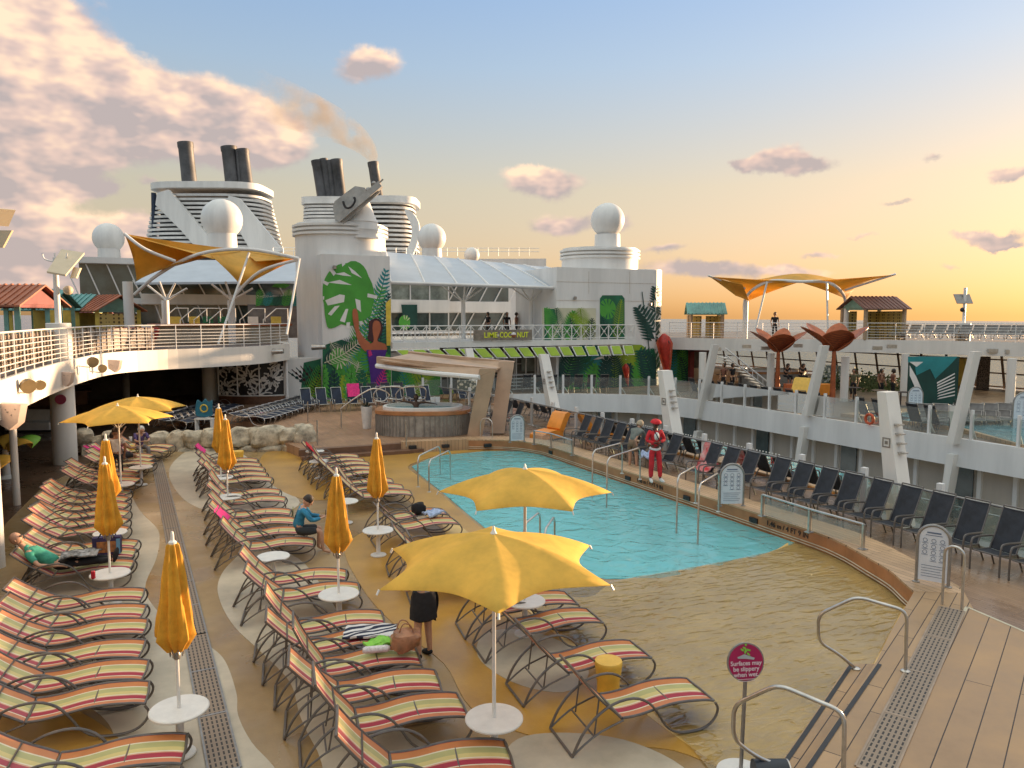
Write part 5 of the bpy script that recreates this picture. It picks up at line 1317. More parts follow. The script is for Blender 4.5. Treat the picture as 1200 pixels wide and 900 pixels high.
# stepped glass building behind
def bands(t, px0, px1, y, rows, slant=0., dep=8):
    """rows: (pixel top, pixel bottom, kind)"""
    for (a, c, kind) in rows:
        pa, pc = PY(px0, a, y), PY(px1, a, y); za, zc = PY((px0 + px1) / 2, a, y).z, PY((px0 + px1) / 2, c, y).z
        if kind == 'w': MB().bx(pa.x, pc.x, y - .25, y + dep, zc, za).build('wall_band', white, t, smooth=False)
        else:
            MB().bx(pa.x, pc.x, y + .2, y + dep, zc + .005, za - .005).build('window_band', glass_b if kind == 'g' else glass_lit, t, smooth=False)
            b = MB(); n_ = max(2, int((pc.x - pa.x) / 1.25))
            for i in range(n_ + 1):
                x = pa.x + (pc.x - pa.x) * i / n_; b.beam((x, y + .1, zc), (x + slant, y + .1, za), .09, .09)
            b.bx(pa.x, pc.x, y + .06, y + .14, za - .05, za); b.bx(pa.x, pc.x, y + .06, y + .14, zc, zc + .05); b.build('window_frame', white, t)
t = thing('glass_building', (16, 60, UZ), 'two storey white building with window bands behind the central canopy', 'building')
bands(t, 458, 526, 56, [(322, 333, 'w'), (333, 352, 'l'), (352, 366, 'w'), (366, 388, 'g')])
bands(t, 526, 597, 57, [(325, 331, 'w'), (331, 354, 'g'), (354, 366, 'w'), (366, 388, 'g')], .9)
m = Mural(55.6, (462, 355, 490, 388)); m.poly([(470, 357), (489, 357), (489, 386), (474, 386)], LC); m.monstera(474, 378, 9, 0, LA, LE, 3); m.build(t)
t = thing('deck_building', (0, 66, UZ), 'long building with slanted green-grey glazing behind the golden sail at left', 'building')
bands(t, 92, 165, 62, [(302, 309, 'w'), (309, 350, 'g'), (350, 356, 'w'), (356, 382, 'g')], -.9)
bands(t, 165, 355, 60, [(330, 346, 'g'), (346, 357, 'w'), (357, 382, 'g')], -.5)
b = MB(); p0, p1, p2, p3 = PY(158, 331, 58), PY(385, 329, 52), PY(352, 305, 64), PY(200, 305, 66)
b.grid(lambda u, v: p0.lerp(p1, u).lerp(p3.lerp(p2, u), v), 14, 4, .15); b.build('sloped_roof', mat('bluish_white_membrane', (.46, .50, .55), .5), t)
b = MB(); rect_from(292, 372, 55, 55.3, UZ, PY(330, 357, 55).z, b); b.build('plank_fence', mat('grey_fence_wood', (.17, .15, .14), .8, var=.2, vs=2), t, smooth=False)
m = Mural(54.9, (300, 320, 375, 362)); m.poly([(300, 350), (340, 346), (372, 350), (372, 358), (300, 358)], LB)
for k in range(7): m.frond(300 + k * 11, 359, 306 + k * 11, 340 + (k % 3) * 3, 8, 8, (LA, LF, LC)[k % 3], 0, .5)
m.poly([(318, 336), (326, 330), (340, 334), (334, 338)], LA); m.build(t)
# white water-play bar, umbrellas and rails behind the left rail
t = thing('bar_counter', (4, 50, UZ), 'pale bar counter with copper top behind the left deck railing', 'counter')
b = MB(); x0, x1 = rect_from(178, 338, 47, 49, UZ, UZ + .95, b); b.build('front', mat('cream_counter', (.55, .47, .36), .5), t, smooth=False); MB().bx(x0 - .2, x1 + .2, 46.7, 49.2, UZ + .96, UZ + 1.08).build('top', copper, t, smooth=False)
for k, (px, m_) in enumerate(((206, ylw_p), (228, ylw_p), (244, gB), (262, gB), (297, white), (324, ylw_p))):
    q = PY(px, 375, 50); t = thing('stair_rail', (q.x, 50, UZ + 1), 'bent white handrail behind the left bar counter, %s from the left' % ORD[k], 'handrail', 'bent handrails behind the counter')
    MB().tube([(q.x - .8, 50, UZ), (q.x - .8, 50, UZ + 1.3), (q.x, 50, UZ + 2.0), (q.x + .7, 50, UZ + 2.0), (q.x + .7, 50, UZ + 1.2)], .035, 6).build('rail', white, t)
    MB().bx(q.x - .3, q.x + .3, 50.1, 50.3, UZ + .9, UZ + 1.5).build('panel', m_, t, smooth=False)
q = PD(160, 403, 36.5); t = thing('red_basket_seat', (q.x, q.y, UZ), 'red woven round seat behind the left deck railing', 'seat')
b = MB(); b.lathe([(.55, 0), (.95, .5), (1.05, .95), (.98, .97), (.86, .5), (.4, .2)], (q.x, q.y, UZ), n=26); b.build('shell', mat('red_weave', (.42, .03, .02), .6, var=.3, vs=9), t)

# ---------------------------------------------------------------- tensile sails
def sail(t, P0, P1, P2, P3, sag, m_, cc=.05):
    def f(u, v):
        p = P0.lerp(P1, u).lerp(P3.lerp(P2, u), v)
        c_ = (P0 + P1 + P2 + P3) / 4
        k = 1 - cc * (4 * u * (1 - u) * (1 - 4 * v * (1 - v)) + 4 * v * (1 - v) * (1 - 4 * u * (1 - u)))
        p = c_ + (p - c_) * k; return p - Vector((0, 0, sag * 16 * u * (1 - u) * v * (1 - v)))
    MB().grid(f, 16, 16, .03).build('sail', m_, t, ang=80)
def mast(t, a, c, r): MB().tube(cat([a, (Vector(a) + Vector(c)) / 2, c], 3), r, 10).build('mast', white, t)
t = thing('sail_canopy', PD(250, 380, 41), 'pair of golden sails on curved white arms above the left sun deck', 'canopy', 'golden sail canopies')
tip, low1, mid, r_back = PD(146, 274, 36.0), PD(160, 327, 38.5), PD(232, 300, 38), PD(262, 290, 46)
sail(t, tip, PD(284, 293, 43), PD(206, 308, 37), PD(160, 328, 38.5), .25, gold_c); sail(t, tip, PD(240, 290, 44), PD(284, 293, 43), PD(250, 303, 38), .2, gold_c, .0)
low2 = PD(284, 336, 39.5); tip2 = PD(350, 302, 38.5)
sail(t, PD(246, 298, 38), PD(284, 294, 43), tip2, low2, .2, gold_c); sail(t, PD(284, 294, 43), PD(330, 296, 43), tip2, PD(300, 306, 39), .1, gold_c, 0)
MB().tube(cat([PD(158, 345, 38.6), PD(185, 322, 38), PD(232, 298, 37.5), PD(290, 292, 37.8), PD(350, 303, 38.4)], 5), .085, 8).build('arm', white, t)
MB().tube(cat([PD(276, 345, 39.5), PD(305, 318, 39), PD(350, 304, 38.4)], 5), .08, 8).build('arm', white, t); MB().tube(cat([tip, PD(170, 292, 36), PD(205, 306, 37)], 5), .08, 8).build('arm', white, t)
q = PD(152, 388, 38.8); MB().cyl((q.x, q.y, UZ), (q.x, q.y, PD(152, 330, 38.8).z), .24, n=16).build('mast', white, t)
for a_, c_ in (((292, 296), (256, 403)), ((351, 303), (336, 392))): MB().tube([PD(*a_, 38), PD(*c_, 36.5)], .055, 8).build('strut', white, t)
for px in (195, 272):
    b = MB(); q = PD(px, 390, 43); b.cyl((q.x, q.y, UZ), (q.x, q.y, PD(px, 352, 43).z), .2, n=12)
    for a_ in ((-24, -19), (10, -20), (24, -14), (-8, -22)): b.tube([PD(px, 352, 43), PD(px + a_[0], 352 + a_[1], 43)], .06, 6)
    b.build('tree_column', white, t)
t = thing('sail_canopy', PD(935, 380, 50), 'pair of golden sails on curved arms above the far right sun deck', 'canopy', 'golden sail canopies')
sail(t, PD(830, 324, 49), PD(937, 330, 50), PD(877, 352, 52), PD(862, 328, 56), .12, gold_c); sail(t, PD(832, 324, 49.4), PD(870, 333, 49.4), PD(879, 353, 51), PD(862, 346, 50), .0, gold_c)
sail(t, PD(1049, 322, 49), PD(937, 330, 50), PD(992, 350, 52), PD(1010, 328, 56), .12, gold_c); sail(t, PD(937, 324, 54), PD(990, 328, 56), PD(937, 330, 50), PD(880, 328, 56), -.4, gold_c)
MB().tube(cat([PD(873, 375, 51), PD(873, 352, 51), PD(884, 338, 50), PD(905, 329, 50), PD(937, 330, 50), PD(965, 330, 50), PD(980, 336, 50), PD(990, 350, 51), PD(991, 376, 51)], 5), .10, 8).build('arm', white, t)
for e_ in ((830, 323, 873, 338), (1050, 321, 990, 340)): MB().tube([PD(e_[0], e_[1], 49), PD(e_[2], e_[3], 50.5)], .07, 8).build('arm', white, t)
for px in (873, 991): q = PD(px, 390, 51); MB().cyl((q.x, q.y, UZ), (q.x, q.y, PD(px, 352, 51).z), .17, n=12).build('mast', white, t)
for a_, c_ in (((899, 330), (885, 388)), ((969, 330), (970, 388))): MB().tube([PD(*a_, 49), PD(*c_, 49)], .06, 8).build('strut', white, t)

# ---------------------------------------------------------------- beach huts
def hut(px, py, dep, w, d, h, rz, roof_m, wall_m, label, post_m=None, gable_m=None, open_=False, base=UZ):
    q = PD(px, py, dep); t = thing('beach_hut', (q.x, q.y, base), label, 'hut', 'painted beach huts on the sun decks'); Rm = Matrix.Rotation(rz, 3, 'Z'); o_ = Vector((q.x, q.y, base))
    T = lambda x, y, z: o_ + Rm @ Vector((x, y, z))
    post_m = post_m or teal_p
    for sx in (-1, 1):
        for sy in (-1, 1): MB().beam(T(sx * w / 2, sy * d / 2, 0), T(sx * w / 2, sy * d / 2, h), .18, .18).build('post', post_m, t, smooth=False)
    b = MB(); e = .3; rh = .7
    for s in (-1, 1):
        b.plate([T(-w / 2 - e, s * (d / 2 + e), h - .1), T(w / 2 + e, s * (d / 2 + e), h - .1), T(w / 2 + e, 0, h + rh), T(-w / 2 - e, 0, h + rh)], (0, 0, .06))
        for k in range(int(w / .22)):
            x = -w / 2 - e + .1 + k * (w + 2 * e - .1) / int(w / .22); b.beam(T(x, s * (d / 2 + e), h - .02), T(x, 0, h + rh + .08), .07, .05)
    b.build('roof', roof_m, t, smooth=False)
    for sx in (-1, 1): MB().plate([T(sx * w / 2, -d / 2, h), T(sx * w / 2, d / 2, h), T(sx * w / 2, 0, h + rh - .08)], Rm @ Vector((.05 * sx, 0, 0))).build('gable', gable_m or teal_p, t, smooth=False)
    MB().box(T(0, 0, h - .06), (w, d, .12), rz=rz).build('ring_beam', gable_m or teal_p, t, smooth=False)
    if not open_:
        for sx, wd in ((-1, .9), (1, .9)):
            b = MB(); b.box(T(sx * (w / 2 - wd / 2 - .05), d / 2 - .1, h / 2 - .1), (wd, .06, h - .2), rz=rz); b.build('screen', wall_m, t, smooth=False)
        b = MB(); b.box(T(w / 2 - .05, 0, h / 2 - .1), (.06, d - .2, h - .2), rz=rz); b.build('screen', wall_m, t, smooth=False)
lat = bpy.data.materials.new('gold_lattice'); lat.use_nodes = True
_nt = lat.node_tree; _b = _nt.nodes['Principled BSDF']; _tc = _nt.nodes.new('ShaderNodeTexCoord'); _v = _nt.nodes.new('ShaderNodeTexVoronoi'); _v.inputs['Scale'].default_value = 5; _v.inputs['Randomness'].default_value = .1
_c = _nt.nodes.new('ShaderNodeValToRGB'); _c.color_ramp.elements[0].position = .32; _c.color_ramp.elements[0].color = (.09, .06, .02, 1); _c.color_ramp.elements[1].position = .36; _c.color_ramp.elements[1].color = (.55, .42, .14, 1)
_nt.links.new(_tc.outputs['Object'], _v.inputs[0]); _nt.links.new(_v.outputs[0], _c.inputs[0]); _nt.links.new(_c.outputs[0], _b.inputs['Base Color'])
hut(-8, 386, 29, 3.6, 2.6, 1.95, -.45, rust_roof, ylw_p, 'beach hut with a big terracotta corrugated roof at the far left', teal_p, maroon_p, True)
hut(48, 382, 36, 1.9, 2.0, 2.0, -.45, teal_roof, ylw_p, 'small yellow walled hut with a teal roof left of the lighting mast', teal_p)
hut(70, 382, 40, 3.4, 2.6, 1.9, -.45, teal_roof, ylw_p, 'teal roofed hut right behind the lighting mast', ylw_p)
hut(93, 384, 44, 2.2, 2.2, 1.6, -.45, maroon_p, ylw_p, 'low maroon roofed hut between the teal and terracotta huts', teal_p)
hut(120, 383, 40, 2.6, 2.4, 1.85, -.9, rust_roof, lat, 'terracotta roofed hut with golden lattice left of the golden sail', ylw_p)
hut(826, 384, 56, 2.2, 2.4, 1.75, -.6, teal_roof, lat, 'small teal roofed lattice hut on the far right deck', mat('tan_post', (.4, .3, .2), .7))
hut(1022, 384, 50, 2.6, 2.8, 2.05, -.35, mat('brown_roof_sheet', (.20, .10, .08), .6), lat, 'brown roofed lattice hut right of the far golden sails', mat('tan_post', (.4, .3, .2), .7))
# rows of loungers on the far upper deck
gl_ = make_lounger(40, 'grey_lounger', greymesh, greymesh, steel_dark); first = True
for k in range(11):
    o = gl_ if first else copy_tree(gl_); first = False
    q = PD(1055 + k * 15, 395, 49 - k * .4); place(o, (q.x, q.y, UZ + .1), R(200), 'grey lounger on the far right sun deck behind the railing, %s from the left' % ORD[k], 'grey loungers on the far sun deck')
for k in range(8):
    o = copy_tree(gl_); q = PZ(1076 + k * 18 if k < 2 else 1085 + k * 17, 497 - k * .2, .5); place(o, (q.x + .4, q.y, .42), R(215), 'reclined grey lounger beyond the far white chairs pool, %s from the left' % ORD[k], 'grey loungers around the far pool')
# ---------------------------------------------------------------- funnels
louv = mat('louvre_grey_paint', (.74, .73, .71), .5, var=.1, vs=.5)
def pipe(t, px0, py0, px1, py1, rpx, dep, n=18):
    a, c = PD(px0, py0, dep), PD(px1, py1, dep); r = rpx * dep / F
    MB().tube([c, a.lerp(c, .5), a.lerp(c, .12), a.lerp(c, .1), a], [r * 1.04, r, r, r * 1.07, r * 1.07], n).build('exhaust_pipe', funnel_b, t)
def louvred(t, cx, dep, rows, rx_top, rx_bot, ry, top, bot, th=.30):
    c0_ = PD(cx, bot, dep); k = dep / F
    zt_, zb_2 = PD(cx, top, dep).z, PD(cx, bot, dep).z; rot = Matrix.Rotation(-YAW, 3, 'Z')
    for i in range(rows):
        f = i / (rows - 1); z = zb_2 + (zt_ - zb_2) * f; rx = (rx_bot + (rx_top - rx_bot) * f) * k; ry_ = ry * k * (.9 + .1 * (1 - f)); b = MB()
        pts = [rot @ Vector((math.copysign(abs(math.cos(a)) ** .6, math.cos(a)) * rx, math.copysign(abs(math.sin(a)) ** .6, math.sin(a)) * ry_, 0)) + Vector((c0_.x, c0_.y, z)) for a in [2 * math.pi * j / 44 for j in range(44)]]
        vs = []
        for p in pts: vs += [p, p + Vector((0, 0, th))]
        inn = [Vector((c0_.x, c0_.y, z)) + (p - Vector((c0_.x, c0_.y, z))) * .93 for p in pts]
        for p in inn: vs += [p, p + Vector((0, 0, th))]
        n_ = 44; fs = []
        for j in range(n_):
            q = (j + 1) % n_; fs += [(2 * j, 2 * q, 2 * q + 1, 2 * j + 1), (2 * n_ + 2 * j, 2 * n_ + 2 * j + 1, 2 * n_ + 2 * q + 1, 2 * n_ + 2 * q), (2 * j + 1, 2 * q + 1, 2 * n_ + 2 * q + 1, 2 * n_ + 2 * j + 1), (2 * j, 2 * n_ + 2 * j, 2 * n_ + 2 * q, 2 * q)]
        b.add(vs, fs); b.build('louvre', louv, t)
    b = MB(); vs = []
    for z, rx in ((zb_2 - 3, rx_bot * k * .86), (zt_, rx_top * k * .86)):
        vs += [rot @ Vector((math.copysign(abs(math.cos(a)) ** .6, math.cos(a)) * rx, math.copysign(abs(math.sin(a)) ** .6, math.sin(a)) * ry * k * .8, 0)) + Vector((c0_.x, c0_.y, z)) for a in [2 * math.pi * j / 32 for j in range(32)]]
    b.add(vs, [(j, (j + 1) % 32, 32 + (j + 1) % 32, 32 + j) for j in range(32)] + [tuple(range(32, 64))]); b.build('dark_casing', mat('dark_casing_paint', (.13, .13, .135), .7, var=.3, vs=.3), t)
    return rot
def slab_px(t, name, pts, dep, th, m_, d2=None):
    """plate traced at depth dep, thickness th metres away from the viewer"""
    MB().plate([PD(x, y, dep) for x, y in pts], fw * th).build(name, m_, t, smooth=False)
t = thing('ship_funnel', PD(255, 300, 106), 'left ship funnel with white louvres, slanting white fins and three dark pipes', 'funnel', 'ship funnels')
rot = louvred(t, 253, 106, 13, 62, 74, 46, 236, 294)
c_ = PD(251, 224, 106); k = 106 / F
b = MB(); vs = []
for z in (-.9, .9):
    vs += [rot @ Vector((math.copysign(abs(math.cos(a)) ** .5, math.cos(a)) * 62 * k, math.copysign(abs(math.sin(a)) ** .5, math.sin(a)) * 46 * k, 0)) + Vector((c_.x, c_.y, c_.z + z * .45)) for a in [2 * math.pi * j / 40 for j in range(40)]]
b.add(vs, [(j, (j + 1) % 40, 40 + (j + 1) % 40, 40 + j) for j in range(40)] + [tuple(range(40, 80)), tuple(range(40))[::-1]]); b.build('roof_slab', white, t)
slab_px(t, 'fin', [(184, 226), (197, 222), (264, 300), (238, 300), (212, 270), (182, 240)], 100, .8, white); slab_px(t, 'fin', [(268, 229), (280, 232), (330, 292), (322, 298), (296, 298), (280, 270), (262, 250)], 100, .8, white)
for a_ in ((217, 167, 223, 222, 8.2), (268, 172, 274, 222, 8.5), (284, 175, 290, 222, 6.8)): pipe(t, *a_, 107)
pipe(t, 278, 176, 282, 222, 2, 106.5); pipe(t, 263, 178, 268, 222, 1.8, 106.5)
b = MB(); b.tube([PD(180, 226, 102), PD(181, 292, 102)], .35, 6)
for y in range(232, 292, 8): b.tube([PD(180, y, 102), PD(190, y, 102)], .12, 5)
b.build('ladder_mast', mat('navy_blue_paint', (.02, .035, .07), .5), t)
t = thing('ship_funnel', PD(430, 300, 110), 'right ship funnel with louvres, a row of dark pipes and a smoking stack', 'funnel', 'ship funnels')
louvred(t, 446, 110, 11, 40, 44, 40, 244, 296); louvred(t, 386, 104, 7, 27, 28, 26, 246, 270)
for cx, w, cy, dep in ((446, 44, 239, 110), (386, 29, 238, 104)):
    c_ = PD(cx, cy, dep); k = dep / F; b = MB(); vs = []; rot = Matrix.Rotation(-YAW, 3, 'Z')
    for z in (-.45, .45): vs += [rot @ Vector((math.copysign(abs(math.cos(a)) ** .5, math.cos(a)) * w * k, math.copysign(abs(math.sin(a)) ** .5, math.sin(a)) * w * k * .9, 0)) + Vector((c_.x, c_.y, c_.z + z)) for a in [2 * math.pi * j / 32 for j in range(32)]]
    b.add(vs, [(j, (j + 1) % 32, 32 + (j + 1) % 32, 32 + j) for j in range(32)] + [tuple(range(32, 64)), tuple(range(32))[::-1]]); b.build('roof_slab', louv, t)
b = MB(); pts = cat([(474, 246, 0), (484, 250, 0), (491, 264, 0), (489, 284, 0), (482, 300, 0), (474, 300, 0), (481, 282, 0), (482, 266, 0)], 4, True); b.plate([PD(p.x, p.y, 103) for p in pts], fw * 1.2); b.build('fin', white, t, smooth=False)
for a_ in ((371, 188, 379, 238, 6), (379, 186, 387, 238, 4.5), (386, 188, 392, 238, 4), (394, 187, 400, 238, 6.5)): pipe(t, *a_, 104)
pipe(t, 437, 190, 444, 238, 6, 110)
# crane on the left tower
q = PD(424, 276, 45); t = thing('deck_crane', q, 'folded grey deck crane on a round pedestal on top of the left mural tower', 'crane')
b = MB(); zb2 = PD(424, 276, 45).z; b.lathe([(1.0, zb2 - .2), (.95, zb2 + .25), (.98, zb2 + .3), (.92, zb2 + .7), (.95, zb2 + .75), (.7, zb2 + 1.3), (.5, zb2 + 1.9)], (q.x, q.y, 0), n=28); b.build('pedestal', white, t)
gcr = mat('crane_grey_paint', (.42, .41, .39), .5, var=.15, vs=1.5)
b = MB(); b.plate([PD(x, y, 44) for x, y in ((390, 243), (392, 236), (405, 226), (416, 218), (428, 220), (432, 228), (424, 240), (408, 252), (393, 260))], fw * .9); b.build('jib_housing', gcr, t, smooth=False)
b = MB(); b.beam(PD(396, 258, 43.6), PD(446, 216, 43.6), .45, .35); b.beam(PD(400, 262, 43.7), PD(444, 224, 43.7), .12, .2); b.build('boom', gcr, t, smooth=False)
b = MB(); b.tube(cat([PD(402, 236, 43.4), PD(405, 243, 43.4), (PD(411, 243, 43.4)), PD(416, 236, 43.4), PD(415, 231, 43.4)], 5), .07, 6); b.build('hose', black_m, t)
b = MB(); b.tube([PD(438, 220, 43.5), PD(449, 210, 43.5)], .05, 6); b.ball(PD(438, 215, 43.6), .14, n=8); b.ball(PD(432, 223, 43.6), .18, n=8); b.build('hook_block', steel_dark, t)
b = MB()
for i in range(13): x, y = 359 + i * 7.4, 268; b.tube([PD(x, 279, 43.3), PD(x, 262, 43.3)], .02, 4)
# more domes
def dm(px, py, rpx, dep, label, ny):
    k = dep / F; c = PD(px, py, dep); t = thing('radar_dome', (c.x, c.y, PD(px, ny, dep).z), label, 'dome', 'white radar domes')
    MB().ball(c, rpx * k, n=28).build('globe', white, t); MB().lathe([(rpx * k * .72, PD(px, ny, dep).z), (rpx * k * .68, c.z - rpx * k * .7)], (c.x, c.y, 0), n=24).build('neck', white, t)
dm(260, 257, 23, 84, 'big white radar dome in front of the left funnel', 297); dm(506, 279, 16.5, 82, 'mid sized white radar dome right of the right funnel', 303); dm(553, 299, 9, 86, 'small white radar dome above the central canopy roof', 310); dm(127, 279, 17, 95, 'pale radar dome far behind the left huts', 305)
# roof house under the funnels
t = thing('roof_house', PD(300, 330, 80), 'white roof deck house under the funnels and domes', 'building')
b = MB(); a_, c_ = PD(150, 330, 78), PD(690, 330, 92)
b.add([PD(150, 400, 80), PD(640, 400, 96), PD(640, 400, 130), PD(150, 400, 130), PD(150, 305, 80), PD(640, 303, 96), PD(640, 303, 130), PD(150, 305, 130)], [(0, 1, 5, 4), (1, 2, 6, 5), (2, 3, 7, 6), (3, 0, 4, 7), (4, 5, 6, 7)]); b.build('house_wall', white, t, smooth=False)
b = MB()
for i in range(26): x = 320 + i * 12; b.tube([PD(x, 300, 95), PD(x, 290, 95)], .04, 4)
for y in (290, 294): b.tube([PD(320, y, 95), PD(632, y + 1, 95)], .035, 4)
b.build('roof_rail', white, t)
# smoke plume
sm = bpy.data.materials.new('funnel_smoke'); sm.use_nodes = True; _nt = sm.node_tree; _nt.nodes.remove(_nt.nodes['Principled BSDF']); _v = _nt.nodes.new('ShaderNodeVolumePrincipled'); _v.inputs['Color'].default_value = (.76, .58, .38, 1)
_tc = _nt.nodes.new('ShaderNodeTexCoord'); _n = _nt.nodes.new('ShaderNodeTexNoise'); _n.inputs['Scale'].default_value = .35; _n.inputs['Detail'].default_value = 5; _m = _nt.nodes.new('ShaderNodeMapRange'); _m.inputs[1].default_value = .42; _m.inputs[2].default_value = .7; _m.inputs[3].default_value = 0; _m.inputs[4].default_value = .5
_g = _nt.nodes.new('ShaderNodeMath'); _g.operation = 'MULTIPLY'; _s = _nt.nodes.new('ShaderNodeSeparateXYZ'); _r = _nt.nodes.new('ShaderNodeMapRange')
sp0 = PD(437, 188, 110); sp1 = PD(300, 100, 112)
_nt.links.new(_tc.outputs['Object'], _n.inputs[0]); _nt.links.new(_n.outputs[0], _m.inputs[0]); _nt.links.new(_tc.outputs['Object'], _s.inputs[0])
_r.inputs[1].default_value = sp0.x; _r.inputs[2].default_value = sp1.x; _r.inputs[3].default_value = 1.; _r.inputs[4].default_value = .05
_nt.links.new(_s.outputs['X'], _r.inputs[0]); _nt.links.new(_m.outputs[0], _g.inputs[0]); _nt.links.new(_r.outputs[0], _g.inputs[1]); _nt.links.new(_g.outputs[0], _v.inputs['Density']); _nt.links.new(_v.outputs[0], _nt.nodes['Material Output'].inputs['Volume'])
path = cat([PD(437, 189, 110), PD(434, 180, 110), PD(425, 168, 110), PD(408, 155, 110.5), PD(385, 143, 111), PD(350, 128, 112), PD(300, 110, 113)], 4)
n_ = len(path); rad = [.65 + 3.2 * (i / n_) ** 1.1 for i in range(n_)]
o = MB().tube(path, rad, 14).build('smoke', sm); tag(o, 'thin tan smoke plume drifting left from the right funnel', 'smoke', None, 'stuff')

# ---------------------------------------------------------------- far side: windscreen, bar, copper leaves, pool
t = thing('windscreen', (50, 20, .4), 'long tilted glass windscreen with brown frames, the sea showing through', 'windscreen')
b = MB(); g_ = MB()
ws = [Vector((50.5, 4, 0)), Vector((50.5, 62, 0))]
for a in along(ws, 1.9): b.beam((a.x, a.y, .4), (a.x - .7, a.y, 3.3), .1, .12)
for z in (.5, 1.4, 2.3, 3.2): f_ = (z - .4) / 2.9; b.beam((50.5 - .7 * f_, 4, z), (50.5 - .7 * f_, 62, z), .07, .09)
b.build('window_frame', mat('bronze_frame', (.16, .12, .09), .5, .3), t, smooth=False)
g_.add([(50.5, 4, .4), (50.5, 62, .4), (49.8, 62, 3.3), (49.8, 4, 3.3)], [(0, 1, 2, 3)]); g_.build('window_glass', glass('windscreen_glass', (.8, .84, .8), .1, ior=1.12), t, smooth=False)
for k, (px, dep) in enumerate(((823, 47), (903, 46), (990, 42), (1060, 45), (1185, 40))):
    q = PD(px, 440, dep); tag(MB().cyl((q.x, q.y, .4), (q.x, q.y, 2.9), .22, n=14).build('deck_post', white_warm), 'round pale post under the far right upper deck, %s from the left' % ORD[k], 'post', 'posts under the far upper deck')
# copper leaf sculptures
def coppertree(px, dep, top_py, s, label):
    q = PD(px, 450, dep); q.z = .4; t = thing('copper_leaf_sculpture', (q.x, q.y, .4), label, 'sculpture', 'copper leaf sculptures'); hz = PD(px, top_py, dep).z; o_ = Vector((q.x, q.y, hz))
    MB().tube([(q.x, q.y, .4), (q.x, q.y, hz)], [.16, .10], 10).build('stem', copper, t)
    for a, l, w, lift in ((R(178), 1.6, .62, 1.15), (R(2), 1.6, .62, 1.15), (R(-85), .62, .80, 1.0), (R(60), 1.5, .5, 1.3), (R(125), 1.5, .5, 1.3)):
        d = rv * math.cos(a) + fw * math.sin(a); s_ = Vector((0, 0, 1)).cross(d)
        def f(u, v, d=d, s_=s_, l=l, w=w, lift=lift):
            ww = w * s * math.sin(math.pi * min(1, .04 + u * .96)) ** .65 * (v - .5) * 2
            return o_ + d * l * s * u + s_ * ww + Vector((0, 0, s * (lift * u + .12 * abs(v - .5) * 2 * math.sin(math.pi * u))))
        MB().grid(f, 12, 10, .03).build('leaf', copper, t)
        b = MB()
        for j in range(1, 8):
            u = .1 + j * .1; b.tube([f(u, .12) - Vector((0, 0, .035)), f(u - .05, .5) - Vector((0, 0, .035)), f(u, .88) - Vector((0, 0, .035))], .014, 4)
        b.build('leaf_rib', mat('dark_copper', (.14, .045, .025), .5, .4), t)
coppertree(911, 44.5, 412, 1.05, 'copper leaf sculpture on a tall stem, left of the two on the far deck'); coppertree(976, 41, 411, 1.15, 'copper leaf sculpture on a tall stem, right of the two, by the mosaic pillar')
# mosaic pillars
mos = bpy.data.materials.new('pale_mosaic'); mos.use_nodes = True; _nt = mos.node_tree; _b = _nt.nodes['Principled BSDF']; _tc = _nt.nodes.new('ShaderNodeTexCoord'); _v = _nt.nodes.new('ShaderNodeTexVoronoi'); _v.inputs['Scale'].default_value = 7
_c = _nt.nodes.new('ShaderNodeValToRGB'); _c.color_ramp.elements[0].color = (.62, .58, .45, 1); _c.color_ramp.elements[1].color = (.12, .14, .12, 1); _c.color_ramp.elements[0].position = .3; _c.color_ramp.elements[1].position = .55
_nt.links.new(_tc.outputs['Object'], _v.inputs[0]); _nt.links.new(_v.outputs[0], _c.inputs[0]); _nt.links.new(_c.outputs[0], _b.inputs['Base Color'])
def boxthing(name, px0, px1, pyb, pyt, z, th, m_, label, cat_, group=None):
    a, c = PZ(px0, pyb, z), PZ(px1, pyb, z); dep = ((a + c) / 2).x * SA + ((a + c) / 2).y * CA; a, c = PD(px0, pyb, dep), PD(px1, pyb, dep); zt = PD((px0 + px1) / 2, pyt, dep).z
    o = MB().plate([Vector((a.x, a.y, z)), Vector((c.x, c.y, z)), Vector((c.x, c.y, zt)), Vector((a.x, a.y, zt))], fw * th).build(name, m_, smooth=False); return tag(o, label, cat_, group)
boxthing('mosaic_pillar', 963, 980, 456, 428, .4, .4, mos, 'pale mosaic panel left of the far leafy bar seating', 'panel'); boxthing('mosaic_pillar', 982, 994, 456, 429, .4, .4, mos, 'narrow mosaic panel right beside the wider one', 'panel')
boxthing('fretwork_pillar', 1147, 1159, 456, 418, .4, .3, pat, 'tall dark fretwork pillar right of the yellow lit pillar', 'pillar'); boxthing('sunlit_pillar', 1121, 1135, 452, 420, .4, .5, ylw_p, 'pillar coloured yellow as if sunlit beside the leaf mural', 'pillar')  # second pillar: low sunlight is put into its yellow colour
boxthing('mosaic_screen', 536, 558, 478, 446, .34, .2, mos, 'pale cut-out screen behind the hot tub, left of the leaning canopy legs', 'screen')
t = thing('leaf_wall', PZ(1095, 465, .4), 'teal and white leaf mural panel beyond the far pool', 'mural panel')
a, c = PZ(1066, 464, .4), PZ(1121, 464, .4); dep = 40; a, c = PD(1066, 464, dep), PD(1122, 464, dep); zt = PD(1095, 418, dep).z
MB().plate([Vector((a.x, a.y, .4)), Vector((c.x, c.y, .4)), Vector((c.x, c.y, zt)), Vector((a.x, a.y, zt))], fw * .3).build('panel', gC, t, smooth=False)
b = MB(); b.k = 0
for pts in ([(1064, 418), (1122, 418), (1115, 426), (1096, 444), (1090, 432), (1074, 440), (1072, 428), (1064, 424)],): b.face([PD(x, y, dep - .02) for x, y in pts])
b.k = 1
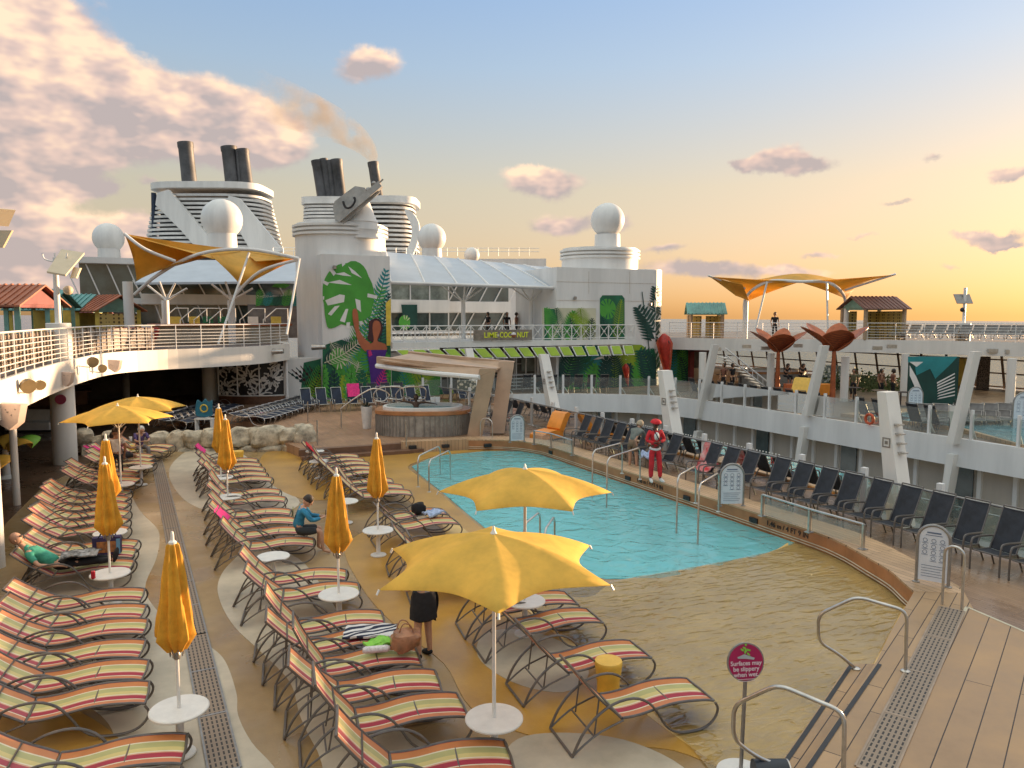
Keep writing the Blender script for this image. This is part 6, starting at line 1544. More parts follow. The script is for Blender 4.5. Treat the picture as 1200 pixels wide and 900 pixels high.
for k in range(7): b.face([PD(x, y, dep - .03) for x, y in ((1098 + k * .5, 448 + k * 3), (1119, 437 + k * 4.2), (1119, 438.5 + k * 4.2), (1098, 450 + k * 3))])
for pts in ([(1066, 428), (1074, 442), (1080, 456), (1074, 458), (1066, 440)], [(1066, 424), (1082, 424), (1074, 430)]): b.face([PD(x, y, dep - .03) for x, y in pts])
b.build('leaf_mural', [gF, white], t, smooth=False)
# far hot tub, far pool, planters
def tub(px0, px1, py, z0, h, label, m_side, ry=.5):
    a, c = PZ(px0, py, z0), PZ(px1, py, z0); m0 = (a + c) / 2; r = (c - a).length / 2; t = thing('hot_tub', (m0.x, m0.y, z0), label, 'hot tub', 'raised hot tubs')
    ctr = m0 + fw * r * ry; rot2 = Matrix.Rotation(-YAW, 3, 'Z')
    def ring(rr, z, e=1.): return [rot2 @ Vector((math.copysign(abs(math.cos(q)) ** .75, math.cos(q)) * rr, math.copysign(abs(math.sin(q)) ** .75, math.sin(q)) * rr * ry * 1.25, 0)) + Vector((ctr.x, ctr.y, z)) for q in [2 * math.pi * j / 48 for j in range(48)]]
    def band(b, rings):
        vs = [p for g in rings for p in g]; b.add(vs, [(i * 48 + j, i * 48 + (j + 1) % 48, (i + 1) * 48 + (j + 1) % 48, (i + 1) * 48 + j) for i in range(len(rings) - 1) for j in range(48)])
    b = MB(); band(b, [ring(r, z0), ring(r, z0 + h - .16)]); b.build('side_panel', m_side, t)
    b = MB(); band(b, [ring(r, z0 + h - .16), ring(r + .06, z0 + h - .14), ring(r + .06, z0 + h), ring(r * .86, z0 + h)]); b.build('deck_ledge', curb_m, t, smooth=False)
    b = MB(); band(b, [ring(r * .862, z0 + h), ring(r * .86, z0 + h + .12), ring(r * .78, z0 + h + .13), ring(r * .75, z0 + h - .3), ring(r * .7, z0 + .2)]); b.add(ring(r * .7, z0 + .2), [tuple(range(48))]); b.build('tub_shell', offw, t)
    b = MB(); b.add(ring(r * .765, z0 + h - .02), [tuple(range(48))]); b.build('tub_water', pw, t, smooth=False)
    return t, ctr, r
panel_w = planks('grey_tub_panels', (.27, .24, .20), R(90), .22, 3, .5, .08, .12)
panel_w = mat('grey_tub_boards', (.36, .32, .27), .6, var=.2, vs=3)
t, tc_, tr = tub(437, 548, 511, .34, 1.0, 'raised oval hot tub with grey board sides behind the pool', panel_w, .55)
b = MB(); rot2 = Matrix.Rotation(-YAW, 3, 'Z')
for j in range(70):
    q = 2 * math.pi * j / 70; p = rot2 @ Vector((math.copysign(abs(math.cos(q)) ** .75, math.cos(q)) * (tr + .015), math.copysign(abs(math.sin(q)) ** .75, math.sin(q)) * (tr + .015) * .55 * 1.25, 0)) + Vector((tc_.x, tc_.y, 0)); b.box((p.x, p.y, .34 + .42), (.05, .05, .8), rz=-YAW)
b.build('batten', mat('batten_grey', (.24, .21, .18), .6), t)
q = PD(508, 497, 28.9); 
b = MB()
for j in range(9): p = PZ(500 + j * 2.1, 498, .62) - fw * .22; b.box((p.x, p.y, .84), (.03, .03, .36), rz=-YAW)
b.build('vent_grille', black_m, t)
tub(872, 948, 452, .4, .95, 'raised far hot tub across the light well beside the copper leaf sculptures', panel_w, .5)
b = MB(); pf = [PZ(x, y, .40) for x, y in ((985, 488), (1120, 505), (1230, 535), (1330, 560), (1330, 500), (1180, 490), (1060, 482))]; 
struct(MB().prism([(p.x, p.y) for p in pf], .40, .55).build('far_pool_rim', deck_rim, smooth=False)); cen = sum(pf, Vector()) / 7
struct(MB().prism([((p.x - cen.x) * .86 + cen.x, (p.y - cen.y) * .8 + cen.y) for p in pf], .45, .56).build('far_pool_water', mat('far_pool_blue', (.18, .36, .42), .1, var=.2, vs=1), smooth=False))
def planter(px, py, z, s, label, plant=None):
    p = PZ(px, py, z); t = thing('planter', p, label, 'planter', 'tall white tapered planters'); MB().lathe([(.17 * s, 0), (.25 * s, .95 * s), (.22 * s, .95 * s), (.2 * s, .85 * s), (.02, .84 * s)], p, n=24).build('pot', offw, t)
    b = MB()
    for k in range(46):
        a, e, l = rnd.uniform(0, 6.3), rnd.uniform(.3, 1.4), rnd.uniform(.2, .42) * s; o_ = p + Vector((0, 0, .86 * s)); d = Vector((math.cos(a) * math.cos(e), math.sin(a) * math.cos(e), math.sin(e))); s2 = d.cross(Vector((0, 0, 1))).normalized() * .025 * s
        b.add([o_, o_ + d * l * .6 + s2, o_ + d * l - Vector((0, 0, .05)), o_ + d * l * .6 - s2], [(0, 1, 2, 3)])
    b.build('foliage', plant or mat('dark_leaves', (.02, .03, .018), .6, var=.2), t)
planter(430, 502, .34, 1.0, 'tall white planter with a dark plant beside the hot tub'); planter(862, 446, .4, 1.1, 'white planter with dark foliage behind the far balustrade at the stairs'); planter(1121, 510, .42, 1.25, 'white planter beside the far pool at the right picture edge')
# planting and seats of the far bar
lm_ = mat('olive_leaves', (.07, .09, .025), .7, var=.3, vs=2)
b = MB()
for k in range(1500):
    q = PZ(rnd.uniform(990, 1068), 0 + 462, .4); f_ = rnd.random(); p = q + fw * rnd.uniform(0, 5) + Vector((0, 0, abs(rnd.gauss(.0, .45)) + .05)); s_ = rnd.uniform(.05, .13); a = rnd.uniform(0, 6.3)
    b.add([p, p + Vector((s_ * math.cos(a), s_ * math.sin(a), s_ * .4)), p + Vector((0, 0, s_ * 1.6)), p + Vector((-s_ * math.cos(a), -s_ * math.sin(a), s_ * .5))], [(0, 1, 2, 3)])
tag(b.build('hedge_foliage', lm_, smooth=False), 'olive green planting around the far bar tables', 'planting', None, 'stuff')
t = thing('far_staircase', PD(885, 440, 47), 'pale staircase with railings under the far upper deck', 'stairs')
b = MB()
for k in range(9): a, c = PD(852 + k * 5.2, 420 + k * 4.2, 47), PD(858 + k * 5.2, 420 + k * 4.2, 47); b.beam(a, a + fw * 1.4, .32, .06)
b.build('tread', white_warm, t)
b = MB()
for o_ in (0, -8): b.tube([PD(850, 416 + o_, 46.6), PD(900, 456 + o_, 46.6)], .05, 5)
for k in range(8): b.tube([PD(852 + k * 6, 418 + k * 4.9, 46.6), PD(852 + k * 6, 408 + k * 4.9, 46.6)], .025, 4)
b.build('railing', white, t)
# silhouettes of seats and shelves under the far deck
dk = mat('dark_seat', (.05, .035, .03), .7, var=.2)
for k, (px, py) in enumerate(((846, 452), (868, 455), (938, 460), (1000, 470), (1030, 474), (1055, 476))):
    p = PZ(px, py, .4); t = thing('bar_table', p, 'small dark bar table across the light well, %s from the left' % ORD[k], 'table', 'bar tables on the far deck'); MB().lathe([(.3, 0), (.04, .03), (.04, .72), (.4, .74), (.4, .77)], p, n=16).build('top', dk, t)
# orange lounge pods
def pod(px, py, z, rz, label, s=1.0, m1=None, m2=None):
    p = PZ(px, py, z); t = thing('lounge_pod', p, label, 'lounge seat', 'moulded lounge pods'); Rm = Matrix.Rotation(rz, 3, 'Z')
    b = MB(); prof = [(0, .10), (0, .34), (.25, .40), (.8, .34), (1.05, .24), (1.08, .08)]; vs = []
    def blk(pts, w):
        n_ = len(pts); q = [p + Rm @ Vector((x * s, y * w / 2 * s, zz * s)) for y in (-1, 1) for x, zz in pts]
        b.add(q, [tuple(range(n_))[::-1], tuple(range(n_, 2 * n_))] + [(i, (i + 1) % n_, (i + 1) % n_ + n_, i + n_) for i in range(n_)])
    blk([(0, .05), (-.02, .30), (.3, .38), (.8, .34), (1.08, .22), (1.1, .05)], .75); b.build('seat', m1 or orange_p, t, ang=50)
    b = MB(); blk([(-.02, .25), (-.35, .85), (-.42, .98), (-.28, 1.04), (-.12, .98), (.18, .42), (.12, .3)], .75); b.build('backrest', m2 or stool_y, t, ang=50); return t
pod(652, 513, .3, R(195), 'orange moulded lounge seat with a yellow-orange back beside the arch sign', 1.0, orange_p, orange_p); pod(938, 470, .4, R(200), 'large orange lounge pod behind the far glass balustrade', 1.25); 
t = thing('sofa_block', PZ(933, 462, .4), 'low sofa of orange and green cushions on the far deck', 'sofa')
for k, m_ in enumerate((mat('coral_cushion', (.62, .16, .05), .6), green_p, orange_p)): p = PZ(929 + k * 17, 463, .4); MB().box((p.x, p.y, .75), (.95, .6, .65), rz=-YAW).build('cushion', m_, t)

# ---------------------------------------------------------------- hot tub shade frame
tan_m = mat('tan_metal_panel', (.46, .31, .205), .45, var=.1, vs=1)
t = thing('shade_frame', PZ(565, 512, .34), 'tan cantilevered shade frame leaning over the hot tub', 'canopy')
def cbeam(pts, w, m_, name, th=.5):
    b = MB(); P_ = [PD(*q) for q in pts]
    for a, c in zip(P_, P_[1:]): b.beam(a, c, w, th)
    b.build(name, m_, t, smooth=False)
for (fx, fy, hx, hy, tx, ty, d0_, wd) in ((556, 513, 571, 432, 441, 418, 29.4, .55), (583, 508, 593, 424, 478, 412, 31.5, .55)):
    p0, p1, p2 = PZ(fx, fy, .34), PD(hx, hy, d0_), PD(tx, ty, d0_ + 2.5)
    b = MB(); s_ = fw * .5
    # leg: flat blade, 0.9 deep
    b.add([p0 - rv * .3, p0 + rv * .28, p1 + rv * .34, p1 - rv * .30] + [q + s_ for q in (p0 - rv * .3, p0 + rv * .28, p1 + rv * .34, p1 - rv * .30)], [(0, 1, 2, 3), (4, 7, 6, 5), (0, 4, 5, 1), (1, 5, 6, 2), (2, 6, 7, 3), (3, 7, 4, 0)]); b.build('leg', tan_m, t, smooth=False)
    b = MB(); q1 = p1 - rv * .30; 
    b.add([p1 + rv * .36, p2, p2 - Vector((0, 0, .3)), q1 - Vector((0, 0, .28))] + [q + s_ for q in (p1 + rv * .36, p2, p2 - Vector((0, 0, .3)), q1 - Vector((0, 0, .28)))], [(0, 1, 2, 3), (4, 7, 6, 5), (0, 4, 5, 1), (1, 5, 6, 2), (2, 6, 7, 3), (3, 7, 4, 0)]); b.build('roof_beam', tan_m, t, smooth=False)
    b = MB(); b.tube([p2 - Vector((0, 0, .38)) - fw * .02, (p2 + q1) / 2 - Vector((0, 0, .42)) - fw * .02, q1 - Vector((0, 0, .34)) - fw * .02], .10, 8); b.build('light_strip', white, t)
a0_, a1_ = PD(445, 420, 31.5), PD(480, 413, 33.8); c0_, c1_ = PD(565, 436, 29.8), PD(592, 427, 31.8)
MB().grid(lambda u, v: a0_.lerp(a1_, u).lerp(c0_.lerp(c1_, u), v) - Vector((0, 0, .05)), 4, 10, .06).build('shade_panel', tan_m, t)
# ---------------------------------------------------------------- pool ladders, grab rails
def inv_u(p, q, h, r=.022, lean=None):
    """inverted U hoop standing on p and q"""
    p, q = Vector(p), Vector(q); u = Vector((0, 0, 1)); w = (q - p).length; rr = min(w / 2, .25); pts = [p, p + u * (h - rr)]
    for k in range(1, 6): a = math.pi / 2 * k / 6; pts.append(p + (q - p).normalized() * rr * (1 - math.cos(a)) + u * (h - rr + rr * math.sin(a)))
    pts += [p + (q - p).normalized() * rr + u * h, q - (q - p).normalized() * rr + u * h]
    for k in range(1, 6): a = math.pi / 2 * k / 6; pts.append(q - (q - p).normalized() * rr * (1 - math.sin(a)) + u * (h - rr + rr * math.cos(a)))
    pts += [q + u * (h - rr), q]; return MB().tube(pts, r, 10)
def flange(p): return MB().lathe([(.06, 0), (.06, .015), (.03, .03)], p, n=14)
def ladder(A_, B_, z, h, label, steps=None, pool=True):
    """two hoops; A_ and B_ are pixel pairs of hoop feet (deck foot, water foot)"""
    t = thing('pool_ladder', PZ(A_[0][0], A_[0][1], z), label, 'pool ladder', 'stainless pool ladders')
    for (f, g) in (A_, B_):
        p, q = PZ(f[0], f[1], z), PZ(g[0], g[1], z); q.z = z - .25; p2 = Vector((p.x, p.y, z)); 
        pts = [p2, p2 + Vector((0, 0, h - .22))]; d = Vector((q.x - p.x, q.y - p.y, 0)); L_ = d.length; d.normalize()
        for k in range(1, 6): a = math.pi / 2 * k / 6; pts.append(p2 + d * .22 * (1 - math.cos(a)) + Vector((0, 0, h - .22 + .22 * math.sin(a))))
        e = Vector((q.x, q.y, 0)); zt = z + h
        for k in range(0, 6): a = math.pi / 2 * k / 6; pts.append(Vector((e.x, e.y, zt)) - d * .22 * (1 - math.sin(a)) + Vector((0, 0, -.22 * (1 - math.cos(a)))))
        pts.append(Vector((e.x, e.y, -.9 if pool else z))); MB().tube(pts, .022, 10).build('rail', steel, t); flange(p2).build('flange', steel, t)
    if steps:
        b = MB(); a, c = PZ(*A_[1], z), PZ(*B_[1], z)
        for k in range(3): b.beam((a.x, a.y, -.1 - k * .28), (c.x, c.y, -.1 - k * .28), .1, .03)
        b.build('tread', steel, t)
    return t
ladder(((490, 571), (516, 556)), ((503, 577), (528, 562)), 0., .95, 'stainless pool ladder at the far left corner of the pool', 1)
ladder(((614, 668), (633, 650)), ((638, 676), (650, 656)), 0., .95, 'stainless pool ladder behind the stem of the open parasol at the pool edge', 1)
ladder(((729, 555), (694, 567)), ((750, 562), (711, 578)), .4, .95, 'stainless pool ladder on the right rim left of the person in red', 1)
ladder(((815, 590), (793, 606)), ((842, 600), (818, 618)), .4, .98, 'stainless pool ladder on the right rim right of the person in red', 1)
t = thing('grab_hoop', PZ(1104, 706, .4), 'stainless hoop rail at the end of the pool rim by the arch sign', 'grab rail', 'stainless grab rails')
inv_u(PZ(1104, 708, .4), PZ(1127, 714, .4), 1.0).build('rail', steel, t)
t = thing('grab_hoop', PZ(540, 513, .4), 'stainless hoop rail beneath the leaning legs of the shade frame', 'grab rail', 'stainless grab rails'); inv_u(PZ(563, 512, .4), PZ(577, 513, .4), .75).build('rail', steel, t)
t = thing('grab_hoop', PZ(540, 513, .4), 'stainless arc rail against the hot tub end under the shade frame', 'grab rail', 'stainless grab rails'); inv_u(PZ(541, 505, .4), PZ(557, 511, .4), .85).build('rail', steel, t)
# bent handrails at lower right
def bent(pts, label, fl):
    t = thing('hand_rail', pts[0], label, 'handrail', 'bent stainless handrails at the beach steps'); P_ = [Vector(p) for p in pts]; out = [P_[0]]
    for i in range(1, len(P_) - 1):
        a, p, c = P_[i - 1], P_[i], P_[i + 1]; r = .13; q0 = p + (a - p).normalized() * r; q1 = p + (c - p).normalized() * r
        for k in range(6): u = k / 5; out.append(q0.lerp(p, u).lerp(p.lerp(q1, u), u))
    out.append(P_[-1]); MB().tube(out, .023, 12).build('rail', steel, t)
    for f in fl: flange(f).build('flange', steel, t)
f0, f1 = PZ(1061, 787, .4), PZ(1003, 784, .2); d_ = 12.0
dep0 = f0.x * SA + f0.y * CA; dep1 = f1.x * SA + f1.y * CA
bent([f0, PD(1063, 716, dep0), PD(1004, 699, (dep0 + dep1) / 2), PD(959, 720, dep1), PD(959, 752, dep1), PD(985, 768, dep1), f1], 'bent stainless handrail at the beach steps, farther of the two', [f0, f1])
f0, f1 = PZ(988, 930, .4), PZ(930, 905, .2); dep0 = f0.x * SA + f0.y * CA; dep1 = f1.x * SA + f1.y * CA
bent([f0, PD(990, 835, dep0), PD(912, 802, (dep0 + dep1) / 2), PD(860, 826, dep1), PD(859, 866, dep1), PD(885, 886, dep1), f1], 'bent stainless handrail at the beach steps, nearer of the two', [f0])
# steel handrails by the aft steps
t = thing('hand_rail', PZ(399, 500, .34), 'sloped steel handrail left of the tall white planter', 'handrail', 'steel handrails on the aft deck')
p = PZ(400, 502, .34); dep = p.x * SA + p.y * CA; MB().tube(cat([p, PD(400, 484, dep), PD(402, 477, dep), PD(432, 457, dep), PD(448, 457, dep), PD(456, 463, dep), PD(450, 470, dep), PD(440, 470, dep)], 4), .03, 8).build('rail', steel, t)
t = thing('hand_rail', PZ(438, 480, .34), 'steel loop handrails behind the hot tub', 'handrail', 'steel handrails on the aft deck')
for o_ in (0, 26): MB().tube(cat([PD(440 + o_, 474, 34), PD(438 + o_, 462, 34), PD(448 + o_, 454, 34), PD(470 + o_, 454, 34), PD(473 + o_, 462, 34), PD(470 + o_, 468, 34), PD(452 + o_, 467, 34)], 4), .03, 8).build('rail', steel, t)
for px, lab in ((361, 'left of the parasol'), (372, 'beside the stone wall end'), (476, 'below the hot tub')):
    p = PZ(px, {361: 495, 372: 522, 476: 523}[px], .34); o = MB().tube([p, p + Vector((0, 0, .95))], .03, 8).build('rail_post', steel); tag(o, 'lone steel post on the aft deck step, ' + lab, 'post', 'steel posts on the aft step')
# low glass guards on the rim
def guard(px, label):
    P_ = [PZ(x, y, .4) for x, y in px]; t = thing('glass_guard', P_[0], label, 'glass guard', 'low glass guards on the pool rim'); h = .52
    MB().tube([p + Vector((0, 0, h)) for p in P_], .024, 8).build('rail', steel, t)
    for p in P_: m = MB(); m.box(p + Vector((0, 0, h / 2)), (.06, .05, h)); m.box(p + Vector((0, 0, .01)), (.14, .14, .02)); m.build('post', steel, t)
    b = MB()
    for a, c in zip(P_, P_[1:]):
        u = (c - a); b.add([a + u * .05 + Vector((0, 0, .06)), a + u * .95 + Vector((0, 0, .06)), a + u * .95 + Vector((0, 0, h - .06)), a + u * .05 + Vector((0, 0, h - .06))], [(0, 1, 2, 3)])
    b.build('glass_panel', glass('guard_glass', (.8, .82, .78), .3), t, smooth=False)
guard([(893, 605), (948, 624), (1011, 644)], 'low glass guard on the rim beside the depth marking'); guard([(626, 521), (646, 525), (671, 534)], 'low glass guard on the rim in front of the orange lounge seat')
# dark filter boxes in the curb
for k, (x, y) in enumerate(((13.05, 23.9), (13.05, 19.0), (13.05, 16.2), (13.05, 13.68))): tag(MB().bx(x - .012, x + .05, y - .13, y + .13, .14, .26).build('curb_socket', black_m), 'small black socket in the pool curb, %s from the front' % ORD[3 - k], 'socket', 'black sockets in the curb')
for k, (x, y) in enumerate(((8.9, 27.18), (10.1, 26.86), (11.6, 26.3))): tag(MB().bx(x - .14, x + .14, y - .12, y + .02, .14, .26).build('curb_socket', black_m), 'small black socket in the far curb, %s from the left' % ORD[k], 'socket', 'black sockets in the curb')
# depth marking on the curb
mark_m = mat('dark_brown_letters', (.035, .015, .01), .5, var=.05)
Mx = Matrix.Translation((13.057, 12.62, .245)) @ Matrix.Rotation(R(-90), 4, 'Z') @ Matrix.Rotation(R(90), 4, 'X')
tag(text_mesh('1.46 m / 4 FT 9 IN', .17, Mx, mark_m, 'depth_marking', None, .004), 'depth marking 1.46 m / 4 FT 9 IN on the curb by the pool corner', 'marking', 'depth markings')
Mx2 = Matrix.Translation((13.057, 17.9, .245)) @ Matrix.Rotation(R(-90), 4, 'Z') @ Matrix.Rotation(R(90), 4, 'X')
tag(text_mesh('1.46 m / 4 FT 9 IN', .17, Mx2, mark_m, 'depth_marking', None, .004), 'depth marking on the curb under the feet of the person in red', 'marking', 'depth markings')

# ---------------------------------------------------------------- arch shaped rule signs
ink = mat('blue_grey_ink', (.12, .16, .24), .6, var=.1); sheet_m = mat('pale_sign_sheet', (.66, .68, .72), .35, var=.04, vs=3)
def arch_sign(px, py, z, h, w, rz, label, src=None):
    p = PZ(px, py, z); t = thing('arch_sign', (0, 0, 0), label, 'sign', 'arch shaped pool rule signs'); n_ = 14
    out = [(w / 2 * math.cos(a), h - w / 2 + w / 2 * math.sin(a)) for a in [math.pi * i / n_ for i in range(n_ + 1)]]
    path = [(w / 2, 0)] + out + [(-w / 2, 0)]
    MB().tube([(x, 0, zz) for x, zz in path], .028, 8).build('frame', steel_dark, t)
    MB().plate([Vector((x * .93, -.008, max(.06, zz * .985))) for x, zz in path], (0, .016, 0)).build('panel', sheet_m, t, smooth=False)
    b = MB(); b.k = 0
    b.bx(-w * .22, w * .22, -.012, -.009, h * .86, h * .885); b.bx(-w * .26, w * .26, -.012, -.009, h * .825, h * .835)
    for r in range(4):
        for c in range(3):
            cx, cz = (c - 1) * w * .27, h * (.74 - r * .10)
            if r == 3 and c == 0: continue
            b.tube([(cx + .045 * w * 1.5 * math.cos(a), -.01, cz + .045 * w * 1.5 * math.sin(a)) for a in [i * math.pi / 5 for i in range(10)]], .004, 4, True); b.bx(cx - w * .1, cx + w * .1, -.012, -.009, cz - h * .05, cz - h * .043)
    for r in range(5): b.bx(-w * .36, w * (.36 - .06 * (r % 3)), -.012, -.009, h * (.31 - r * .045), h * (.317 - r * .045))
    b.build('print', ink, t, smooth=False)
    for s in (-1, 1): flange((s * w / 2, 0, 0)).build('foot', steel_dark, t)
    t.location = p; t.rotation_euler = (0, 0, rz); return t
# rz turns the printed face (local -y) towards the viewer
arch_sign(606, 518, .4, 1.02, .58, -R(4), 'arch shaped white sign left of the orange lounge seat')
arch_sign(857, 593, .4, 1.06, .60, -R(22), 'arch shaped white sign on the right rim beside the pool ladder')
arch_sign(1092, 685, .4, 1.06, .50, -R(62), 'arch shaped white sign at the curved end of the pool rim')
arch_sign(1072, 485, .42, 1.3, .8, -R(15), 'arch shaped sign beyond the far balustrade'); arch_sign(1199, 505, .42, 1.6, .9, -R(30), 'arch shaped sign cut by the right picture edge')
# round red sign on a pole
p = PZ(868, 905, .05); t = thing('round_sign', p, 'round crimson sign on a pole warning of slippery surfaces', 'sign'); dep = p.x * SA + p.y * CA
zc_ = PD(874, 776, dep); rr = 23.5 * dep / F
b = MB(); b.tube([(p.x, p.y, .05), (zc_.x, zc_.y, zc_.z - rr)], .022, 10); b.build('pole', steel_dark, t)
b = MB(); b.lathe([(.25, 0), (.27, .02), (.26, .05), (.04, .09)], (p.x, p.y, .01), n=28); b.build('base_plate', offw, t)
nf = (-fw * .96 + rv * .12 + Vector((0, 0, .12))).normalized(); sx = nf.cross(Vector((0, 0, 1))).normalized() * -1; sx = Vector((0, 0, 1)).cross(nf).normalized(); up_ = nf.cross(sx).normalized()
def disc(b, r, o0, o1): b.plate([zc_ + nf * o0 + (sx * math.cos(a) * 1.0 + up_ * math.sin(a)) * r for a in [i * math.pi / 24 for i in range(48)]], nf * (o1 - o0))
b = MB(); disc(b, rr, -.02, 0); b.build('rim', steel_dark, t); crim = mat('crimson_sign_face', (.36, .008, .075), .35, var=.05)
b = MB(); disc(b, rr * .93, 0, .005); b.build('face', crim, t, smooth=False)
Ms = Matrix((( sx.x, up_.x, nf.x, 0), (sx.y, up_.y, nf.y, 0), (sx.z, up_.z, nf.z, 0), (0, 0, 0, 1)))
pinkw = mat('pale_pink_print', (.75, .62, .64), .5, var=.03)
for i, (s_, sz) in enumerate((('Surfaces may', .068), ('be slippery', .068), ('when wet.', .068), ('Take care on this deck', .026))): 
    if i == 3: continue
    text_mesh(s_, sz, Matrix.Translation(zc_ + nf * .007 - up_ * (.01 + i * .062)) @ Ms, pinkw, 'lettering', t, .001)
b = MB(); o_ = zc_ + nf * .008 + up_ * .09
def fl(pts): b.plate([o_ + sx * x + up_ * y for x, y in pts], nf * .002)
fl([(-.10, -.03), (-.02, .0), (.10, -.045), (.09, -.065), (0, -.05), (-.09, -.045)]); b.build('wave_symbol', mat('grey_print', (.4, .42, .42), .5), t)
b = MB()
fl([(-.01, .0), (.015, .035), (.0, .07), (-.03, .085), (-.035, .07), (-.012, .05), (-.02, .02)]); fl([(.015, .035), (.05, .03), (.055, .045), (.01, .06)]); fl([(-.03, .03), (-.06, .05), (-.055, .065), (-.02, .05)]); fl([(-.01, .09), (.012, .09), (.012, .112), (-.01, .112)]); fl([(.01, .0), (.04, -.02), (.05, -.01), (.02, .02)])
b.build('figure_symbol', green_p, t)
b = MB()
for r_ in (0, 1): b.plate([zc_ + nf * .007 + sx * x + up_ * (-.185 - r_ * .022 + y) for x, y in ((-.10, 0), (.10, 0), (.10, .005), (-.10, .005))], nf * .001)
b.build('small_print', pinkw, t)
# hose reel at lower edge
p = PZ(905, 903, .22); t = thing('hose_reel', p, 'dark round hose reel drum at the bottom edge beside the handrail', 'reel'); a_ = Vector((p.x, p.y, .2)); ax = rv * .36
MB().cyl(a_ - ax * .55, a_ + ax * .45, .135, n=24).build('drum', mat('dark_blue_rubber', (.02, .028, .04), .5), t)
b = MB(); b.tube([a_ + ax * .46 + (Vector((0, 0, 1)) * math.cos(q) + fw * math.sin(q)) * .125 for q in [i * math.pi / 12 for i in range(24)]], .014, 6, True); b.tube([a_ + ax * .46 + (Vector((0, 0, 1)) * math.cos(q) + fw * math.sin(q)) * .05 for q in [i * math.pi / 8 for i in range(16)]], .012, 6, True); b.build('hub', steel, t)
# life ring on the far balustrade
p = PX(1019, 491, 27.7); tag(MB().tube([p + (Vector((0, 1, 0)) * math.cos(q) + Vector((0, 0, 1)) * math.sin(q)) * .2 for q in [i * math.pi / 10 for i in range(20)]], .06, 8, True).build('life_ring', mat('life_ring_orange', (.55, .09, .03), .5)), 'orange life ring hanging on the far balustrade', 'life ring')
# red and white wrapped chair cover near the person in red
t = thing('red_towel', (14.7, 17.3, .9), 'bundle of red and white patterned towels heaped on the chair behind the person in red', 'towels')
rw = mat('red_white_print', (.6, .03, .04), .8, var=.1, vs=5, col2=(.6, .45, .42))
for k, (q_, tl, l_) in enumerate((((14.72, 17.3, 1.05), 1.15, .75), ((14.5, 17.15, .78), .5, .5))):
    sd_ = k * 7.3; Rm_ = Matrix.Rotation(R(180), 3, 'Z') @ Matrix.Rotation(tl, 3, 'Y')
    MB().grid(lambda u, v: Vector(q_) + Rm_ @ Vector(((u - .5) * l_, (v - .5) * .62, .05 * mathutils.noise.noise(Vector((u * 4 + sd_, v * 5, 0))) + .02)), 14, 12, .03).build('towel_fold', rw, t, ang=80)
# small white stand with a round emblem board by the stone wall
p = PZ(240, 503, .3); t = thing('sign_table', p, 'small white table holding a blue board with a yellow ring, on the stone wall', 'sign')
b = MB(); b.box((p.x, p.y, .75), (.75, .3, .06), rz=-YAW)
for s in (-1, 1): q = p + rv * .33 * s; b.box((q.x, q.y, .5), (.07, .28, .5), rz=-YAW)
b.build('table', offw, t)
q = p + Vector((0, 0, .85)); pts = cat([q + rv * x + Vector((0, 0, z)) for x, z in ((-.32, -.28), (-.36, .1), (-.28, .42), (-.1, .3), (.05, .46), (.2, .32), (.36, .4), (.34, 0), (.3, -.28))], 3, True)
MB().plate(pts, fw * .03).build('board', mat('sign_blue', (.02, .16, .25), .5), t); MB().tube([q + rv * .15 * math.cos(a) - fw * .01 + Vector((0, 0, .05 + .15 * math.sin(a))) for a in [i * math.pi / 10 for i in range(20)]], .03, 6, True).build('ring', gY, t)

# ---------------------------------------------------------------- towels, bags, small things
def drape(c, rz, L_, W_, label, m_, th=.02, tilt=0., name='towel', cat_='towel', wob=.02, z_fn=None):
    Rm = Matrix.Rotation(rz, 3, 'Z') @ Matrix.Rotation(-tilt, 3, 'Y')
    sd = rnd.random() * 50
    def f(u, v):
        n_ = mathutils.noise.noise(Vector((u * 3 + sd, v * 3, 0))); e = .04 * mathutils.noise.noise(Vector((u * 2, v * 5 + sd, 3)))
        return Vector(c) + Rm @ Vector(((u - .5) * L_ + e, (v - .5) * W_ + e, wob * (n_ + 1)))
    o = MB().grid(f, 14, 10, th).build(name, m_, off=c, ang=80); tag(o, label, cat_, 'towels left on loungers' if cat_ == 'towel' else None); return o
def on_back(x, y, ang, back, t=.75, w=.4, l=.34, **k):
    """rest a folded towel on a lounger's backrest"""
    a = R(back); L_ = .8 * t; lx = -math.cos(a) * L_; lz = .36 + math.sin(a) * L_ + .03
    return (x + lx * math.cos(R(ang)), y + lx * math.sin(R(ang)), lz), math.pi + R(ang), a
def back_towel(x, y, ang, back, label, m_=pink_c, t=.8, L_=.36, W_=.56, **k): c, rz, a = on_back(x, y, ang, back, t); return drape(c, rz, L_, W_, label, m_, .03, a, wob=.01)
back_towel(1.75, 17.1, -13, 47, 'bright pink towel over the backrest near the man in blue'); back_towel(5.05, 10.95, -6, 47, 'bright pink towel over the backrest right of the parasol stem', L_=.5); back_towel(1.88, 26.2, -12, 47, 'pink towel over a backrest in front of the stone wall'); back_towel(-1.25, 28.6, -20, 31, 'pink towel over a backrest at left behind the closed parasols', L_=.4); back_towel(5.12, 24.8, -12, 47, 'dark red towel over a backrest near the aft steps', red_c, .7, .6)
p = PZ(478, 474, .9); drape(PZ(471, 481, .7), R(-50), .5, .4, 'pink towel lying on the navy loungers', pink_c)if False else None
p = PD(298, 479, 36); drape((PZ(298, 484, .62)), R(-50), .8, .5, 'bright pink towel lying on the flat navy loungers', pink_c, .03)
p = PY(413, 459, 38.2); drape((p.x, 38.0, p.z + .1), R(0), .62, .7, 'bright pink towel folded over a navy chair by the mural', pink_c, .04, 0).rotation_euler = (R(65), 0, 0)
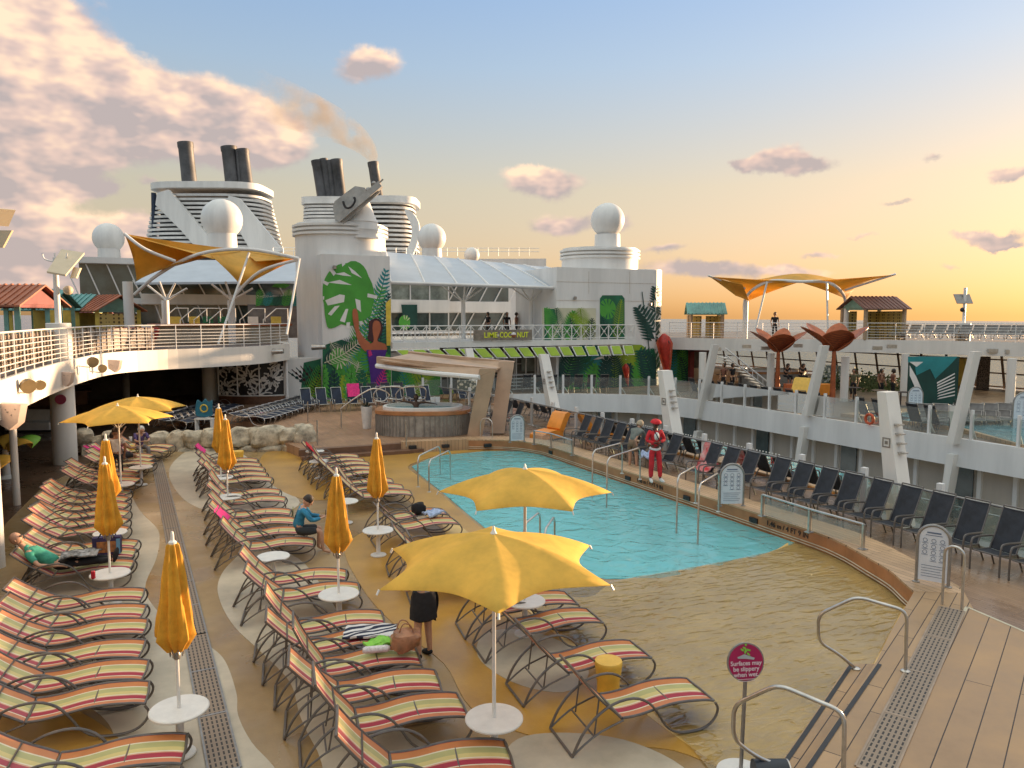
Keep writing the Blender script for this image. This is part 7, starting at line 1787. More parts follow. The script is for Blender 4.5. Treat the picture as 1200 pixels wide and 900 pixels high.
zs = stripes('navy_white_towel', [(p_ / 9, ((.02, .025, .06) if i % 2 else (.7, .69, .68))) for i, p_ in enumerate((1.4, 2.2, 3.0, 4.1, 4.9, 6.0, 7.0, 8.0, 9.0))], .5, 'Y')
jp = lambda n: (2.05 + (1.95 - 2.05) * n / 4, 8.5 + 3.1 * n / 4)
x, y = jp(3); drape((x + .85, y - .12, .44), R(-24), .75, .42, 'navy and white striped towel spread on a striped lounger', zs, .03, 0, wob=.04)
x, y = jp(2); c = Vector((x + .82, y - .08, .44))
o = drape(c + Vector((-.02, .22, .01)), R(20), .34, .28, 'bright green cloth crumpled beside the brown bag', mat('lime_cloth', (.25, .6, .08), .8), .03, 0, 'cloth', 'cloth', .07)
p = c + Vector((-.12, .0, .07)); tag(MB().tube([p - Vector((.17, -.03, 0)), p - Vector((.13, -.03, 0)), p + Vector((.15, -.04, 0)), p + Vector((.19, -.045, 0))], [.035, .05, .05, .03], 12).build('tumbler', mat('speckled_white', (.7, .66, .66), .4, var=.15, vs=30)), 'white speckled tumbler lying on the lounger beside the brown bag', 'tumbler')
t = thing('tote_bag', c + Vector((.30, -.05, 0)), 'crumpled brown translucent beach bag on a striped lounger', 'bag'); bagm = mat('brown_bag_film', (.36, .17, .09), .35, var=.25, vs=5, bump=.8, bs=12)
boulder((c.x + .30, c.y - .05, c.z + .14), (.22, .16, .15), 91).build('bag_body', bagm, t); b = MB()
for s in (-1, 1): b.tube(cat([(c.x + .18, c.y - .05 + s * .06, c.z + .26), (c.x + .24, c.y - .05 + s * .07, c.z + .40), (c.x + .34, c.y - .05 + s * .07, c.z + .38), (c.x + .40, c.y - .05 + s * .06, c.z + .26)], 4), .009, 6)
b.build('handle', bagm, t)
o = drape((5.95, 16.6, .44), R(20), .45, .35, 'pale blue and white towel bundled on a lounger by the closed parasol', mat('pale_blue_cloth', (.38, .47, .66), .8, var=.2, vs=12), .04, 0, wob=.09)
t = thing('backpack', (5.75, 17.0, .42), 'dark backpack beside the pale blue towel on the lounger', 'bag'); boulder((5.7, 16.95, .55), (.16, .13, .15), 95).build('bag_body', blk_c, t)
t = thing('picture_tote', (-.75, 16.95, .4), 'dark tote bag with an orange picture panel beside the reclining man', 'bag')
Rm = Matrix.Rotation(R(-8), 3, 'Z'); c = Vector((-.85, 16.75, .42)); b = MB(); b.box(c + Vector((0, 0, .17)), (.5, .16, .34), rz=R(-8)); b.build('bag_body', mat('purple_navy_cloth', (.04, .03, .10), .8, var=.3), t, smooth=False)
b = MB(); b.box(c + Rm @ Vector((0, -.083, .15)), (.34, .006, .22), rz=R(-8)); b.build('picture_panel', mat('orange_print', (.5, .2, .06), .7, var=.6, vs=9, col2=(.03, .02, .02)), t, smooth=False)
b = MB(); b.box(c + Rm @ Vector((.21, -.084, .15)), (.07, .006, .3), rz=R(-8)); b.build('blue_stripe', mat('sky_blue_print', (.15, .35, .55), .7), t, smooth=False)
b = MB()
for s in (-1, 1): b.tube(cat([c + Rm @ Vector((-.14, s * .08, .33)), c + Rm @ Vector((-.06, s * .09, .45)), c + Rm @ Vector((.08, s * .09, .45)), c + Rm @ Vector((.15, s * .08, .33))], 4), .011, 6)
b.build('handle', blk_c, t)
p = PZ(129, 677, .58) + rv * -.28 - fw * .02; tag(MB().lathe([(.033, 0), (.036, .01), (.036, .12), (.03, .135)], (p.x, p.y, .572), n=16).build('drink_can', mat('red_can', (.45, .015, .04), .25, .3)), 'red drink can on the parasol table beside the reclining man', 'can')
p = PZ(153, 517, .5); tag(MB().lathe([(.05, 0), (.06, .16), (.05, .17)], (p.x, p.y, .495), n=12).build('paper_cup', offw), 'white cup on the yellow drum stool at left', 'cup')

# ---------------------------------------------------------------- people
def figure(t, J, skin, clothes, hair=None, seed=0, hat=None, face=True, look=None, rs=1.):
    """J: joint positions. pelvis, waist, chest, neck, head, (sh,el,wr,hd)x L/R, (hip,kn,an,toe)x L/R ; grows body + clothing meshes"""
    V = Vector; J = {k: V(v) for k, v in J.items()}
    names = ['pelvis', 'waist', 'chest', 'neck', 'head']; verts = [J[n] for n in names]; rad = [.13 * rs, .115 * rs, .135 * rs, .052, .06]; edges = [(0, 1), (1, 2), (2, 3), (3, 4)]
    for s in 'LR':
        b0 = len(verts); verts += [J['sh' + s], J['el' + s], J['wr' + s], J['hd' + s]]; rad += [.058 * rs, .043 * rs, .029, (.036, .02)]; edges += [(2, b0), (b0, b0 + 1), (b0 + 1, b0 + 2), (b0 + 2, b0 + 3)]
        d = (J['hd' + s] - J['wr' + s]).normalized(); lat_ = d.cross(V((0, 0, 1)));
        if lat_.length < .2: lat_ = d.cross(V((1, 0, 0)))
        lat_.normalize(); cu = d.cross(lat_).normalized() * .02
        for k, l in enumerate((.055, .068, .064, .048)):
            n0 = len(verts); o_ = lat_ * (k - 1.5) * .019; verts += [J['hd' + s] + o_ + d * .03, J['hd' + s] + o_ * 1.1 + d * (.03 + l * .6) + cu * .5, J['hd' + s] + o_ * 1.1 + d * (.03 + l) + cu * 1.2]; rad += [.0095, .0088, .007]; edges += [(b0 + 3, n0), (n0, n0 + 1), (n0 + 1, n0 + 2)]
        n0 = len(verts); verts += [J['wr' + s] + d * .04 - lat_ * .032, J['wr' + s] + d * .085 - lat_ * .05]; rad += [.012, .009]; edges += [(b0 + 2, n0), (n0, n0 + 1)]
        b0 = len(verts); verts += [J['hip' + s], J['kn' + s], J['an' + s], J['toe' + s]]; rad += [.088 * rs, .058 * rs, .036, .032]; edges += [(0, b0), (b0, b0 + 1), (b0 + 1, b0 + 2), (b0 + 2, b0 + 3)]
        m_ = len(verts); verts.append(J['kn' + s].lerp(J['an' + s], .3)); rad.append(.055 * rs); edges.remove((b0 + 1, b0 + 2)); edges += [(b0 + 1, m_), (m_, b0 + 2)]
    me = skinned(verts, edges, rad, 0, 1)
    # head: skull, jaw, nose, ears on the same mesh
    hd = J['head']; upv = (J['head'] - J['neck']).normalized(); lk = V(look) if look else V((0, -1, 0)); lk = (lk - upv * lk.dot(upv)).normalized(); sd = lk.cross(upv).normalized(); Mh = Matrix((sd, lk, upv)).transposed()
    h = MB(); h.ball(hd + upv * .045, .108, (.84, .98, 1.12), 18, M=Mh); h.ball(hd + upv * -.03 + lk * .03, .066, (.85, .95, .9), 12, M=Mh); h.ball(hd + lk * .106 + upv * .015, .015, (.8, 1.1, 1.5), 8, M=Mh)
    for s in (-1, 1): h.ball(hd + sd * s * .09 + upv * .02, .02, (.4, .8, 1.3), 8, M=Mh)
    h.ball(hd + lk * .094 - upv * .032, .018, (1.2, .35, .35), 8, M=Mh)
    hm = bpy.data.meshes.new('h'); hm.from_pydata(h.v, [], h.f); 
    import bmesh
    bm = bmesh.new(); bm.from_mesh(me); bm.from_mesh(hm); body = bpy.data.meshes.new('body'); bm.to_mesh(body); bm.free()
    body.transform(Matrix.Translation(-V(t['_o']))); body.materials.append(skin); body.polygons.foreach_set('use_smooth', [True] * len(body.polygons))
    o = bpy.data.objects.new('body', body); COL.objects.link(o); o.parent = t
    if face:
        e = MB()
        for s in (-1, 1): e.ball(hd + lk * .092 + sd * s * .033 + upv * .035, .012, (1.2, .6, .7), 8, M=Mh)
        e.build('eyes', black_m, t)
    if hair:
        c = MB(); style, hm_ = hair
        if style == 'short': c.ball(hd + upv * .058 - lk * .012, .115, (.87, .98, 1.08), 16, z0=-.25, M=Mh)
        if style == 'full': c.ball(hd + upv * .045 - lk * .026, .124, (.92, .95, 1.15), 16, z0=-.75, M=Mh)
        c.build('hair', hm_, t)
    for (nm_, m_, parts_) in clothes:
        if nm_ == 'shoes':
            c = MB()
            for s in 'LR':
                d = (J['toe' + s] - J['an' + s]); q = J['an' + s] + d * .42 - V((0, 0, .012)); d.normalize(); w_ = d.cross(V((0, 0, 1))).normalized(); c.ball(q, .05, (.92, 2.7, 1.0), 12, M=Matrix((w_, d, w_.cross(d))).transposed())
            c.build('shoes', m_, t); continue
        v2, e2, r2 = [], [], []
        idx = {}
        def nd(k, r):
            if k not in idx: idx[k] = len(v2); v2.append(pos(k)); r2.append(r)
            return idx[k]
        def pos(k):
            if isinstance(k, tuple): return J[k[0]].lerp(J[k[1]], k[2])
            return J[k]
        for chain in parts_:
            ids = [nd(k, r) for k, r in chain]; e2 += [q for q in zip(ids, ids[1:]) if q not in e2]
        cm = skinned(v2, e2, r2, 0, 1)
        for vv in cm.vertices:
            n_ = mathutils.noise.noise_vector(vv.co * 9) * .010 + mathutils.noise.noise_vector(vv.co * 22) * .004; vv.co += n_
        cm.transform(Matrix.Translation(-V(t['_o']))); cm.materials.clear(); cm.materials.append(m_); cm.polygons.foreach_set('use_smooth', [True] * len(cm.polygons)); cm.name = nm_
        o = bpy.data.objects.new(nm_, cm); COL.objects.link(o); o.parent = t
    return Mh, hd, upv, lk, sd


def shirt(slv=.55, rs=1.): return [[('pelvis', .142 * rs), ('waist', .135 * rs), ('chest', .152 * rs), (('chest', 'neck', .5), .10), (('chest', 'neck', .88), .076)]] + [[('chest', .152 * rs), ('sh' + s, .088), (('sh' + s, 'el' + s, slv if slv < 1 else .5), .062)] + ([('el' + s, .056), (('el' + s, 'wr' + s, slv - 1), .045)] if slv > 1 else []) for s in 'LR']
def trous(len_=1.9, rs=1., rl=.075): return [[('pelvis', .15 * rs), (('pelvis', 'waist', .6), .13 * rs)]] + [[('pelvis', .15 * rs), ('hip' + s, .108 * rs), (('hip' + s, 'kn' + s, len_ if len_ < 1 else .5), rl * 1.05)] + ([('kn' + s, rl), (('kn' + s, 'an' + s, min(.97, len_ - 1)), rl * .85)] if len_ > 1 else []) for s in 'LR']
def shoes(J_=None): return [[(('an' + s, 'toe' + s, -.15), .047), ('an' + s, .046), ('toe' + s, .042)] for s in 'LR']


def oriented(o_, ang, pts):
    """local (x right, y forward, z up) joints -> world, facing angle ang (0 = +y)"""
    Rm = Matrix.Rotation(ang, 3, 'Z'); return {k: Vector(o_) + Rm @ Vector(v) for k, v in pts.items()}, Rm


STAND = dict(pelvis=(0, 0, .96), waist=(0, 0, 1.12), chest=(0, 0, 1.34), neck=(0, .0, 1.53), head=(0, .02, 1.63), shL=(-.18, 0, 1.45), elL=(-.26, -.02, 1.17), wrL=(-.25, .10, .93), hdL=(-.24, .13, .85), shR=(.18, 0, 1.45), elR=(.26, -.02, 1.17), wrR=(.25, .1, .93), hdR=(.24, .13, .85),
             hipL=(-.095, 0, .90), knL=(-.11, .02, .49), anL=(-.12, -.01, .08), toeL=(-.14, .15, .03), hipR=(.095, 0, .90), knR=(.11, .02, .49), anR=(.12, -.01, .08), toeR=(.14, .15, .03))
# person in red, standing on the rim with folded arms, facing the camera
p = PZ(767, 564, .4); S = dict(STAND); S.update(elL=(-.27, .02, 1.19), wrL=(-.05, .21, 1.16), hdL=(.04, .22, 1.17), elR=(.27, .02, 1.19), wrR=(.05, .19, 1.12), hdR=(-.04, .2, 1.10), anL=(-.15, .05, .08), toeL=(-.2, .22, .03), knL=(-.13, .04, .49))
t = thing('person', (p.x, p.y, .4), 'person in red tracksuit and red hat, arms folded, standing on the rim', 'person'); J, Rm = oriented(p, R(154 + 180 - 26 + 20) - R(145), S)
ANG = R(154.3); J, Rm = oriented(p, ANG + R(12), S); lk = Rm @ Vector((0, 1, 0))
Mh, hd, upv, lk, sd = figure(t, J, skin_d, [('jacket', red_c, shirt(1.85, 1.02)), ('trousers', red_c, trous(1.93, 1., .082)), ('shoes', wht_c, shoes())], None, look=lk)
b = MB(); b.ball(J['chest'] + lk * .06 - Vector((0, 0, .02)), .115, (.8, .95, 1.2), 14, M=Mh); b.build('white_shirt_front', wht_c, t)
b = MB(); b.tube(cat([J['waist'] + lk * .12 + Vector((0, 0, -.16)), J['waist'] + sd * .14 + Vector((0, 0, -.16)), J['waist'] - lk * .12 + Vector((0, 0, -.16)), J['waist'] - sd * .14 + Vector((0, 0, -.16))], 5, True), .035, 8, True); b.build('shirt_hem', wht_c, t)
b = MB(); b.tube(cat([J['neck'] + sd * .07 - lk * .02, J['chest'] + lk * .175 + sd * .02 + Vector((0, 0, .04)), J['waist'] + lk * .165 - sd * .11 + Vector((0, 0, .04))], 5), .014, 6); b.build('strap', blk_c, t)
b = MB(); b.ball(hd + upv * .105, .125, (1.1, 1.15, .55), 18, z0=-.35, M=Mh); b.tube([hd + upv * .085 + (sd * math.cos(a) + lk * math.sin(a)) * .135 for a in [i * math.pi / 12 for i in range(24)]], .022, 8, True); b.build('hat', red_c, t)
b = MB(); b.box(hd + lk * .104 + upv * .035, (.13, .02, .035), M=Mh); b.build('sunglasses', blk_c, t)
# woman bending by the chair, blonde, seen from the side
p = PZ(742, 549, .3); t = thing('person', p, 'person bending over a promenade chair, ash blonde hair, grey top and brown shorts', 'person')
S = dict(STAND); S.update(pelvis=(0, -.12, .86), waist=(0, .02, 1.02), chest=(0, .2, 1.17), neck=(0, .36, 1.27), head=(0, .44, 1.33), shL=(-.17, .27, 1.22), elL=(-.2, .40, .98), wrL=(-.18, .52, .78), hdL=(-.16, .56, .71), shR=(.17, .27, 1.22), elR=(.2, .42, 1.0), wrR=(.18, .56, .82), hdR=(.16, .6, .75), hipL=(-.09, -.12, .82), knL=(-.1, -.02, .46), hipR=(.09, -.12, .82), knR=(.1, -.0, .46))
J, Rm = oriented(p, R(-60), S); figure(t, J, skin_a, [('top', mat('grey_green_cloth', (.17, .19, .17), .8, var=.2), shirt(1.3)), ('shorts', mat('brown_cloth', (.20, .13, .08), .8, var=.15), trous(.85))], ('full', hair_bl), look=Rm @ Vector((0, .8, -.5)))
# pale blue towel hanging behind her
drape(p + Vector((.2, -.45, .45)), R(40), .35, .4, 'pale blue towel on the chair beside the bending person', mat('pale_blue_cloth', (.38, .47, .66), .8), .05, .4, wob=.1)
# man in blue hooded top sitting on a lounger end
bx_, by_ = 1.76 + 1.02, 16.62 - .22; t = thing('person', (bx_, by_, .42), 'man in blue hooded top and dark shorts sitting on a lounger with phone', 'person')
seat = dict(pelvis=(0, 0, .13), waist=(0, .02, .30), chest=(0, .09, .50), neck=(0, .15, .61), head=(0, .21, .70), shL=(-.18, .12, .60), elL=(-.23, .28, .36), wrL=(-.10, .50, .36), hdL=(-.04, .56, .38), shR=(.18, .12, .60), elR=(.23, .28, .36), wrR=(.10, .50, .36), hdR=(.04, .56, .38), hipL=(-.10, .04, .10), knL=(-.13, .47, .10), anL=(-.13, .42, -.33), toeL=(-.14, .58, -.385), hipR=(.10, .04, .10), knR=(.13, .47, .10), anR=(.14, .52, -.33), toeR=(.15, .68, -.385))
J, Rm = oriented((bx_, by_, .42), R(-100), seat); blue_c = mat('blue_hoodie_cloth', (.035, .24, .42), .85, var=.2, vs=9, bump=.4, bs=20)
Mh, hd, upv, lk, sd = figure(t, J, skin_a, [('hoodie', blue_c, shirt(1.9, 1.08)), ('shorts', mat('charcoal_cloth', (.03, .035, .04), .85), trous(.9, 1.05))], ('short', hair_d), look=Rm @ Vector((0, .8, -.6)))
b = MB(); b.box(J['chest'] - lk * 0 + Rm @ Vector((0, -.175, .0)), (.22, .02, .2), rz=R(-100)); b.build('back_print', mat('yellow_navy_print', (.4, .36, .1), .8, var=.6, vs=14, col2=(.02, .05, .1)), t)
b = MB(); b.box((J['hdL'] + J['hdR']) / 2 + Vector((0, 0, .06)) + (Rm @ Vector((0, .03, 0))), (.075, .012, .14), rz=R(-100)); b.build('phone', black_m, t)
# bald man reclining in green
ax_, ay_ = -1.68, 16.15; t = thing('person', (ax_, ay_, .4), 'bald man in a green shirt and black trousers reclining on a striped lounger', 'person')
rec = {'pelvis': (.06, 0, .50), 'waist': (-.12, 0, .58), 'chest': (-.34, 0, .74), 'neck': (-.53, 0, .90), 'head': (-.60, 0, 1.0)}
rec.update(shL=(-.40, .19, .80), elL=(-.22, .28, .62), wrL=(.02, .24, .60), hdL=(.1, .2, .60), shR=(-.40, -.19, .80), elR=(-.20, -.30, .58), wrR=(.10, -.27, .54), hdR=(.18, -.26, .53), hipL=(.1, .09, .49), knL=(.55, .12, .53), anL=(.98, .10, .50), toeL=(1.02, .13, .68), hipR=(.1, -.09, .49), knR=(.56, -.1, .52), anR=(1.0, -.06, .52), toeR=(1.05, -.05, .70))
J, Rm = oriented((ax_, ay_, 0), R(-9), rec); grn = mat('sea_green_shirt', (.055, .34, .235), .85, var=.18, vs=8, bump=.4, bs=16)
Mh, hd, upv, lk, sd = figure(t, J, skin_a, [('shirt', grn, shirt(.8, 1.22)), ('trousers', blk_c, trous(1.95, 1.12, .07)), ('shoes', blk_c, shoes())], None, look=(.8, -.15, .3))
b = MB(); b.box(hd + lk * .106 + upv * .035, (.13, .012, .03), M=Mh); b.build('glasses', blk_c, t)
drape(Vector((ax_ + .42, ay_ - .10, .64)), R(-9), .62, .46, 'black cloth with white lettering lying over the reclining man legs', mat('black_white_print', (.015, .015, .015), .85, var=.1, vs=11, col2=(.45, .45, .45)), .02, 0, 'patterned_cloth', 'cloth', .05)
# standing woman under the near parasol
p = PZ(497, 771); t = thing('person', p, 'woman in a grey shirt and black skirt standing beneath the big open parasol', 'person'); S = dict(STAND); S.update(elL=(-.24, .06, 1.16), wrL=(-.17, .26, 1.10), hdL=(-.12, .32, 1.1), elR=(.24, .06, 1.16), wrR=(.17, .26, 1.12), hdR=(.12, .32, 1.12)); S = {k: (v[0] * .95, v[1], v[2] * .95) for k, v in S.items()}
J, Rm = oriented(p, R(25), S); wg = mat('pale_grey_cloth', (.40, .39, .40), .85, var=.12, vs=9, bump=.4, bs=18)
figure(t, J, skin_a, [('shirt', wg, shirt(.9, .9)), ('shoes', blk_c, shoes())], ('full', hair_d), look=Rm @ Vector((0, 1, -.4)))
b = MB(); q = J['pelvis']; b.lathe([(.155, .60), (.205, .63), (.20, .78), (.185, .95), (.16, 1.04), (.13, 1.04)], (q.x, q.y, 0), n=28, fn=lambda a, i, z: 1 + .05 * math.sin(7 * a + z * 9), sy=.8); b.build('skirt', blk_c, t)
b = MB(); q2 = q + Rm @ Vector((.17, -.02, 0)); b.grid(lambda u, v: Vector((q2.x, q2.y, 0)) + Rm @ Vector((.03 * math.sin(u * 5), (v - .5) * .2, 1.0 - .42 * u)), 8, 4, .02); b.build('tied_jacket', blk_c, t)
# white-haired woman seated beneath the far open parasol
p = Vector((-.35, 29.55, .42)); t = thing('person', p, 'white-haired woman in a purple patterned shirt sitting beneath the left open parasols', 'person'); J, Rm = oriented(p, R(-160), seat); pur = mat('purple_print_cloth', (.11, .075, .20), .85, var=.5, vs=16, bump=.3, bs=20)
figure(t, J, skin_a, [('shirt', pur, shirt(.9, 1.05)), ('trousers', mat('grey_trousers', (.22, .2, .2), .8), trous(1.9))], ('full', hair_w), look=Rm @ Vector((0, 1, -.2)))
p = Vector((-.95, 27.9, .42)); t = thing('person', p, 'person reclining with raised arm left of the white-haired woman', 'person'); S = dict(seat); S.update(chest=(0, -.08, .48), neck=(0, -.12, .66), head=(0, -.12, .76), shL=(-.18, -.08, .6), shR=(.18, -.08, .6), elL=(-.24, .1, .7), wrL=(-.22, .25, .88), hdL=(-.22, .28, .95))
J, Rm = oriented(p, R(-70), S); figure(t, J, skin_b, [('top', mat('mauve_cloth', (.25, .12, .16), .85), shirt(.6)), ('shorts', blk_c, trous(.9))], ('full', hair_d), look=Rm @ Vector((0, 1, 0)))
p = PZ(137, 585); t = thing('person', p, 'person in white top and black trousers standing behind the closed parasol at left', 'person'); S = {k: (v[0] * .97, v[1], v[2] * .97) for k, v in STAND.items()}
p = PZ(138, 568); t.location = p; t['_o'] = tuple(p); J, Rm = oriented(p, R(10), S); figure(t, J, skin_b, [('shirt', wht_c, shirt(.6, .95)), ('trousers', blk_c, trous(1.93, .95)), ('shoes', blk_c, shoes())], ('short', hair_d), look=Rm @ Vector((0, 1, 0)))
# bather in the hot tub with both arms stretched
p = PZ(487, 478, 1.3) ; p = Vector((tc_.x - .1, tc_.y + .6, 1.02)); t = thing('person', p, 'dark silhouetted bather in the hot tub stretching both arms along its edge', 'person')
S = dict(seat); S.update(shL=(-.18, .02, .5), elL=(-.46, .02, .50), wrL=(-.72, .05, .46), hdL=(-.8, .06, .45), shR=(.18, .02, .5), elR=(.46, .02, .54), wrR=(.72, .05, .56), hdR=(.8, .06, .57), chest=(0, .0, .4), neck=(0, .02, .58), head=(0, .03, .67), pelvis=(0, 0, 0), waist=(0, 0, .18), hipL=(-.1, .1, -.05), hipR=(.1, .1, -.05), knL=(-.1, .4, -.1), knR=(.1, .4, -.1), anL=(-.1, .45, -.4), anR=(.1, .45, -.4), toeL=(-.1, .55, -.42), toeR=(.1, .55, -.42))
J, Rm = oriented(p, R(154), S); figure(t, J, skin_d, [('swim_top', blk_c, [[('waist', .12), ('chest', .145)]])], ('full', hair_d), look=Rm @ Vector((0, 1, 0)))
# distant people: one seated and one standing figure, copied
def mini(label, px, py, z, S, ang, cols, grp, hairm=hair_d, dep=None):
    p = PZ(px, py, z) if dep is None else Vector((PD(px, py, dep).x, PD(px, py, dep).y, z)); t = thing('person', p, label, 'person', grp); J, Rm = oriented(p, ang, S); figure(t, J, skin_b, [('shirt', cols[0], shirt(.6)), ('trousers', cols[1], trous(1.5))], ('full', hairm), look=Rm @ Vector((0, 1, 0)), face=False)
sit2 = {k: (v[0], v[1], v[2] + .46) for k, v in seat.items()}
olive = mat('olive_cloth', (.10, .10, .05), .8); rust_c = mat('rust_cloth', (.20, .08, .05), .8)
for k, (px, py, dep, m_) in enumerate(((905, 455, 46.5, blk_c), (920, 452, 46, blk_c), (938, 452, 46, blk_c))): mini('dark figure seated by the far hot tub, %s from the left' % ORD[k], px, py, .95 if k else .8, seat if not k else sit2, R(170), (m_, blk_c), 'people around the far hot tub', dep=dep)
for k, (px, m_) in enumerate(((1000, olive), (1032, rust_c), (1046, rust_c))): mini('person standing at the far bar tables, %s from the left' % ORD[k], px, 460, .42, {q: (v[0], v[1], v[2] * .96) for q, v in STAND.items()}, R(120 + k * 60), (m_, blk_c), 'people at the far bar', dep=43)
for k, (px, m_) in enumerate(((848, rust_c), (858, blk_c))): mini('person in warm light at the far staircase, %s from the left' % ORD[k], px, 452, .42, STAND, R(100 + 90 * k), (m_, blk_c), 'people by the far stairs', dep=47)
for k, (px, m_) in enumerate(((572, blk_c), (594, blk_c), (605, rust_c), (617, blk_c), (627, blk_c))): mini('tiny figure on the central upper deck above the sign board, %s from the left' % ORD[k], px, 380, UZ + .0, STAND, R(100 + 70 * k), (m_, blk_c), 'people on the central upper deck', dep=52 + k)
mini('tiny figure on the far right sun deck beneath the golden sails', 908, 380, UZ, STAND, R(150), (blk_c, blk_c), None, dep=52)
# ---------------------------------------------------------------- camera, light, sky
cam = bpy.data.cameras.new('camera'); co = bpy.data.objects.new('camera', cam); COL.objects.link(co); sc.camera = co
cam.sensor_width = 36; cam.lens = F / 1200 * 36; cam.clip_end = 60000; cam.clip_start = .05
co.location = EYE; co.rotation_euler = (R(90) - PIT, 0, -YAW)
SUN_AZ = 82.0; SUN_EL = 3.5      # degrees clockwise from +y
sd = bpy.data.lights.new('sun', 'SUN'); so = bpy.data.objects.new('sun', sd); COL.objects.link(so)
sd.energy = 2.8; sd.angle = R(.6); sd.color = (1, .66, .38)
v = Vector((math.sin(R(SUN_AZ)) * math.cos(R(SUN_EL)), math.cos(R(SUN_AZ)) * math.cos(R(SUN_EL)), math.sin(R(SUN_EL))))
so.rotation_euler = v.to_track_quat('Z', 'Y').to_euler(); so.location = (30, 0, 30)
w = bpy.data.worlds.new('World'); sc.world = w; w.use_nodes = True; nt = w.node_tree; L = nt.links
bg = nt.nodes['Background']; out = nt.nodes['World Output']
sky = nt.nodes.new('ShaderNodeTexSky'); sky.sky_type = 'NISHITA'; sky.sun_disc = False; sky.sun_elevation = R(SUN_EL); sky.sun_rotation = R(SUN_AZ)
sky.air_density = 1.0; sky.dust_density = 1.6; sky.ozone_density = 1.6
gm_ = nt.nodes.new('ShaderNodeGamma'); gm_.inputs[1].default_value = .38; L.new(sky.outputs[0], gm_.inputs[0]); hs = nt.nodes.new('ShaderNodeHueSaturation'); hs.inputs['Saturation'].default_value = 1.05; L.new(gm_.outputs[0], hs.inputs['Color']); tm = nt.nodes.new('ShaderNodeMix'); tm.data_type = 'RGBA'; tm.blend_type = 'MULTIPLY'; tm.inputs[0].default_value = 1; sx_ = nt.nodes.new('ShaderNodeSeparateXYZ'); tg = nt.nodes.new('ShaderNodeTexCoord'); L.new(tg.outputs['Generated'], sx_.inputs[0]); rr_ = nt.nodes.new('ShaderNodeValToRGB'); ee = rr_.color_ramp.elements; ee[0].position = 0; ee[0].color = (1.06, .76, .60, 1); ee[1].position = .42; ee[1].color = (.63, .83, 1.18, 1); e4 = ee.new(.62); e4.color = (1.9, 1.68, 1.42, 1); e5 = ee.new(.9); e5.color = (3.7, 3.05, 2.35, 1); e2 = ee.new(.16); e2.color = (1.05, .87, .70, 1); e3 = ee.new(.30); e3.color = (.80, .90, 1.06, 1); L.new(sx_.outputs['Z'], rr_.inputs[0]); L.new(rr_.outputs[0], tm.inputs[7]); L.new(hs.outputs[0], tm.inputs[6]); L.new(tm.outputs[2], bg.inputs[0]); bg.inputs[1].default_value = .142  # overhead sky, out of view, brightened to add warm fill on the decks


def NM(op, a, b_=None, c=None, clamp=False):
    n = nt.nodes.new('ShaderNodeMath'); n.operation = op; n.use_clamp = clamp
    for i, x in enumerate((a, b_, c)):
        if x is None: continue
        if isinstance(x, (int, float)): n.inputs[i].default_value = x
        else: L.new(x, n.inputs[i])
    return n.outputs[0]


tc = nt.nodes.new('ShaderNodeTexCoord'); sp = nt.nodes.new('ShaderNodeSeparateXYZ'); L.new(tc.outputs['Generated'], sp.inputs[0])
az = NM('ARCTAN2', sp.outputs['X'], sp.outputs['Y']); el = NM('ARCSINE', sp.outputs['Z'])
def aziel(px, py):
    d, y = ray(px, py); d = d.normalized(); return math.atan2(d.x, d.y), math.asin(d.z)
CL = [  # cx, cy, half width, half height, strength (measured in the photo, turned into sky directions)
    (25, 55, 105, 68, 1.2), (120, 122, 135, 52, 1.3), (225, 140, 110, 42, 1.1), (300, 165, 55, 24, .8), (-40, 110, 110, 90, 1.3), (30, 195, 85, 42, 1.1), (75, 230, 40, 14, .5),
    (430, 73, 36, 24, .9), (632, 210, 50, 17, 1.0), (660, 262, 42, 15, .85), (735, 252, 26, 13, .6), (920, 187, 52, 17, 1.0), (868, 190, 14, 7, .5),
    (1085, 190, 20, 7, .6), (1190, 203, 26, 12, .9), (1165, 272, 50, 9, .8), (1185, 283, 34, 5, .7), (1045, 230, 28, 5, .5), (1005, 280, 22, 6, .6), (962, 297, 20, 6, .6), (795, 285, 32, 8, .6), (835, 313, 55, 12, .7), (920, 320, 45, 8, .6), (1100, 315, 20, 5, .4),
    (95, 290, 120, 26, 1.1), (30, 270, 60, 24, .8), (170, 275, 36, 22, .7), (60, 330, 110, 22, .8), (128, 227, 18, 8, .6), (175, 222, 14, 7, .4), (365, 235, 60, 14, .2), (720, 305, 60, 10, .3), (600, 195, 40, 10, .4), (500, 330, 90, 10, .3)]
nzw = nt.nodes.new('ShaderNodeTexNoise'); nzw.inputs['Scale'].default_value = 9; nzw.inputs['Detail'].default_value = 7; nzw.inputs['Roughness'].default_value = .6
L.new(tc.outputs['Generated'], nzw.inputs[0])
sep = nt.nodes.new('ShaderNodeSeparateColor'); L.new(nzw.outputs['Color'], sep.inputs[0])
azw = NM('ADD', az, NM('MULTIPLY', NM('SUBTRACT', sep.outputs[0], .5), .10)); elw = NM('ADD', el, NM('MULTIPLY', NM('SUBTRACT', sep.outputs[1], .5), .07))
tot = None; hgt = None
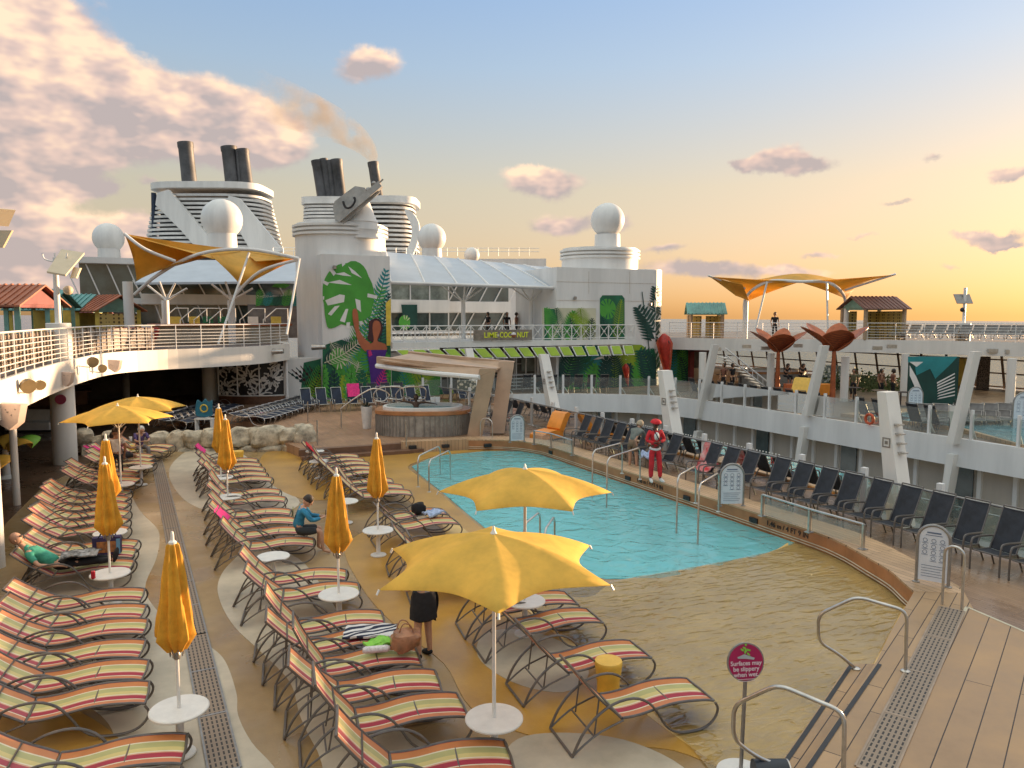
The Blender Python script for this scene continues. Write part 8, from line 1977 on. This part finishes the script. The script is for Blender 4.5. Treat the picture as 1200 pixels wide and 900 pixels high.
for (cx, cy, hw, hh, s) in CL:
    a0, e0 = aziel(cx, cy); sa_ = hw / F * .98 * math.cos(e0) / 1.0; sa_ = abs(aziel(cx + hw, cy)[0] - aziel(cx - hw, cy)[0]) / 2; se = abs(aziel(cx, cy + hh)[1] - aziel(cx, cy - hh)[1]) / 2
    dx = NM('DIVIDE', NM('SUBTRACT', azw, a0), sa_); dy = NM('DIVIDE', NM('SUBTRACT', elw, e0), se)
    d2 = NM('ADD', NM('MULTIPLY', dx, dx), NM('MULTIPLY', dy, dy))
    m = NM('MULTIPLY', NM('EXPONENT', NM('MULTIPLY', d2, -.9)), s)
    t = NM('MULTIPLY', m, dy)
    tot = m if tot is None else NM('ADD', tot, m); hgt = t if hgt is None else NM('ADD', hgt, t)
def cn(scale, off=(0, 0, 0), det=9):
    mp = nt.nodes.new('ShaderNodeMapping'); mp.inputs['Location'].default_value = off; mp.inputs['Scale'].default_value = (1, 1, 1.9); L.new(tc.outputs['Generated'], mp.inputs[0])
    n = nt.nodes.new('ShaderNodeTexNoise'); n.inputs['Scale'].default_value = scale; n.inputs['Detail'].default_value = det; n.inputs['Roughness'].default_value = .62; L.new(mp.outputs[0], n.inputs[0]); return n.outputs[0]
n1 = cn(9); nA = cn(7, (0, 0, 0), 4); sun_off = tuple(-.02 * c for c in (v.x, v.y, 1.2)); n2 = cn(7, sun_off, 4)
dens = NM('ADD', tot, NM('MULTIPLY', NM('SUBTRACT', n1, .5), 1.05))
mr = nt.nodes.new('ShaderNodeMapRange'); mr.interpolation_type = 'SMOOTHSTEP'; mr.inputs[1].default_value = .28; mr.inputs[2].default_value = .66; L.new(dens, mr.inputs[0])
lit = NM('ADD', NM('MULTIPLY', NM('SUBTRACT', nA, n2), 4.2), NM('ADD', .40, NM('MULTIPLY', NM('DIVIDE', hgt, NM('ADD', tot, .15)), .42)), clamp=True)
cr = nt.nodes.new('ShaderNodeValToRGB'); e = cr.color_ramp.elements; e[0].position = .1; e[0].color = (.44, .37, .36, 1); e[1].position = .95; e[1].color = (1.0, .72, .50, 1)
n = e.new(.5); n.color = (.68, .50, .43, 1); L.new(lit, cr.inputs[0])
b2 = nt.nodes.new('ShaderNodeBackground'); L.new(cr.outputs[0], b2.inputs[0]); b2.inputs[1].default_value = .30
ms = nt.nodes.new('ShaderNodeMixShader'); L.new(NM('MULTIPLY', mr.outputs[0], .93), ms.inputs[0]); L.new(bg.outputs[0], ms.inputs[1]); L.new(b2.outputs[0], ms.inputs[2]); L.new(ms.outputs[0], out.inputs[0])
vs_ = sc.view_settings; vs_.view_transform = 'Standard'; vs_.look = 'None'; vs_.exposure = 2.05; vs_.gamma = 1
sc.cycles.max_bounces = 6; sc.cycles.transparent_max_bounces = 12; sc.cycles.caustics_reflective = False; sc.cycles.caustics_refractive = False
sc.cycles.use_denoising = True; sc.cycles.sample_clamp_indirect = 4
for o in [q for q in bpy.data.objects if q.parent is None and q.type == 'EMPTY' and not any(c.children for c in q.children)]: nest(o)
for o in bpy.data.objects:
    for k_ in ('_o', '_n'):
        if k_ in o: del o[k_]
